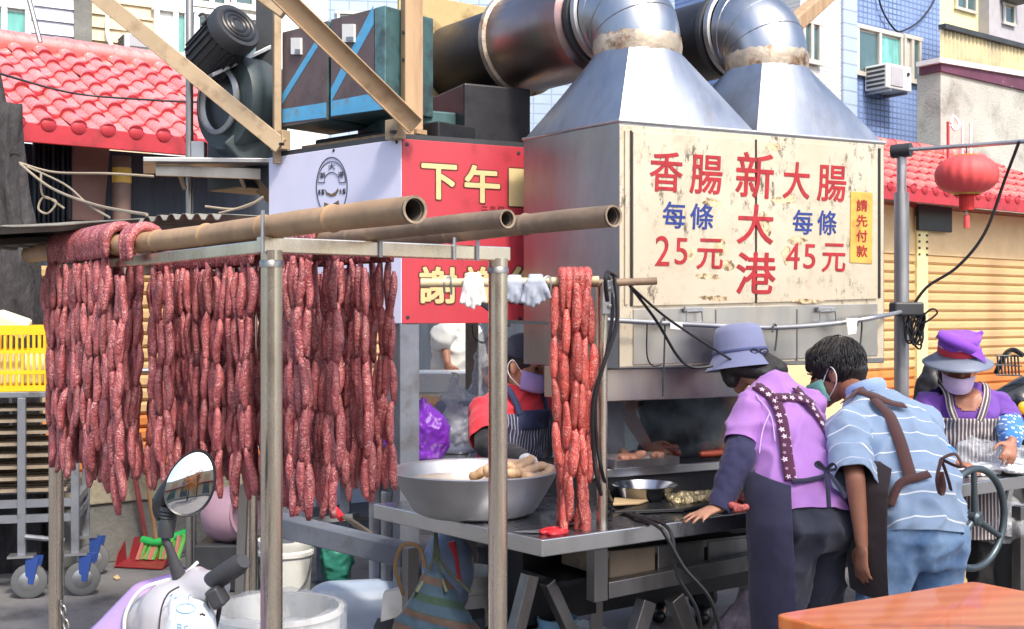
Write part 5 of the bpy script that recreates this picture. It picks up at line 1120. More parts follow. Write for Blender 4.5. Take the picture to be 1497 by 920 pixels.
# seam piping on the shirt back
pipe = cloth('pale_piping', lin(226, 196, 236)).m
strap('piping', [onb(1110, 560, 4.36), onb(1128, 590, 4.3), onb(1133, 640, 4.25)], .004, sb, .003, pipe, pu, .002); strap('piping', [onb(1128, 590, 4.3), onb(1112, 620, 4.28), onb(1104, 660, 4.25)], .004, sb, .003, pipe, pu, .002)
# --- striped shirt man
f = facevec(-.37, .93); a = acrossof(f); J = dict(a=a, b=f, foot=f)
J['torso'] = [(V(1.455, 4.17, .70), .176, .148), (V(1.457, 4.20, .80), .178, .148), (V(1.455, 4.27, .92), .186, .146), (V(1.445, 4.375, 1.03), .194, .138), (V(1.425, 4.46, 1.11), .182, .114), (V(1.402, 4.52, 1.165), .10, .075), (V(1.388, 4.555, 1.2), .065, .06)]
J['neck'] = V(1.388, 4.555, 1.19); J['head'] = P(1222, 546, 4.72); J['hf'] = V(-.78, .52, -.3); J['hu'] = V(-.25, .2, 1); J['hs'] = 1.06
J['armL'] = (V(1.26, 4.36, 1.07), P(1250, 700, 4.12), P(1260, 795, 4.1)); J['handL'] = (V(-.03, .02, -1), V(.8, .5, 0), f, .25)
J['armR'] = (V(1.60, 4.54, 1.07), V(1.66, 4.75, .92), V(1.5, 4.97, .84)); J['handR'] = (V(-.7, .5, -.2), V(0, 0, -1), V(-.3, -.9, 0), .4)
J.update(limbs_from(V(1.46, 4.19, .74), a, f, .06, .1))
mn = thing('person', 'person in white-striped blue polo and brown apron straps leaning over the table', 'person', V(1.46, 4.19, 0))
skin_body('body', J, M['skin2'], mn)
ax_t = (V(1.43, 4.44, 1.09) - V(1.455, 4.19, .76)).normalized()
polo = pattern('striped_polo', lin(146, 168, 194), stripes(.088, .06, lin(232, 236, 240)))
def denim():
    s = cloth('denim', lin(96, 130, 170), fold=.5); n = s.noise(s.coord(), 7, 5); s.l(s.mix(s.ramp(n, .4, .7), lin(86, 118, 158), lin(134, 164, 196)), s.b.inputs['Base Color']); return s.m
so_, sb, sl, po, pb_ = garments(J, mn, polo, polo, denim(), 1.0, .076, pantname='jeans', legr=(.108, .088, .074))
uvproj(so_, J['torso'][0][0], a, ax_t)
for k in 'LR': sh, el, wr = J['arm' + k]; uvproj(sl[k], sh, a, (sh - el).normalized())
shoes(J, mn, blackshoe)
brn_ = cloth('brown_apron', lin(84, 52, 48), fold=.2).m; brd = cloth('dark_brown_apron', lin(46, 36, 38), fold=.4).m
strap('apron_strap', [onb(1245, 556, 4.5), onb(1262, 560, 4.42), onb(1300, 566, 4.38), onb(1335, 568, 4.4)], .04, sb, .007, brn_, mn)
strap('apron_strap', [onb(1292, 566, 4.36), onb(1306, 590, 4.3), onb(1318, 625, 4.2), onb(1330, 662, 4.1), onb(1340, 690, 4.02)], .047, sb, .008, brn_, mn)
strap('apron_strap', [onb(1225, 580, 4.42), onb(1240, 562, 4.45), onb(1258, 556, 4.5)], .03, sb, .007, brn_, mn)
strap('waist_tie', [onb(1296, 735, 4.05), onb(1312, 704, 4.05), onb(1328, 690, 4.03), onb(1352, 680, 4.02), onb(1374, 672, 4.05)], .03, sb, .01, brn_, mn)
kn = P(1376, 671, 4.02)
for pts in ([kn, P(1396, 664, 4.0), P(1406, 682, 4.0), P(1394, 680, 4.0), kn], [kn, P(1370, 700, 3.98), P(1374, 722, 3.99), P(1378, 712, 4.0), P(1374, 690, 4.0)], [kn, P(1386, 700, 4.0), P(1390, 716, 4.01)]):
    MB().tube(spline(pts, 6), .013, 6, flat=.35, side=V(0, 1, 0)).build('tie_end', brn_, mn, smooth=True)
mb = MB(); loft(mb, [(V(1.45, 4.25, .42), .2, .19), (V(1.45, 4.225, .6), .23, .21), (V(1.452, 4.215, .74), .235, .212), (V(1.455, 4.25, .88), .238, .208), (V(1.45, 4.3, .97), .21, .178)], a, f, 40)
organic('apron', mb, brd, mn, .011, 6, ((.12, .014),), cuts=[(V(1.335, 4.1, 0), V(1, -.55, 0)), (V(1.4, 4.2, .93), V(.55, -.1, 1)), (V(0, 0, .5), V(0, 0, -1))], solid=.003)
MB().lathe([(.069, -.012), (.076, .0), (.08, .02), (.074, .034), (.066, .03)], J['neck'] + V(.0, -.01, .005), V(-.2, .35, .9), 30).build('collar', cloth('pale_blue_collar', lin(166, 192, 232)).m, mn, smooth=True)
mb = MB(); ff, uu, rr, rot = headrot(J['hf'], J['hu']); hd = J['head']; s = 1.06
mb.ell(hd + (uu * .038 - ff * .016) * s, (.089 * s, .108 * s, .1 * s), rot, 22, 14); mb.cap(hd + (-ff * .068 - uu * .01) * s, .056 * s, hd + (-ff * .06 - uu * .05) * s, .04 * s, side=rr); mb.cap(hd + (ff * .06 + uu * .085) * s, .04 * s, hd + (ff * .085 + uu * .05) * s, .026 * s)
organic('hair', mb, M['hair'], mn, .007, 2, keepbvh=False); strands(hd + (uu * .038 - ff * .016) * s, (.09 * s, .109 * s, .101 * s), rr, ff, uu, 1100, mn, lambda d: d.dot(ff) < .55 and d.z > -.62 and not (abs(d.dot(rr)) > .7 and d.z < -.1 and d.dot(ff) > -.35), 3)
make_mask(hd, J['hf'], J['hu'], s, cloth('green_mask', lin(120, 186, 172)).m, mn); eyes(hd, J['hf'], J['hu'], s, mn)
# --- red shirt woman behind the basin
f = facevec(.6, -.8); a = acrossof(f); J = dict(a=a, b=f, foot=f, handsc=.92)
cx_ = V(.01, 5.3, 0)
J['torso'] = [(cx_ + V(-.02, .02, .72), .18, .14), (cx_ + V(-.01, .01, .84), .17, .13), (cx_ + V(.0, 0, .96), .175, .13), (cx_ + V(.01, -.015, 1.04), .18, .125), (cx_ + V(.015, -.02, 1.12), .145, .09), (cx_ + V(.02, -.03, 1.165), .075, .065), (cx_ + V(.025, -.035, 1.19), .055, .055)]
J['neck'] = cx_ + V(.025, -.035, 1.18); J['head'] = P(767, 534, 5.25); J['hf'] = V(.86, -.5, -.22); J['hu'] = V(.1, -.05, 1); J['hs'] = 1.0
J['armR'] = (cx_ + V(-.125, -.11, 1.07), P(712, 652, 5.0), P(776, 676, 4.72)); J['handR'] = (P(800, 690, 4.55) - P(776, 676, 4.72), V(0, 0, -1), V(-.2, -.8, .2), .5)
J['armL'] = (cx_ + V(.165, .09, 1.07), V(.42, 5.3, .96), P(914, 668, 4.95)); J['handL'] = (V(.0, -.12, -1), V(-1, 0, 0), V(-.3, -.9, 0), .45)
J.update(limbs_from(cx_ + V(-.02, .02, .72), a, f, .04))
rw = thing('person', 'person in red shirt and lavender mask working at the aluminium basin', 'person', cx_)
skin_body('body', J, M['skin'], rw); redm = cloth('red_jersey', lin(214, 56, 70)).m
so_, sb, sl, po, pb_ = garments(J, rw, redm, redm, cloth('dark_trousers', lin(44, 44, 52)).m, .78, .072); shoes(J, rw, blackshoe)
blk = cloth('black_sleeve', lin(34, 34, 40), fold=.4).m
for k in 'LR': sh, el, wr = J['arm' + k]; mb = MB(); mb.chain([sh + (el - sh) * .72, el, el + (wr - el) * (.75 if k == 'R' else .35)], [.058, .056, .044]); organic('oversleeve', mb, blk, rw, .01, 5, ((.05, .014),))
wr = J['armR'][2]; mb = MB(); mb.chain([wr - V(.03, -.05, 0) * .6, wr], [.034, .03]); add_hand(mb, wr, *J['handR'][:3], s=1.0, curl=.5, spread=.15); mb2 = mb
organic('glove', mb2, mat('clear_glove', lin(206, 214, 226), .25, alpha=.75, bump=.3, bs=60), rw, .006, 2, ((.02, .006),), keepbvh=False)
pin = pattern('pinstripe_apron', lin(52, 56, 82), stripes(.014, .22, lin(170, 172, 190), 0)); o = shell('apron', so_, None, [(cx_ + f * .03, -f), (V(0, 0, 1.06), Z), (V(0, 0, .74), -Z)], .012, pin, rw); uvproj(o, cx_, a, Z)
nv = cloth('navy_bib', lin(40, 48, 84)).m
o = shell('bib', so_, None, [(cx_ + f * .05, -f), (V(0, 0, 1.075), Z), (V(0, 0, .99), -Z), (cx_ + a * .085, a), (cx_ - a * .085, -a)], .016, nv, rw)
for q in (-1, 1): strap('apron_strap', [cx_ + V(0, 0, 1.06) + f * .16 + a * q * .08, cx_ + V(0, 0, 1.12) + f * .12 + a * q * .085, cx_ + V(0, 0, 1.17) + f * .02 + a * q * .085, cx_ + V(0, 0, 1.13) - f * .1 + a * q * .07, cx_ + V(0, 0, 1.0) - f * .14 + a * q * .03], .03, sb, .008, nv, rw)
hd = J['head']; ff, uu, rr, rot = headrot(J['hf'], J['hu'])
make_mask(hd, J['hf'], J['hu'], 1.02, cloth('lavender_mask', lin(176, 160, 224)).m, rw); eyes(hd, J['hf'], J['hu'], 1, rw)
mb = MB(); mb.ell(hd + uu * .034 - ff * .018, (.084, .102, .096), rot); mb.cap(hd - ff * .07 - uu * .0, .05, hd - ff * .075 - uu * .06, .035); organic('hair', mb, M['hair'], rw, .008, 3, cuts=[(hd + ff * .05 - uu * .01, ff - uu * .7)], keepbvh=False)
mb = MB(); mb.ell(hd + uu * .055 - ff * .012, (.09, .108, .088), rot); organic('cap', mb, cloth('dark_cap', lin(40, 44, 62)).m, rw, .009, 3, cuts=[(hd + uu * .035, -uu)], solid=.003, keepbvh=False)
# --- cook behind the grill
f = facevec(-.15, -.99); a = acrossof(f); J = dict(a=a, b=f, foot=f); cx_ = V(.836, 5.76, 0)
J['torso'] = [(cx_ + V(0, 0, .8), .2, .15), (cx_ + V(0, 0, .95), .195, .145), (cx_ + V(0, -.01, 1.1), .2, .14), (cx_ + V(0, -.02, 1.22), .2, .13), (cx_ + V(0, -.02, 1.31), .165, .1), (cx_ + V(0, -.02, 1.37), .08, .07), (cx_ + V(0, -.02, 1.4), .06, .06)]
J['neck'] = cx_ + V(0, -.02, 1.39); J['head'] = cx_ + V(-.01, -.05, 1.53); J['hf'] = V(-.15, -.9, -.3); J['hu'] = V(0, 0, 1)
J['armR'] = (cx_ + V(-.2, -.02, 1.27), P(918, 606, 5.5), P(947, 653, 5.2)); J['handR'] = (P(985, 680, 5.0) - P(947, 653, 5.2), V(-.1, .2, -1), V(.6, -.6, .2), .45)
J['armL'] = (cx_ + V(.2, -.0, 1.27), P(1072, 610, 5.55), P(1052, 660, 5.25)); J['handL'] = (V(-.4, -.6, -.5), V(0, 0, -1), V(-.8, .3, 0), .45)
J.update(limbs_from(cx_ + V(0, 0, .84), a, f, .03))
ck = thing('person', 'person in black working with chopsticks at the grill, head behind the hood', 'person', cx_)
skin_body('body', J, M['skin2'], ck); so_, sb, sl, po, pb_ = garments(J, ck, cloth('black_shirt', lin(44, 44, 50)).m, cloth('black_shirt_sleeve', lin(50, 48, 54)).m, cloth('black_trousers', lin(36, 36, 42)).m, .7, .07); shoes(J, ck, blackshoe)
o = shell('apron', so_, None, [(cx_ + f * .03, -f), (V(0, 0, 1.24), Z)], .012, cloth('black_apron', lin(34, 38, 46), fold=.5).m, ck)
mb = MB(); ff, uu, rr, rot = headrot(J['hf'], J['hu']); hd = J['head']; mb.ell(hd + uu * .04 - ff * .02, (.086, .1, .095), rot); organic('hair', mb, M['hair'], ck, .009, 3, cuts=[(hd + uu * .005 + ff * .06, (ff - uu))], keepbvh=False); eyes(hd, J['hf'], J['hu'], 1, ck)
cs = thing('chopsticks', 'pair of long wooden chopsticks over the grill', 'chopsticks', P(985, 676, 5.05))
for dy in (0, .014): MB().tube([P(958, 668, 5.1) + V(0, dy, dy), P(1030, 686, 4.98) + V(0, dy * .3, 0)], .0035, 6).build('stick', M['bamboo'], cs)
# --- person with the purple scarf hat
f = facevec(-.22, -.97); a = acrossof(f); J = dict(a=a, b=f, foot=f, handsc=.92); cx_ = V(2.225, 5.75, 0)
J['torso'] = [(cx_ + V(0, .02, .68), .19, .15), (cx_ + V(0, .02, .8), .185, .145), (cx_ + V(0, 0, .92), .185, .14), (cx_ + V(-.005, -.02, 1.01), .19, .13), (cx_ + V(-.01, -.03, 1.085), .165, .1), (cx_ + V(-.015, -.04, 1.13), .085, .07), (cx_ + V(-.02, -.045, 1.15), .062, .06)]
J['neck'] = cx_ + V(-.02, -.05, 1.14); J['head'] = P(1400, 534, 5.66); J['hf'] = V(-.2, -.93, -.28); J['hu'] = V(-.02, -.1, 1); J['hs'] = .98
J['armL'] = (cx_ + V(.185, -.0, 1.05), P(1476, 625, 5.62), P(1479, 646, 5.38)); J['handL'] = (V(-.35, -.6, -.5), V(-.3, .3, -1), V(-.9, -.2, .2), .5)
J['armR'] = (cx_ + V(-.185, -.05, 1.05), P(1352, 640, 5.6), P(1392, 676, 5.38)); J['handR'] = (V(.6, -.6, -.1), V(0, 0, -1), V(.3, .8, 0), .4)
J.update(limbs_from(cx_ + V(0, .02, .7), a, f, .03))
ol = thing('person', 'person in purple top, grey visor and purple scarf packing clear plastic bags', 'person', cx_)
skin_body('body', J, M['skin2'], ol); purp2 = cloth('dark_purple_jersey', lin(104, 62, 152)).m
so_, sb, sl, po, pb_ = garments(J, ol, purp2, purp2, cloth('black_slacks', lin(38, 36, 40)).m, .8, .07); shoes(J, ol, blackshoe)
o = shell('neck_opening', so_, lambda c, n: (((c - (cx_ + V(-.03, -.17, 1.085))).dot(a) / .062) ** 2 + ((c.z - 1.095) / .062) ** 2) < 1 and n.dot(f) > 0, [], .004, M['skin2'], ol, 0)
strp = pattern('striped_apron', lin(84, 74, 82), stripes(.017, .36, lin(196, 188, 182), 0))
o = shell('apron', so_, None, [(cx_ + f * .035, -f), (V(0, 0, 1.0), Z)], .012, strp, ol); uvproj(o, cx_, a, Z)
mb = MB(); loft(mb, [(cx_ + V(-.01, -.03, .32), .2, .16), (cx_ + V(0, -.01, .55), .2, .165), (cx_ + V(0, .01, .74), .2, .165)], a, f, 36); o, _ = organic('apron_skirt', mb, strp, ol, .012, 5, ((.12, .014),), cuts=[(cx_ + f * .0, -f), (V(0, 0, .42), -Z)], solid=.003); uvproj(o, cx_, a, Z)
for q in (-1, 1): strap('apron_strap', [cx_ + f * .17 + a * q * .055 + Z * .985, cx_ + f * .14 + a * q * .075 + Z * 1.05, cx_ + f * .08 + a * q * .09 + Z * 1.11, cx_ - f * .02 + a * q * .09 + Z * 1.13], .036, sb, .012, strp, ol)
for k in 'LR':
    sh, el, wr = J['arm' + k]; mb = MB(); mb.chain([sh + (el - sh) * .7, el, el + (wr - el) * .8], [.066, .07, .05]); o, _ = organic('oversleeve', mb, pattern('dotted_sleeve_' + k, lin(60, 120, 190), dots(42, .3, lin(226, 236, 246))), ol, .01, 4, ((.05, .02),)); uvproj(o, el, V(1, 0, .2), V(0, .3, 1))
hd = J['head']; ff, uu, rr, rot = headrot(J['hf'], J['hu']); make_mask(hd - uu * .012, J['hf'], J['hu'], 1.0, cloth('pink_mask', lin(214, 190, 222)).m, ol); eyes(hd, J['hf'], J['hu'], .98, ol)
mb = MB(); mb.ell(hd + uu * .02 - ff * .03, (.084, .09, .1), rot); mb.cap(hd - ff * .05 + rr * .045 - uu * .02, .042, hd - ff * .06 + rr * .06 - uu * .12, .022); organic('hair', mb, M['hair'], ol, .009, 3, cuts=[(hd + ff * .02, ff)], keepbvh=False)
hb = hd + uu * .052; vis = MB(); rows = []
for r0, dz in ((.092, .012), (.124, -.005), (.152, -.023), (.164, -.032)):
    rows.append([hb + rr * math.sin(t) * r0 * 1.0 + ff * math.cos(t) * r0 * (1.0 if r0 < .1 else 1.05) + uu * (dz + (.014 if r0 > .1 else 0) * (1 - math.cos(t)) * -.6) for t in [(-1 + 2 * k / 28) * 2.2 for k in range(29)]])
vis.grid(rows).build('visor', mat('grey_visor', lin(112, 120, 138), .45, var=.08), ol, smooth=True, ang=180, solid=.004)
MB().lathe([(.094, .005), (.097, .012), (.096, .04), (.093, .045)], hb, uu, 32).build('headband', cloth('red_headband', lin(200, 54, 74)).m, ol, smooth=True); MB().lathe([(.092, .042), (.095, .05), (.092, .07), (.086, .074)], hb, uu, 32).build('headband', cloth('pink_headband', lin(226, 170, 196)).m, ol, smooth=True)
sca = cloth('purple_scarf', lin(134, 72, 196), fold=.5).m; im = -rr if rr.x < 0 else rr      # im: towards the right of the picture
mb = MB(); loft(mb, [(hb + uu * .035, .09, .092), (hb + uu * .065, .098, .098), (hb + uu * .092 + im * .006, .1, .096), (hb + uu * .106 + im * .006, .088, .08)], rr, ff, 30); mb.cap(hb + uu * .085 + im * .075, .03, hb + uu * .112 + im * .1, .013, flat=.6); mb.cap(hb + uu * .09 - im * .07, .03, hb + uu * .108 - im * .088, .016, flat=.6)
so2, sb2 = organic('scarf', mb, sca, ol, .007, 4, ((.05, .014),))
strap('scarf_fold', [hb + uu * .11 - im * .09 + ff * .02, hb + uu * .1 - im * .04 + ff * .1, hb + uu * .075 + im * .02 + ff * .12, hb + uu * .045 + im * .07 + ff * .1, hb + uu * .02 + im * .1 + ff * .06], .05, sb2, .006, sca, ol, .008)
MB().prism([hb + uu * .035 + im * .04 + ff * .1, hb + uu * .06 + im * .085 + ff * .07, hb - uu * .012 + im * .115 + ff * .085], ff * .006 + im * .004).build('scarf_tail', sca, ol, bevel=.002)
# --- far worker in white
f = facevec(.9, -.4); a = acrossof(f); J = dict(a=a, b=f, foot=f); cx_ = XY(668, 7.3)
J['torso'] = [(cx_ + Z * .85, .18, .15), (cx_ + Z * 1.0, .18, .15), (cx_ + Z * 1.15, .185, .14), (cx_ + Z * 1.3, .19, .13), (cx_ + Z * 1.38, .16, .1), (cx_ + Z * 1.44, .08, .07), (cx_ + Z * 1.47, .06, .06)]
J['neck'] = cx_ + Z * 1.46; J['head'] = cx_ + Z * 1.6 + f * .02; J['hf'] = f + V(0, 0, -.2); J['hu'] = Z
J['armR'] = (cx_ + a * .2 + Z * 1.36, P(648, 495, 7.15), P(654, 530, 7.05)); J['handR'] = (V(.2, -.1, -1), V(1, 0, 0), f, .3)
J['armL'] = (cx_ - a * .2 + Z * 1.36, cx_ - a * .25 + Z * 1.1 + f * .05, cx_ - a * .2 + Z * .95 + f * .25); J['handL'] = (f, V(0, 0, -1), a, .3)
J.update(limbs_from(cx_ + Z * .86, a, f, .03)); fw_ = thing('person', 'person in a white shirt standing behind the pale wooden chest', 'person', cx_)
skin_body('body', J, M['skin2'], fw_, voxel=.011); whm = cloth('white_shirt', lin(206, 206, 200)).m; garments(J, fw_, whm, whm, cloth('grey_slacks', lin(90, 90, 96)).m, .75, .075); shoes(J, fw_, blackshoe)
mb = MB(); ff, uu, rr, rot = headrot(J['hf'], J['hu']); hd = J['head']; mb.ell(hd + uu * .04 - ff * .02, (.086, .1, .095), rot); organic('hair', mb, M['hair'], fw_, .011, 3, cuts=[(hd + uu * .005 + ff * .06, (ff - uu))], keepbvh=False)
# ---------------------------------------------------------------- things on and under the table
M['alum'] = steel('dull_aluminium', (.6, .61, .63), .42, (.5, .51, .53), dents=.4, dirt=.2, dirtc=(.3, .3, .32))
bc_ = PG(694, 750, TZ); basin = thing('basin', 'large dented aluminium basin standing on the steel table', 'basin', bc_)
MB().lathe([(.001, .004), (.2, .004), (.222, .02), (.265, .085), (.3, .155), (.306, .162), (.314, .166), (.32, .162), (.312, .154), (.272, .082), (.228, .012), (.2, -.001), (.001, -.001)], bc_ + Z * .002, Z, 56).build('bowl', M['alum'], basin, smooth=True, ang=50)
off_m = mat('boiled_intestine', lin(206, 172, 136), .4, var=.2, vs=30, bump=.3, bs=80, sss=.15)
for i, (px, d) in enumerate(((715, 4.3), (755, 4.32), (780, 4.28), (735, 4.2))):
    c = XY(px, d) + Z * (TZ + .15 + .02 * (i % 2)); mb = MB(); rnd = random.Random(i + 3); pts = [c + V(.05 * math.cos(k * 1.1 + i) * (1 + .2 * rnd.random()), .045 * math.sin(k * 1.3 + i), .012 * math.sin(k * 1.7) + .004 * k) for k in range(8)]
    mb.tube(spline(pts, 6), [.017 * (.8 + .35 * abs(math.sin(q * .6))) for q in range(43)], 10); o = mb.build('intestine', off_m, None, smooth=True, ang=180); tag(o, 'pale coiled boiled intestine piled in the aluminium basin', 'offal', 'intestines in the basin')
MB().lathe([(.001, .0), (.272, .0)], bc_ + Z * .12, Z, 30).build('broth', mat('cloudy_broth', lin(170, 150, 120), .15, bump=.1), basin)
# scissors
sc_ = thing('scissors', 'scissors with red plastic handles lying on the steel table', 'scissors', PG(800, 777, TZ)); redp = mat('red_plastic', lin(206, 44, 52), .3, bump=0)
for a_, b_ in (((792, 778), (814, 772)), ((803, 780), (828, 776))):
    a_ = PG(*a_, TZ + .008); b_ = PG(*b_, TZ + .008); c = (a_ + b_) / 2; ex = (b_ - a_) / 2; ey = Z.cross(ex).normalized() * .018
    MB().tube([c + ex * math.cos(t) + ey * math.sin(t) for t in [2 * math.pi * k / 18 for k in range(18)]], .006, 8, closed=True).build('handle', redp, sc_, smooth=True)
MB().prism([PG(793, 779, TZ + .005), PG(752, 778, TZ + .005), PG(793, 775, TZ + .005)], Z * .003).build('blade', M['galv'], sc_)
# grill side goods
tray = thing('tray', 'steel tray of grey cut meat on the grill edge', 'tray', P(930, 692, 4.8)); c = V(P(928, 692, 4.82).x, 4.82, .885); rotg = frame(e1)
MB().box(c, .3, .2, .012, rotg).build('base', M['tablelip'], tray, bevel=.003)
for dx, dy, sx, sy in ((.15, 0, .008, .2), (-.15, 0, .008, .2), (0, .1, .3, .008), (0, -.1, .3, .008)): MB().box(c + e1 * dx + e1.cross(Z) * -dy + Z * .014, sx, sy, .03, rotg).build('rim', M['tablelip'], tray)
pm = mat('cooked_meat', lin(150, 106, 88), .5, var=.3, vs=20, bump=.4, bs=50)
for i in range(9):
    p = c + e1 * random.uniform(-.12, .12) + e1.cross(Z) * random.uniform(-.07, .07) + Z * .022; o, _ = organic('meat_piece', MB().cap(p, .02, p + V(random.uniform(-.04, .04), random.uniform(-.02, .02), .008), .014), pm, None, .006, 2, ((.03, .01),), keepbvh=False); tag(o, 'small grey-brown piece of meat heaped in the steel tray', 'meat', 'meat pieces in the tray')
bo = PG(943, 735, TZ); t = thing('bowl', 'shiny dark steel bowl on the table before the grill', 'bowl', bo); MB().lathe([(.001, .002), (.07, .002), (.1, .03), (.125, .07), (.13, .072), (.126, .074), (.1, .04), (.07, .008), (.001, .008)], bo, Z, 40).build('shell', steel('bowl_steel', (.5, .52, .56), .12, dents=.05, dirt=.1), t, smooth=True)
o = MB().prism([PG(x, y, TZ + .004) for x, y in ((898, 752), (1000, 748), (1046, 738), (955, 738))], Z * .012).build('black_tray', M['black'], None, bevel=.003); tag(o, 'flat black tray lying on the steel table before the grill', 'tray')
cb_ = mat('cardboard', lin(196, 170, 128), .8, var=.1)
o = MB().prism([PG(x, y, TZ + .018) for x, y in ((896, 740), (935, 738), (950, 733), (898, 731))], Z * .01).build('cutting_board', cb_, None, bevel=.003); tag(o, 'small tan chopping board beside the dark steel bowl', 'board')
fo = mat('gold_foil', lin(206, 190, 150), .25, metal=.8, var=.2, vs=20, bump=.9, bs=18, bd=.03)
for i in range(7):
    p = PG(990 + i * 9, 728 - i * .8 + (i % 2) * 6, TZ + .025); mb = MB().cap(p - e1 * .03, .022, p + e1 * .035 + V(0, .02, 0), .017); o, _ = organic('foil_wrap', mb, fo, None, .006, 1, ((.03, .02),), keepbvh=False); tag(o, 'crumpled foil-wrapped roll in the row before the grill', 'foil roll', 'foil rolls')
for i in range(12):
    p = PG(1064 + random.uniform(0, 34), 732 + random.uniform(-6, 14), TZ + .025 + .02 * (i % 3)); o = MB().cap(p, .014, p + V(random.uniform(-.05, .05), random.uniform(-.05, .05), .01), .013).build('cut_sausage', M['meat2'], None, smooth=True, ang=180); tag(o, 'short cut sausage in the heap beside the leaning arm', 'sausage', 'cut sausages on the table')
for i in range(16):
    p = ga + e1 * random.uniform(.25, 1.2) + HD * random.uniform(.25, .8) + Z * (gz + .026); d_ = HD.normalized() if i % 3 else e1; o = MB().cap(p - d_ * .05, .0155, p + d_ * .05, .015).build('grilling_sausage', mat('grilled_sausage', lin(150, 66, 46), .35, var=.25, vs=15, bump=.3) if i == 0 else MATS['grilled_sausage'], None, smooth=True, ang=180); tag(o, 'browned sausage lying on the grill bars', 'sausage', 'sausages on the grill')
# bags on the rear counter
def bag(name, c, r, m, label, seed, cat='bag', top=True, disp=.05, alpha=None):
    rnd = random.Random(seed); mb = MB(); mb.ell(c + Z * r[2], r, None, 20, 12); mb.cap(c + Z * r[2] * .4, r[0] * .8, c + Z * r[2] * .7, r[0] * .85, flat=r[1] / r[0], side=V(1, 0, 0))
    if top: mb.cap(c + Z * r[2] * 1.7, r[0] * .45, c + Z * r[2] * 2.25 + V(rnd.uniform(-.03, .03), 0, 0), r[0] * .2, flat=.6)
    o, _ = organic(name, mb, m, None, .009, 2, ((.1, disp), (.03, disp * .45)), cuts=[(V(0, 0, c.z + .002), V(0, 0, -1))], keepbvh=False); tag(o, label, cat); return o
pur = mat('purple_plastic', lin(112, 44, 168), .3, var=.15, bump=.5, bs=20, bd=.02)
bag('plastic_bag', XY(628, 5.4) + Z * .832, (.1, .09, .115), pur, 'bulging purple plastic bag behind the aluminium basin', 1)
bag('plastic_bag', XY(566, 5.45) + Z * .832, (.07, .07, .08), pur, 'small purple plastic bag left of the stall corner post', 2)
clr = mat('clear_plastic', lin(206, 212, 224), .12, var=.05, bump=.5, bs=9, bd=.05, alpha=.4); clr2 = mat('clear_film', lin(226, 230, 238), .1, var=.05, bump=.5, bs=10, bd=.04, alpha=.24)
o = MB().box(XY(668, 5.65) + Z * .96, .2, .2, .25).build('bundle', mat('grey_bundle', lin(104, 112, 134), .7), None, bevel=.02); tag(o, 'grey bundle inside clear plastic behind the red shirt', 'bundle')
bag('plastic_bag', XY(668, 5.65) + Z * .832, (.15, .13, .15), clr, 'clear plastic bag wrapped round the grey bundle', 3, disp=.07)
o = MB().box(P(632, 586, 5.6), .1, .07, .012, Euler((.5, .2, .3)).to_matrix()).build('packet', mat('orange_packet', lin(226, 168, 110), .5), None, bevel=.003); tag(o, 'orange and white packet on top of the purple bag', 'packet')
# chest, post, sheet behind
ch_ = thing('wooden_chest', 'pale plank chest with a metal hasp behind the stall counter', 'chest', XY(650, 6.6)); pch = Plane(XY(600, 6.6), V(1, -.03, 0))
for k in range(8): MB().slab(pch.at(-.1, 0), pch.at(.34, 0), .25 + k * .115, .362 + k * .115, pch.n, .4).build('plank', M['white'] if k % 2 else mat('pale_plank', lin(226, 218, 198), .6), ch_, bevel=.004)
MB().tube(spline([pch.pt(x, y, .02) for x, y in ((660, 545), (670, 548), (668, 560), (660, 556), (664, 546))], 4), .005, 6).build('hasp', M['galv'], ch_)
for x_ in (-.05, .28): MB().box(pch.at(x_, .125, -.2), .05, .3, .25).build('leg', M['oldwood'], ch_)
o = MB().box(XY(690, 6.3) + Z * 1.0, .07, .07, 2.0).build('timber_post', mat('dirty_post', lin(128, 118, 108), .8, var=.3, vs=6), None, bevel=.01); tag(o, 'weathered timber post between the chest and the red shirt', 'post')
mb = MB(); mb.chain([P(708, 490, 6.0), P(706, 540, 6.0), P(702, 580, 6.0)], [.03, .05, .07], flat=.5); o, _ = organic('plastic_bag', mb, clr, None, .01, 2, ((.06, .05),), keepbvh=False); tag(o, 'empty white plastic bag hanging from the weathered post', 'bag')
MB().tube([P(700, 470, 6.15), P(708, 486, 6.02)], .004, 6).build('tie', M['white'], o)
cable([P(690, 475, 6.1), P(694, 495, 6.1), P(710, 500, 6.1), P(716, 478, 6.1)], .006, 'thin dark wire looped below the red sign')
# ---------------------------------------------------------------- under-table goods
wp = mat('white_bucket_plastic', lin(222, 222, 216), .4, var=.06, dirt=(lin(170, 164, 150), 6, .55, .75))
def bucket(c, r, h, m, label, handle=True):
    t = thing('bucket', label, 'bucket', c); MB().lathe([(.001, .006), (r * .8, .006), (r * .82, 0), (r * .97, h * .82), (r * 1.05, h * .84), (r * 1.05, h * .88), (r * .99, h * .9), (r * 1.06, h * .96), (r * 1.06, h), (r * .97, h), (r * .94, h * .8), (r * .8, .02), (.001, .02)], c, Z, 36).build('pail', m, t, smooth=True, ang=35)
    if handle: MB().tube(spline([c + V(-r, 0, h * .9), c + V(-r * .7, -r * .9, h * .55), c + V(r * .2, -r * 1.15, h * .42), c + V(r * .9, -r * .6, h * .6), c + V(r, 0, h * .9)], 5), .004, 6).build('handle', M['dark'], t, smooth=True)
    return t
bucket(XY(418, 5.5), .125, .44, wp, 'white ribbed plastic bucket behind the near rack post')
bucket(XY(680, 4.9), .14, .42, wp, 'white plastic bucket under the basin end of the table')
bucket(XY(815, 4.5), .075, .33, mat('blue_label_bucket', lin(120, 164, 196), .4, var=.2, vs=3, dirt=(lin(214, 218, 216), 4, .5, .55)), 'slim blue and white paint bucket under the table corner')
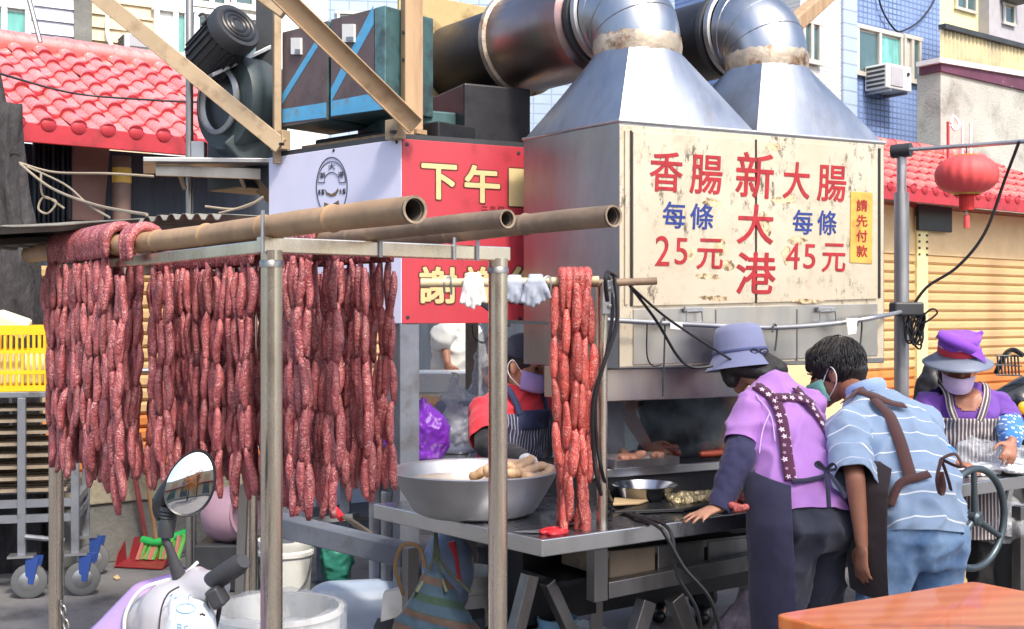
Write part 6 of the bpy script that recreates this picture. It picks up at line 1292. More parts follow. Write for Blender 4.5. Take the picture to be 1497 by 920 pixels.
tub = thing('waste_bin', 'large white bin with a clear liner folded over its rim', 'bin', XY(408, 3.6)); c = XY(408, 3.62)
MB().lathe([(.001, .005), (.15, .005), (.16, .0), (.19, .57), (.2, .575), (.2, .59), (.185, .59), (.15, .03), (.001, .03)], c, Z, 44).build('drum', wp, tub, smooth=True, ang=35)
mb = MB(); rows = []
for i, (r, z) in enumerate(((.17, .36), (.183, .575), (.196, .602), (.21, .59), (.212, .51), (.216, .43))): rows.append([c + V(math.cos(t), math.sin(t), 0) * (r + .007 * math.sin(t * 7 + i) * (i > 0) + .004 * math.sin(t * 17)) + Z * (z + (.03 * math.sin(t * 3 + 1) if i == 5 else .004 * math.sin(t * 9))) for t in [2 * math.pi * k / 72 for k in range(72)]])
mb.grid(rows, True).build('liner', clr2, tub, smooth=True, ang=180)
jc = XY(522, 5.15); t = thing('jerrycan', 'translucent bluish plastic jerrycan lying under the table end', 'jerrycan', jc); mb = MB(); mb.cap(jc + V(-.12, 0, .2), .12, jc + V(.13, .05, .2), .12); mb.box(jc + V(0, .02, .12), .3, .22, .2)
o, _ = organic('can', mb, mat('translucent_plastic', lin(176, 192, 214), .35, var=.1, vs=3, alpha=.92, bump=.2, bs=12), t, .012, 8, keepbvh=False); MB().lathe([(.03, 0), (.03, .03), (.001, .032)], jc + V(-.2, -.06, .26), V(-.7, -.5, .5), 16).build('cap', M['white'], t)
o = bag('water_drum', XY(655, 4.75) + Z * .3, (.11, .1, .16), mat('pale_blue_drum', lin(150, 172, 206), .35, alpha=.9), 'pale blue plastic drum standing in the shade under the table', 8, 'drum', False, .01)
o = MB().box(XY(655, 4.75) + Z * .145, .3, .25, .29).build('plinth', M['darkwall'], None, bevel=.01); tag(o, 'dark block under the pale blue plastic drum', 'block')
# woven bag hanging from the table edge
hk = P(637, 775, 4.36); wb = thing('woven_bag', 'striped blue and green woven bag hanging from the table edge', 'bag', P(630, 900, 4.33))
wbm = pattern('woven_stripes', lin(44, 66, 84), lambda s, u, v, uv: (s.math('MULTIPLY', s.ramp(s.math('SINE', s.math('MULTIPLY', v, 95)), .1, .3), .9), s.mix(s.ramp(s.math('SINE', s.math('MULTIPLY', v, 31)), -.1, .1), lin(34, 58, 42), lin(78, 58, 48))))
mb = MB(); rows = []
for i in range(13):
    q = i / 12; wdt = .02 + .17 * min(1, q * 1.6) ** .8; zz = P(0, 845, 4.33).z - .42 * q
    rows.append([V(hk.x - .01 + .03 * q, 4.33, 0) + V(math.cos(t) * wdt * (1 + .08 * math.sin(3 * t + i)), math.sin(t) * (.03 + .09 * q), zz + .03 * math.cos(t * 2) * (1 - q)) for t in [2 * math.pi * k / 32 for k in range(32)]])
mb.grid(rows, True, True); o, _ = organic('sack', mb, wbm, wb, .009, 4, ((.08, .03),), keepbvh=False); uvproj(o, hk, V(1, 0, .1), V(.25, 0, 1))
for dx in (-.03, .02, .06): MB().tube(spline([hk, hk + V(dx * .4, -.01, -.12), V(hk.x + dx * 2.2, 4.29, P(0, 862, 4.33).z)], 5), .006, 6).build('cord', cloth('bag_cord%d' % int(dx * 100), lin(84, 92, 70)).m, wb, smooth=True)
MB().tube(spline([P(590, 870, 4.5), P(578, 830, 4.45), P(588, 798, 4.42), P(612, 800, 4.4), P(622, 830, 4.4)], 6), .008, 6).build('handle', cloth('bag_handle', lin(150, 120, 84)).m, wb, smooth=True)
o = MB().prism([P(556, 910, 4.6), P(592, 900, 4.6), P(600, 858, 4.62), P(560, 868, 4.62)], V(0, .06, 0)).build('paper_box', M['white'], None, bevel=.004); tag(o, 'small white box tucked behind the striped woven bag', 'box'); o = MB().box(XY(578, 4.68) + Z * .13, .16, .14, .26).build('plinth', M['dark'], None); tag(o, 'dark crate under the small white box', 'crate')
# drawbar beam and shelf frames left of the table
o = MB().bar(P(400, 765, 5.05), P(596, 812, 4.75), .1, .085).build('drawbar', M['framepaint'], None, bevel=.005); tag(o, 'grey painted steel drawbar slanting behind the near rack post', 'beam')
sfr = thing('metal_shelf', 'grey steel shelf frame under the side counter', 'frame', XY(500, 5.6))
for px, d in ((445, 5.9), (505, 5.6), (548, 5.3), (470, 6.2)): p = XY(px, d); MB().box(p + Z * .38, .05, .05, .76).build('post', M['framepaint'], sfr, bevel=.003)
MB().bar(P(425, 765, 5.8), P(520, 755, 5.5), .04, .03).build('rail', M['tablelip'], sfr); MB().bar(P(440, 690, 5.9), P(552, 700, 5.3), .05, .04).build('rail', M['framepaint'], sfr)
MB().prism([P(425, 768, 5.9), P(540, 760, 5.4), P(560, 735, 5.9), P(450, 740, 6.4)], Z * .015).build('deck', M['sooty'], sfr); MB().slab(XY(440, 6.3), XY(560, 5.9), .3, .75, V(.6, -.8, 0), .03).build('back_panel', mat('pale_blue_panel', lin(150, 164, 186), .6), sfr)
o = MB().tube([P(474, 728, 5.2), P(500, 758, 5.1)], .018, 10).build('handle', redp, None, smooth=True); tag(o, 'tool with a red handle lying on the drawbar', 'tool'); MB().prism([P(498, 756, 5.1), P(520, 772, 5.05), P(545, 782, 5.0), P(515, 762, 5.05)], V(0, 0, .012)).build('blade', M['rust'], o)
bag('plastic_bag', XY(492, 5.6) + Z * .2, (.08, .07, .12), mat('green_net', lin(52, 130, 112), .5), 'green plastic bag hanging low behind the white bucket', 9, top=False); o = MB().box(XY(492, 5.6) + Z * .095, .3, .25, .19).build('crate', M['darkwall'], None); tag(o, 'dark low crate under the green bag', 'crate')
o = MB().box(V(.25, 4.75, .1), .35, .3, .2, frame(TU)).build('grey_crate', M['galv'], None, bevel=.01); tag(o, 'grey ribbed metal box on the ground under the table', 'box')
bag('plastic_bag', XY(1090, 4.75) + Z * .0, (.14, .12, .16), mat('mottled_bag', lin(176, 160, 172), .5, var=.4, vs=18), 'mottled pinkish bag on the ground beside the navy apron', 11)
# the two red sausages/tools hanging under table
o = MB().tube([P(660, 792, 4.6), P(667, 815, 4.6), P(672, 850, 4.6)], [.016, .008, .008], 8).build('ladle', redp, None, smooth=True); tag(o, 'red-handled ladle hanging under the table edge', 'ladle')
# ---------------------------------------------------------------- left ground goods
ph_ = PG(208, 828, 0); dp = thing('dustpan', 'long-handled red plastic dustpan against the low wall', 'dustpan', ph_); rp2 = mat('dull_red_plastic', lin(138, 42, 48), .45, var=.1)
MB().grid([[ph_ + V(-.15, -.05, .01), ph_ + V(.15, -.12, .01)], [ph_ + V(-.15, .17, .01), ph_ + V(.15, .1, .01)], [ph_ + V(-.17, .2, .14), ph_ + V(.16, .14, .14)]]).build('pan', rp2, dp, solid=.006)
for s_ in (0, 1): x = -.15 + .3 * s_; MB().prism([ph_ + V(x, -.05 - .07 * s_, .01), ph_ + V(x, .17 - .07 * s_, .01), ph_ + V(x - .01, .2 - .07 * s_, .14), ph_ + V(x, .0, .07)], V(.006, 0, 0)).build('side', rp2, dp)
MB().tube([ph_ + V(-.03, .18, .1), P(196, 690, 7.0), P(196, 640, 7.0)], .016, 10).build('handle', mat('faded_red_tube', lin(160, 84, 84), .5), dp, smooth=True)
br_ = PG(240, 822, 0); b_ = thing('broom', 'broom with green and pink bristles beside the red dustpan', 'broom', br_); grn = mat('green_plastic', lin(40, 170, 84), .4)
MB().tube(spline([br_ + V(-.14, .02, .13), br_ + V(-.04, .0, .12), br_ + V(.06, .02, .15), br_ + V(.14, .03, .18)], 5), .026, 10).build('head', grn, b_, smooth=True)
for i in range(26):
    q = i / 25; a0 = br_ + V(-.13 + .26 * q, .01 * (i % 3), .12 + .05 * q); MB().tube([a0, a0 + V(-.03 + random.uniform(-.02, .02), random.uniform(-.04, .02), -.1 - .05 * q + .0)], [.009, .012], 5).build('bristle_tuft', mat('bristle_pink', lin(196, 130, 116), .8) if i == 0 else (MATS['bristle_pink'] if i % 7 < 3 else (mat('bristle_green', lin(110, 190, 90), .8) if i == 3 else MATS.get('bristle_green', grn))), b_)
MB().tube([br_ + V(-.05, 0, .14), P(214, 697, 6.85), P(205, 640, 7.0)], .012, 8).build('stick', mat('broom_stick', lin(190, 150, 110), .6), b_, smooth=True)
pc2 = XY(338, 6.4) + Z * .0; pt_ = thing('plastic_pot', 'pale pink round plastic pot lying on its side by the rack', 'pot', pc2 + Z * .2); pk_ = mat('pale_pink_plastic', lin(188, 152, 168), .4, var=.1)
MB().lathe([(.001, -.13), (.1, -.13), (.14, -.09), (.155, 0), (.14, .1), (.13, .12), (.14, .13), (.12, .13), (.1, .05), (.001, .03)], pc2 + V(0, 0, .40), V(.75, -.45, .15), 36).build('vessel', pk_, pt_, smooth=True, ang=50)
MB().box(pc2 + V(0, .02, .13), .34, .3, .25).build('stand', M['dark'], pt_, bevel=.01)
o = MB().lathe([(.001, .03), (.11, .03), (.15, .015), (.16, 0), (.12, -.003), (.001, -.003)], PG(296, 822, .01), Z, 36).build('pot_lid', M['galv'], None, smooth=True); tag(o, 'round grey metal lid on the ground near the broom', 'lid')
o = MB().box(XY(280, 6.5) + Z * .3, .045, .045, .6).build('short_post', M['pipe'], None); tag(o, 'short grey steel post behind the scooter mirror', 'post')
o = MB().prism([PG(165, 845, .006), PG(172, 841, .01), PG(176, 846, .006), PG(170, 848, .006)], V(0, 0, .004)).build('fallen_leaf', cb_, None); tag(o, 'small pale leaf lying on the dark ground', 'leaf')
# trolley
TRX = V(.97, .24, 0).normalized(); pl_t = Plane(XY(32, 6.15), TRX); steelb = mat('trolley_paint', lin(128, 132, 140), .45, metal=.4, var=.15, dirt=(lin(86, 84, 84), 8, .55, .75))
tro = thing('trolley', 'grey steel trolley on blue castors carrying the yellow crate', 'trolley', pl_t.at(0, 0)); u1_ = pl_t.u(110); ul_ = -.55; bk = -TRX.cross(Z) * .5
zt_ = 1.06
corners = [pl_t.at(ul_, 0), pl_t.at(u1_, 0), pl_t.at(u1_, 0) + bk, pl_t.at(ul_, 0) + bk]
for p in corners + [pl_t.at(0, 0)]: MB().box(p + Z * (.23 + (zt_ - .23) / 2), .04, .04, zt_ - .23, frame(TRX)).build('post', steelb, tro, bevel=.003)
MB().prism([p + Z * zt_ for p in corners], Z * .03).build('deck', steelb, tro, bevel=.003)
for z in (.42, .5):
    for i in range(4): MB().bar(corners[i] + Z * z, corners[(i + 1) % 4] + Z * z, .03, .04).build('rail', steelb, tro)
MB().tube([pl_t.at(.02, .33, .03), pl_t.at(u1_ - .05, .3, .03)], .014, 8).build('foot_bar', steelb, tro, smooth=True)
bluep = mat('blue_castor_paint', lin(44, 72, 140), .45); rub = mat('grey_rubber', lin(96, 98, 100), .7)
for p in corners + [pl_t.at(0, 0)]:
    MB().box(p + Z * .225, .13, .1, .012, frame(TRX)).build('castor_plate', M['galv'], tro); 
    cst = MB().prism([p + V(.03, -.03, .22), p + V(.1, -.03, .22), p + V(.07, -.03, .08), p + V(.03, -.03, .08)], V(0, .012, 0)).build('castor', bluep, tro); MB().prism([p + V(.03, .03, .22), p + V(.1, .03, .22), p + V(.07, .03, .08), p + V(.03, .03, .08)], V(0, .012, 0)).build('fork', bluep, cst)
    MB().lathe([(.02, -.022), (.075, -.022), (.09, -.015), (.09, .015), (.075, .022), (.02, .022)], p + V(.04, 0, .092), V(.25, -1, 0), 26).build('wheel', rub, cst, smooth=True); MB().lathe([(.001, .03), (.02, .03), (.05, .024), (.055, .02)], p + V(.04, 0, .092), V(.25, -1, 0), 20).build('hub', M['galv'], cst, smooth=True)
wt = mat('tray_wood', lin(150, 136, 118), .8, var=.25, vs=5)
for k in range(8):
    t = thing('wooden_tray', ORD[7 - k] + ' slatted wooden tray from the top of the stack inside the trolley', 'tray', pl_t.at(0, .53 + k * .062), 'trays stacked in the trolley')
    for j in range(4): MB().bar(pl_t.at(ul_ + .05, .56 + k * .062, -.08 - j * .11), pl_t.at(u1_ - .05, .56 + k * .062, -.08 - j * .11), .07, .014).build('slat', wt, t)
    for u_ in (ul_ + .08, u1_ - .08): MB().bar(pl_t.at(u_, .541 + k * .062, -.05), pl_t.at(u_, .541 + k * .062, -.45), .03, .022).build('batten', wt, t)
# crate
yel = mat('yellow_crate_plastic', lin(240, 186, 30), .4, var=.06, rnd=0); cr = thing('crate', 'yellow slotted plastic crate standing on the grey trolley', 'crate', pl_t.at(0, zt_ + .03)); ch2 = .35; cu0, cu1 = -.52, pl_t.u(74)
def crate_side(a, b, n, name='side'):
    mb = MB(); L = (b - a).length; ex = (b - a).normalized(); rot = frame(ex); zb = zt_ + .032
    for z, h in ((.015, .03), (.10, .02), (.21, .02), (.325, .05)): mb.box(a + ex * L / 2 + Z * (zb + z) , L, .016, h, rot)
    nb = int(L / .028)
    for i in range(nb + 1):
        wd = .012 if 0 < i < nb else .06; mb.box(a + ex * (L * i / nb) + Z * (zb + .165), wd, .012, .33, rot)
    mb.build(name, yel, cr)
ca_ = [pl_t.at(cu0, 0, -.03), pl_t.at(cu1, 0, -.03), pl_t.at(cu1, 0, -.4), pl_t.at(cu0, 0, -.4)]
for i in range(4): crate_side(ca_[i], ca_[(i + 1) % 4], None)
MB().prism([p + Z * (zt_ + .034) for p in ca_], Z * .01).build('floor', yel, cr)
fm_ = mat('pale_foam', lin(232, 226, 190), .7)
for i, (u_, o_) in enumerate(((-.1, -.15), (-.3, -.2), (.0, -.28))):
    o = MB().box(pl_t.at(u_, zt_ + .15, o_), .17, .12, .18, frame(TRX)).build('foam_box', fm_, None, bevel=.012); tag(o, 'pale foam block packed inside the yellow crate', 'foam box', 'foam blocks in the crate')
o = MB().box(P(18, 474, 6.35), .18, .12, .1, Euler((.2, .35, .3)).to_matrix()).build('foam_box', fm_, None, bevel=.02); tag(o, 'tilted pale foam block sticking out above the yellow crate', 'foam box')
# chain on the left post
mb = MB(); cp = [BK0 + V(.03, -.03, P(0, 878, 3.94).z + .0), BK0 + V(.06, -.05, .42), BK0 + V(.1, -.08, .3), BK0 + V(.12, -.1, .2)]; pts = spline(cp, 5); cht = thing('chain', 'rusty chain hanging from the rack post beside the scooter', 'chain', cp[0])
for i in range(len(pts) - 1):
    d_ = (pts[i + 1] - pts[i]); c = (pts[i] + pts[i + 1]) / 2; s_ = d_.cross(V(0, 1, 0) if i % 2 else V(1, 0, 0)).normalized() * .008; MB().tube([c + d_ * .75 * math.cos(t) + s_ * math.sin(t) for t in [2 * math.pi * k / 12 for k in range(12)]], .0035, 6, closed=True).build('link', M['pipe'], cht, smooth=True)
# ---------------------------------------------------------------- scooter
sg = mat('scooter_grey', lin(172, 170, 176), .32, var=.05, coat=.3, bump=.02); spu = mat('scooter_lilac', lin(172, 144, 204), .25, var=.05, coat=.6, bump=.02); blkr = mat('grip_rubber', lin(58, 58, 62), .6, bump=.3, bs=120)
s0 = XY(255, 2.45); sco = thing('motor_scooter', 'lilac and grey motor scooter with a round mirror below the sausages', 'scooter', s0)
mb = MB(); mb.cap(P(288, 846, 2.46), .028, P(255, 900, 2.46), .078); mb.cap(P(255, 900, 2.46), .078, P(262, 1000, 2.46), .1); mb.cap(P(288, 856, 2.45), .036, P(314, 858, 2.42), .034); mb.cap(P(215, 905, 2.5), .055, P(255, 900, 2.46), .07); organic('handlebar_cowl', mb, sg, sco, .007, 10, keepbvh=False)
mb = MB(); mb.cap(P(278, 842, 2.54), .02, P(215, 880, 2.55), .05); mb.cap(P(215, 880, 2.55), .05, P(165, 955, 2.55), .075); mb.cap(P(165, 955, 2.55), .075, s0 + Z * .5 + V(-.08, .06, 0), .12); mb.cap(P(230, 930, 2.56), .1, s0 + Z * .45 + V(.05, .06, 0), .12); o, _ = organic('front_shield', mb, spu, sco, .009, 10, keepbvh=False)
MB().tube(spline([P(289, 822, 2.46), P(266, 842, 2.46), P(238, 850, 2.455), P(210, 860, 2.45), P(192, 880, 2.45), P(182, 908, 2.45), P(184, 950, 2.45)], 6), .0038, 8).build('trim', M['white'], sco, smooth=True)
mb = MB(); mb.cap(P(262, 882, 2.405), .026, P(280, 912, 2.39), .052, flat=.8); mb.cap(P(280, 912, 2.39), .052, P(275, 970, 2.39), .07, flat=.8); hl_, hb_ = organic('headlight', mb, mat('lamp_cover', lin(214, 222, 228), .15, var=.06, vs=20, coat=.8, bump=0), sco, .006, 6)
MB().tube(spline([P(262, 858, 2.372), P(246, 868, 2.37), P(236, 890, 2.368), P(232, 925, 2.365)], 5), .0018, 6).build('panel_gap', M['dark'], sco); MB().tube(spline([P(300, 872, 2.40), P(306, 892, 2.385), P(312, 925, 2.38)], 5), .0018, 6).build('panel_gap', M['dark'], sco); MB().tube(spline([P(322, 868, 2.39), P(318, 905, 2.42), P(300, 960, 2.46)], 5), .005, 8).build('brake_cable', M['black'], sco, smooth=True)
stb = mat('sticker_blue', lin(120, 172, 204), .4)
def onlamp(px, py): q = hb_.ray_cast(V(0, 0, EYE), (P(px, py, 1) - V(0, 0, EYE)).normalized()); return (q[0] if q[0] is not None else P(px, py, 2.33)) + V(0, -.0012, .0006)
MB().tube([onlamp(272 + 14 * math.cos(t), 890 + 7 * math.sin(t)) for t in [2 * math.pi * k / 24 for k in range(24)]], .0012, 5, closed=True).build('sticker_ring', stb, hl_); MB().tube([onlamp(292 + x, 899 + y) for x, y in ((0, 0), (4, -1), (8, 1))], .0022, 6).build('badge', M['black'], hl_)
for k in range(5): MB().tube([onlamp(248 + k * 7, 872 + (k % 2) * 3), onlamp(252 + k * 7, 869 + (k % 2) * 4)], .0012, 5).build('sticker_stroke', stb, hl_)
for x0, y0, x1, y1 in ((260, 912, 260, 922), (260, 912, 266, 914), (260, 917, 266, 918), (270, 916, 275, 915), (270, 916, 271, 921)): MB().tube([onlamp(x0, y0), onlamp(x1, y1)], .0011, 5).build('sticker_stroke', stb, hl_)
MB().tube([P(306, 852, 2.42), P(318, 846, 2.40), P(348, 826, 2.36), P(356, 820, 2.35)], [.019, .0215, .0215, .015], 18).build('grip', blkr, sco, smooth=True); MB().box(P(318, 872, 2.38), .03, .05, .042, Euler((0, -.5, 0)).to_matrix()).build('switch_box', M['dark'], sco, bevel=.006)
MB().tube(spline([P(264, 846, 2.46), P(258, 832, 2.45), P(247, 800, 2.44), P(242, 790, 2.44), P(242, 782, 2.44)], 4), [.017, .0165, .0155, .0145, .0135, .012, .0105, .0095] + [.0085] * 9, 12).build('mirror_stalk', blkr, sco, smooth=True)
MB().lathe([(.012, 0), (.0165, .002), (.0175, .036), (.016, .04), (.019, .043), (.016, .047), (.0195, .05), (.0165, .054), (.02, .057), (.018, .066)], P(242, 786, 2.44), V(.12, 0, 1), 18).build('mirror_joint', M['dark'], sco, smooth=True)
mcn = P(279, 706, 2.42); mn_ = V(.10, -.98, .13).normalized(); lx = V(.34, 0, .94); lx = (lx - mn_ * lx.dot(mn_)).normalized(); sxv = mn_.cross(lx)
def mpts(k1, off, sc): return [mcn + mn_ * off + (lx * .066 * math.sin(t) * sc + sxv * .0465 * math.cos(t) * sc * (1 - .12 * math.sin(t))) for t in [2 * math.pi * j / 40 for j in range(40)]]
mr = MB().grid([mpts(1, .004, .98), mpts(1, .006, 1.05), mpts(1, -.004, 1.09), mpts(1, -.022, .95), mpts(1, -.035, .6), mpts(1, -.038, .1)], True).build('mirror_shell', M['black'], sco, smooth=True, ang=50)
gm2 = NT('mirror_glass'); gm2.b.inputs['Metallic'].default_value = 1; gm2.b.inputs['Roughness'].default_value = .02; gm2.b.inputs['Base Color'].default_value = (.9, .9, .9, 1)
MB().grid([[mcn + mn_ * .0105] * 40] + [mpts(1, .0045 + .006 * (1 - q * q), .99 * q) for q in (.2, .4, .6, .8, 1)], True).build('mirror_glass', gm2.m, mr, smooth=True, ang=180)
MB().tube(spline([P(242, 757, 2.44), P(240, 738, 2.45), P(262, 700, 2.45)], 5), [.018, .0195, .021, .022, .024, .026, .027, .027, .025, .024, .02], 12, flat=.7).build('mirror_arm', M['black'], sco, smooth=True)
MB().tube([P(258, 910, 2.46), s0 + V(.0, -.05, .3)], .04, 14).build('steering_column', M['dark'], sco, smooth=True)
for q in (-1, 1): MB().tube([s0 + V(q * .06, -.05, .45), s0 + V(q * .06, -.1, .22)], .016, 10).build('fork', M['galv'], sco, smooth=True)
wl = MB().lathe([(.1, -.05), (.17, -.05), (.215, -.025), (.22, 0), (.215, .025), (.17, .05), (.1, .05)], s0 + V(0, -.1, .222), V(1, .1, 0), 32).build('wheel', blkr, sco, smooth=True); MB().lathe([(.001, -.04), (.11, -.045), (.11, .045), (.001, .04)], s0 + V(0, -.1, .222), V(1, .1, 0), 24).build('rim', M['galv'], wl, smooth=True)
# ---------------------------------------------------------------- right side: orange table, hand wheel, bags, bin, parked bike
def wood_or():
    s = NT('varnished_orange_wood'); v = s.coord(scale=(1, 4.5, 1), rot=(0, 0, -.58)); n = s.noise(v, 2.2, 6, .6); wv = s.n('TexWave'); wv.bands_direction = 'Y'; wv.inputs['Scale'].default_value = 1.1; wv.inputs['Distortion'].default_value = 4; wv.inputs['Detail'].default_value = 3; s.l(v, wv.inputs['Vector'])
    b = s.mix(s.ramp(wv.outputs['Fac'], .25, .8), lin(228, 118, 52), lin(234, 134, 68)); b = s.mix(s.ramp(n, .54, .66), b, lin(150, 66, 40)); s.l(b, s.b.inputs['Base Color']); s.b.inputs['Roughness'].default_value = .3; s.b.inputs['Coat Weight'].default_value = .3; s.bump(n, .1, .003); return s.m
owm = wood_or(); oc = PG(1130, 898, .75); od = PG(1412, 851, .75); ot = thing('wooden_table', 'varnished orange wooden table top in the foreground by the leaning people', 'table', V(oc.x, oc.y, 0)); ex_ = (od - oc).normalized(); ey_ = V(.62, -.78, 0)
def rounded(p, r=.03): 
    out = []
    for i in range(len(p)):
        a_, b_, c_ = p[i - 1], p[i], p[(i + 1) % len(p)]; u_ = (a_ - b_).normalized() * r; v_ = (c_ - b_).normalized() * r
        for k in range(5): q = k / 4; out.append(b_ + u_ * (1 - q) ** 2 + v_ * q ** 2)
    return out
L_ = (od - oc).length + .03
MB().prism([p - Z * .036 for p in rounded([oc, oc + ey_ * 1.3, oc + ey_ * 1.3 + ex_ * L_, oc + ex_ * L_])], Z * .036).build('top', owm, ot, bevel=.006)
for a_, b_ in ((.08, .08), (.08, 1.2), (L_ - .08, .08), (L_ - .08, 1.2)): p = oc + ex_ * a_ + ey_ * b_; MB().box(V(p.x, p.y, .356), .06, .06, .712).build('leg', owm, ot, bevel=.004)
hw = thing('hand_wheel', 'three-spoked dark steel hand wheel on the front of the work table', 'hand wheel', P(1428, 760, 4.98)); wc = P(1425, 758, 4.98); wn = PT.n; wx = TU; wm_ = mat('dark_steel_paint', lin(84, 96, 102), .35, metal=.6, var=.15); RW = .212
MB().tube([wc + wx * RW * math.cos(t) + Z * RW * math.sin(t) for t in [2 * math.pi * k / 48 for k in range(48)]], .0155, 12, closed=True).build('rim', wm_, hw, smooth=True)
for t in (92, 215, 332): MB().tube([wc, wc + (wx * math.cos(R(t)) + Z * math.sin(R(t))) * RW], [.016, .012], 10).build('spoke', wm_, hw, smooth=True)
MB().lathe([(.001, .03), (.02, .03), (.032, .02), (.034, -.03), (.02, -.04), (.02, -.25)], wc, wn, 24).build('hub', wm_, hw, smooth=True)
def tabp(px, py, dz=0): return PG(px, py, TZ) + Z * dz
wsm = mat('white_film', lin(228, 230, 232), .35, var=.04, bump=.6, bs=25, bd=.02)
for i in range(6):
    c = tabp(1425 + i * 16, 694 - (i % 2) * 6, .012 + .012 * (i % 3)); o, _ = organic('plastic_bag', MB().box(c, .2, .14, .018, Euler((0, 0, .4 + i)).to_matrix()), wsm, None, .008, 2, ((.06, .02),), keepbvh=False); tag(o, 'folded white plastic bag in the pile on the table end', 'bag', 'folded bags on the table end')
def film(name, c, r, seed, label, m):
    mb = MB(); mb.ell(c, r, None, 24, 14); o, _ = organic(name, mb, m, None, .008, 1, ((.09, .09), (.05, -.05)), keepbvh=False); tag(o, label, 'bag'); return o
film('plastic_bag', tabp(1436, 690, .075), (.11, .09, .07), 1, 'crinkled clear plastic bag in the hands of the person in the visor', clr2)
film('plastic_bag', tabp(1480, 688, .06), (.08, .07, .055), 2, 'small clear bag of goods beside the crinkled clear bag', clr2)
bn = XY(1478, 5.35) ; bn = thing('bin', 'dark grey plastic bin with a clear sheet over it under the table end', 'bin', XY(1475, 5.75)); c = XY(1482, 5.75)
MB().lathe([(.001, 0), (.13, 0), (.17, .42), (.18, .43), (.165, .43), (.12, .02), (.001, .02)], c, Z, 30).build('drum', mat('dark_bin', lin(52, 56, 60), .5), bn, smooth=True)
o, _ = organic('sheet', MB().ell(c + V(-.06, -.02, .47), (.27, .2, .1)), clr2, bn, .01, 1, ((.1, .08), (.04, .04)), keepbvh=False)
# parked motorbike at the right edge
mbk = mat('black_gloss', lin(34, 36, 40), .22, var=.1, coat=.4, bump=.02); k0 = XY(1490, 7.2); bike = thing('motorbike', 'black parked motorbike with luggage at the right behind the visor person', 'motorbike', k0)
mb = MB(); mb.cap(P(1456, 592, 7.1), .08, P(1500, 575, 7.1), .11); mb.cap(V(3.08, 7.12, .98), .09, V(3.2, 7.14, .45), .1, flat=1.6, side=V(1, 0, 0)); mb.cap(V(3.2, 7.14, .36), .09, V(3.62, 7.2, .36), .09, flat=1.5, side=V(0, 0, 1)); mb.cap(V(3.62, 7.2, .42), .11, V(4.35, 7.3, .66), .13); mb.cap(V(3.62, 7.2, .42), .1, V(3.68, 7.2, .68), .1); organic('bodywork', mb, mbk, bike, .014, 6, keepbvh=False)
organic('saddle', MB().cap(V(3.6, 7.2, .8), .1, V(4.4, 7.3, .86), .12, flat=.7, side=V(0, 1, 0)), blkr, bike, .014, 6, keepbvh=False)
for wx_ in (V(2.98, 7.1, .275), V(4.2, 7.28, .275)):
    w2 = MB().lathe([(.14, -.045), (.24, -.045), (.272, -.02), (.272, .02), (.24, .045), (.14, .045)], wx_, V(.13, -1, 0), 30).build('wheel', blkr, bike, smooth=True); MB().lathe([(.001, .04), (.15, .04), (.15, -.04), (.001, -.04)], wx_, V(.13, -1, 0), 20).build('rim', M['galv'], w2, smooth=True)
for q in (-.07, .07): MB().tube([V(3.1, 7.12 + q, .8), V(2.98, 7.1 + q, .275)], .018, 8).build('fork', M['galv'], bike, smooth=True)
MB().ell(P(1496, 597, 6.92), (.035, .02, .04)).build('reflector', mat('amber_lens', lin(240, 176, 40), .2), bike, smooth=True)
MB().tube(spline([P(1456, 545, 7.2), P(1470, 518, 7.1), P(1482, 512, 7.0), P(1496, 520, 6.95)], 5), .016, 8).build('handlebar', M['black'], bike, smooth=True)
for i in range(7): MB().tube([P(1458 + i * 5, 520, 7.0), P(1460 + i * 5, 548, 7.0)], .006, 6).build('basket_wire', M['dark'], bike)
for y in (520, 534, 548): MB().tube([P(1456, y, 7.0), P(1494, y + 1, 7.0)], .006, 6).build('basket_wire', M['dark'], bike)
o, _ = organic('cover', MB().ell(P(1370, 600, 6.6), (.14, .1, .3)), mat('black_cover', lin(40, 40, 44), .5), None, .014, 3, ((.12, .06),), keepbvh=False); tag(o, 'black rubbish sack behind the shoulder of the visor person', 'sack'); o.name = 'rubbish_sack'
o = MB().box(XY(1370, 6.6) + Z * .33, .3, .3, .66).build('carton', cb_, None, bevel=.01); tag(o, 'tall brown carton under the black rubbish sack', 'carton')
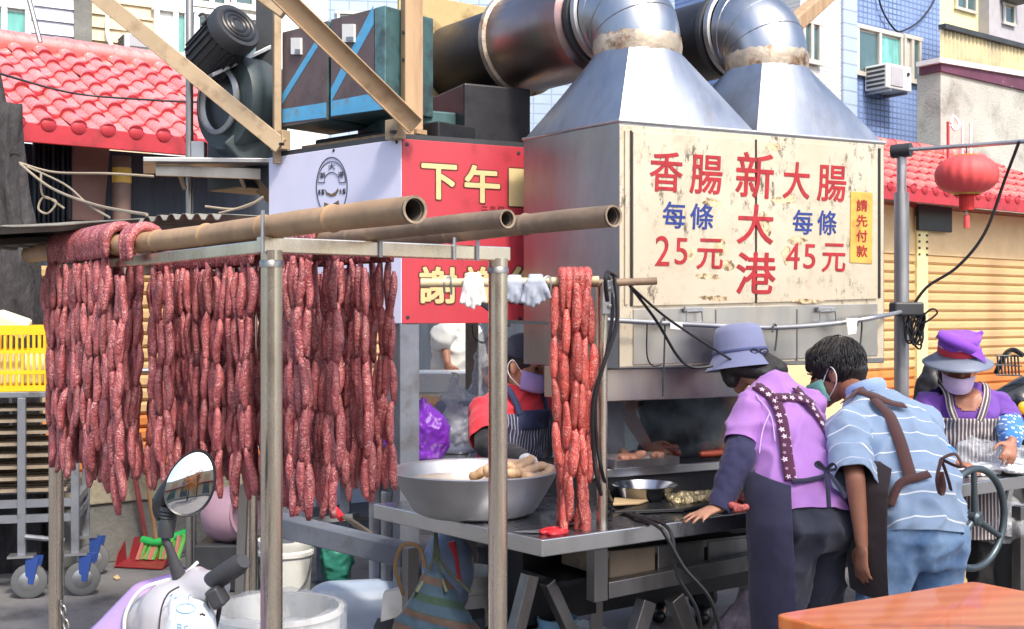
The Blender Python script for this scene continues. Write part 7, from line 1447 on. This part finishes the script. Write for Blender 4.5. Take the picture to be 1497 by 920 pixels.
# ---------------------------------------------------------------- across the street, behind the camera: what the steel and the mirror reflect
pxs = Plane(V(16, -15, 0), V(-1, 0, 0))
fb = thing('shop_building', 'cream shop building across the street behind the camera', 'building', pxs.at(0, 0))
MB().slab(pxs.at(0, 0), pxs.at(30, 0), 0, 5.2, pxs.n, 3).build('wall', M['beigesid'], fb)
for i in range(7):
    for z in (.3, 3.1): MB().slab(pxs.at(1.5 + i * 4.2, 0, .03), pxs.at(3.9 + i * 4.2, 0, .03), z, z + (2.3 if z < 1 else 1.5), pxs.n, .06).build('window', M['glass'] if (i + (z > 1)) % 3 else M['beigeslat'], fb)
MB().slab(pxs.at(0, 0, 1.4), pxs.at(30, 0, 1.4), 2.65, 2.8, pxs.n, 1.4).build('awning', M['redtrim'], fb)
def street_tree(base, crown, rad, n, leafm, label, seed, lean=V(0, 0, 0)):
    rnd = random.Random(seed); t = thing('tree', label, 'tree', base); bk = barkm
    top = crown - Z * rad[2] * .2; MB().tube(spline([base, base * .6 + top * .4 + V(.1, .05, 0), top], 6), [.17 - .008 * k for k in range(13)], 14).build('trunk', bk, t, smooth=True, ang=180)
    clumps = []
    for k in range(22):
        while True:
            q = V(rnd.uniform(-1, 1), rnd.uniform(-1, 1), rnd.uniform(-1, 1))
            if q.length < 1: break
        c = crown + V(q.x * rad[0], q.y * rad[1], q.z * rad[2]); clumps.append(c)
        if k < 12: MB().tube(spline([top - Z * rad[2] * .5 * rnd.random(), top * .45 + c * .55 + V(0, 0, -.15), c], 4), [.05 - .005 * j for j in range(9)], 8).build('limb', bk, t, smooth=True, ang=180)
    mb = MB()
    for i in range(n):
        c = clumps[rnd.randrange(len(clumps))]; p = c + V(rnd.gauss(0, .34), rnd.gauss(0, .34), rnd.gauss(0, .26)); rot = Euler((rnd.uniform(-1, 1), rnd.uniform(-1, 1), rnd.uniform(0, 6.28))).to_matrix(); a, b = rnd.uniform(.05, .09), rnd.uniform(.03, .05)
        mb.quad(p + rot @ V(-a, 0, 0), p + rot @ V(0, -b, .01), p + rot @ V(a, 0, 0), p + rot @ V(0, b, .01))
    me = bpy.data.meshes.new('crown'); me.from_pydata([tuple(v - base) for v in mb.v], [], mb.f); me.materials.append(leafm); o = link('crown', me, t); return t
lg_ = mat('green_leaf', lin(86, 116, 58), .5, var=.3, vs=2); lo_ = mat('autumn_leaf', lin(210, 140, 60), .55, var=.35, vs=2)
street_tree(V(4.7, -3.2, 0), V(3.9, -1.75, 7.3), (2.1, 1.7, 1.3), 5200, lg_, 'green street tree added unseen behind the camera, its crown placed to shade the stall', 1)  # out-of-view tree added to keep direct sun off the people, not the hood
street_tree(V(-1.5, -8.5, 0), V(-1.5, -8.5, 2.9), (2.2, 1.4, 1.6), 4200, lo_, 'orange-leaved street tree behind the camera seen in the scooter mirror', 2)
street_tree(V(.9, -11.5, 0), V(.9, -11.5, 4.0), (1.5, 1.5, 1.5), 2000, lo_, 'second orange-leaved street tree before the cream shop building', 3)
# ---------------------------------------------------------------- thin smoke over the grill
sm_ = NT('smoke_volume'); sm_.t.nodes.remove(sm_.b); pv = sm_.n('VolumePrincipled'); pv.inputs['Color'].default_value = (.85, .88, .92, 1)
nz = sm_.noise(sm_.coord(), 7, 4, .6); k = sm_.n('MapRange'); k.inputs['From Min'].default_value = .45; k.inputs['From Max'].default_value = .75; k.inputs['To Max'].default_value = 4.5; sm_.l(nz, k.inputs['Value']); sm_.l(k.outputs[0], pv.inputs['Density'])
sm_.l(pv.outputs[0], sm_.t.nodes['Material Output'].inputs['Volume'])
c = ga + e1 * .6 + HD * .5 + Z * (gz + .19); o = MB().ell(c, (.55, .24, .19), frame(e1), 24, 14).build('smoke', sm_.m, None, smooth=True); o['kind'] = 'stuff'
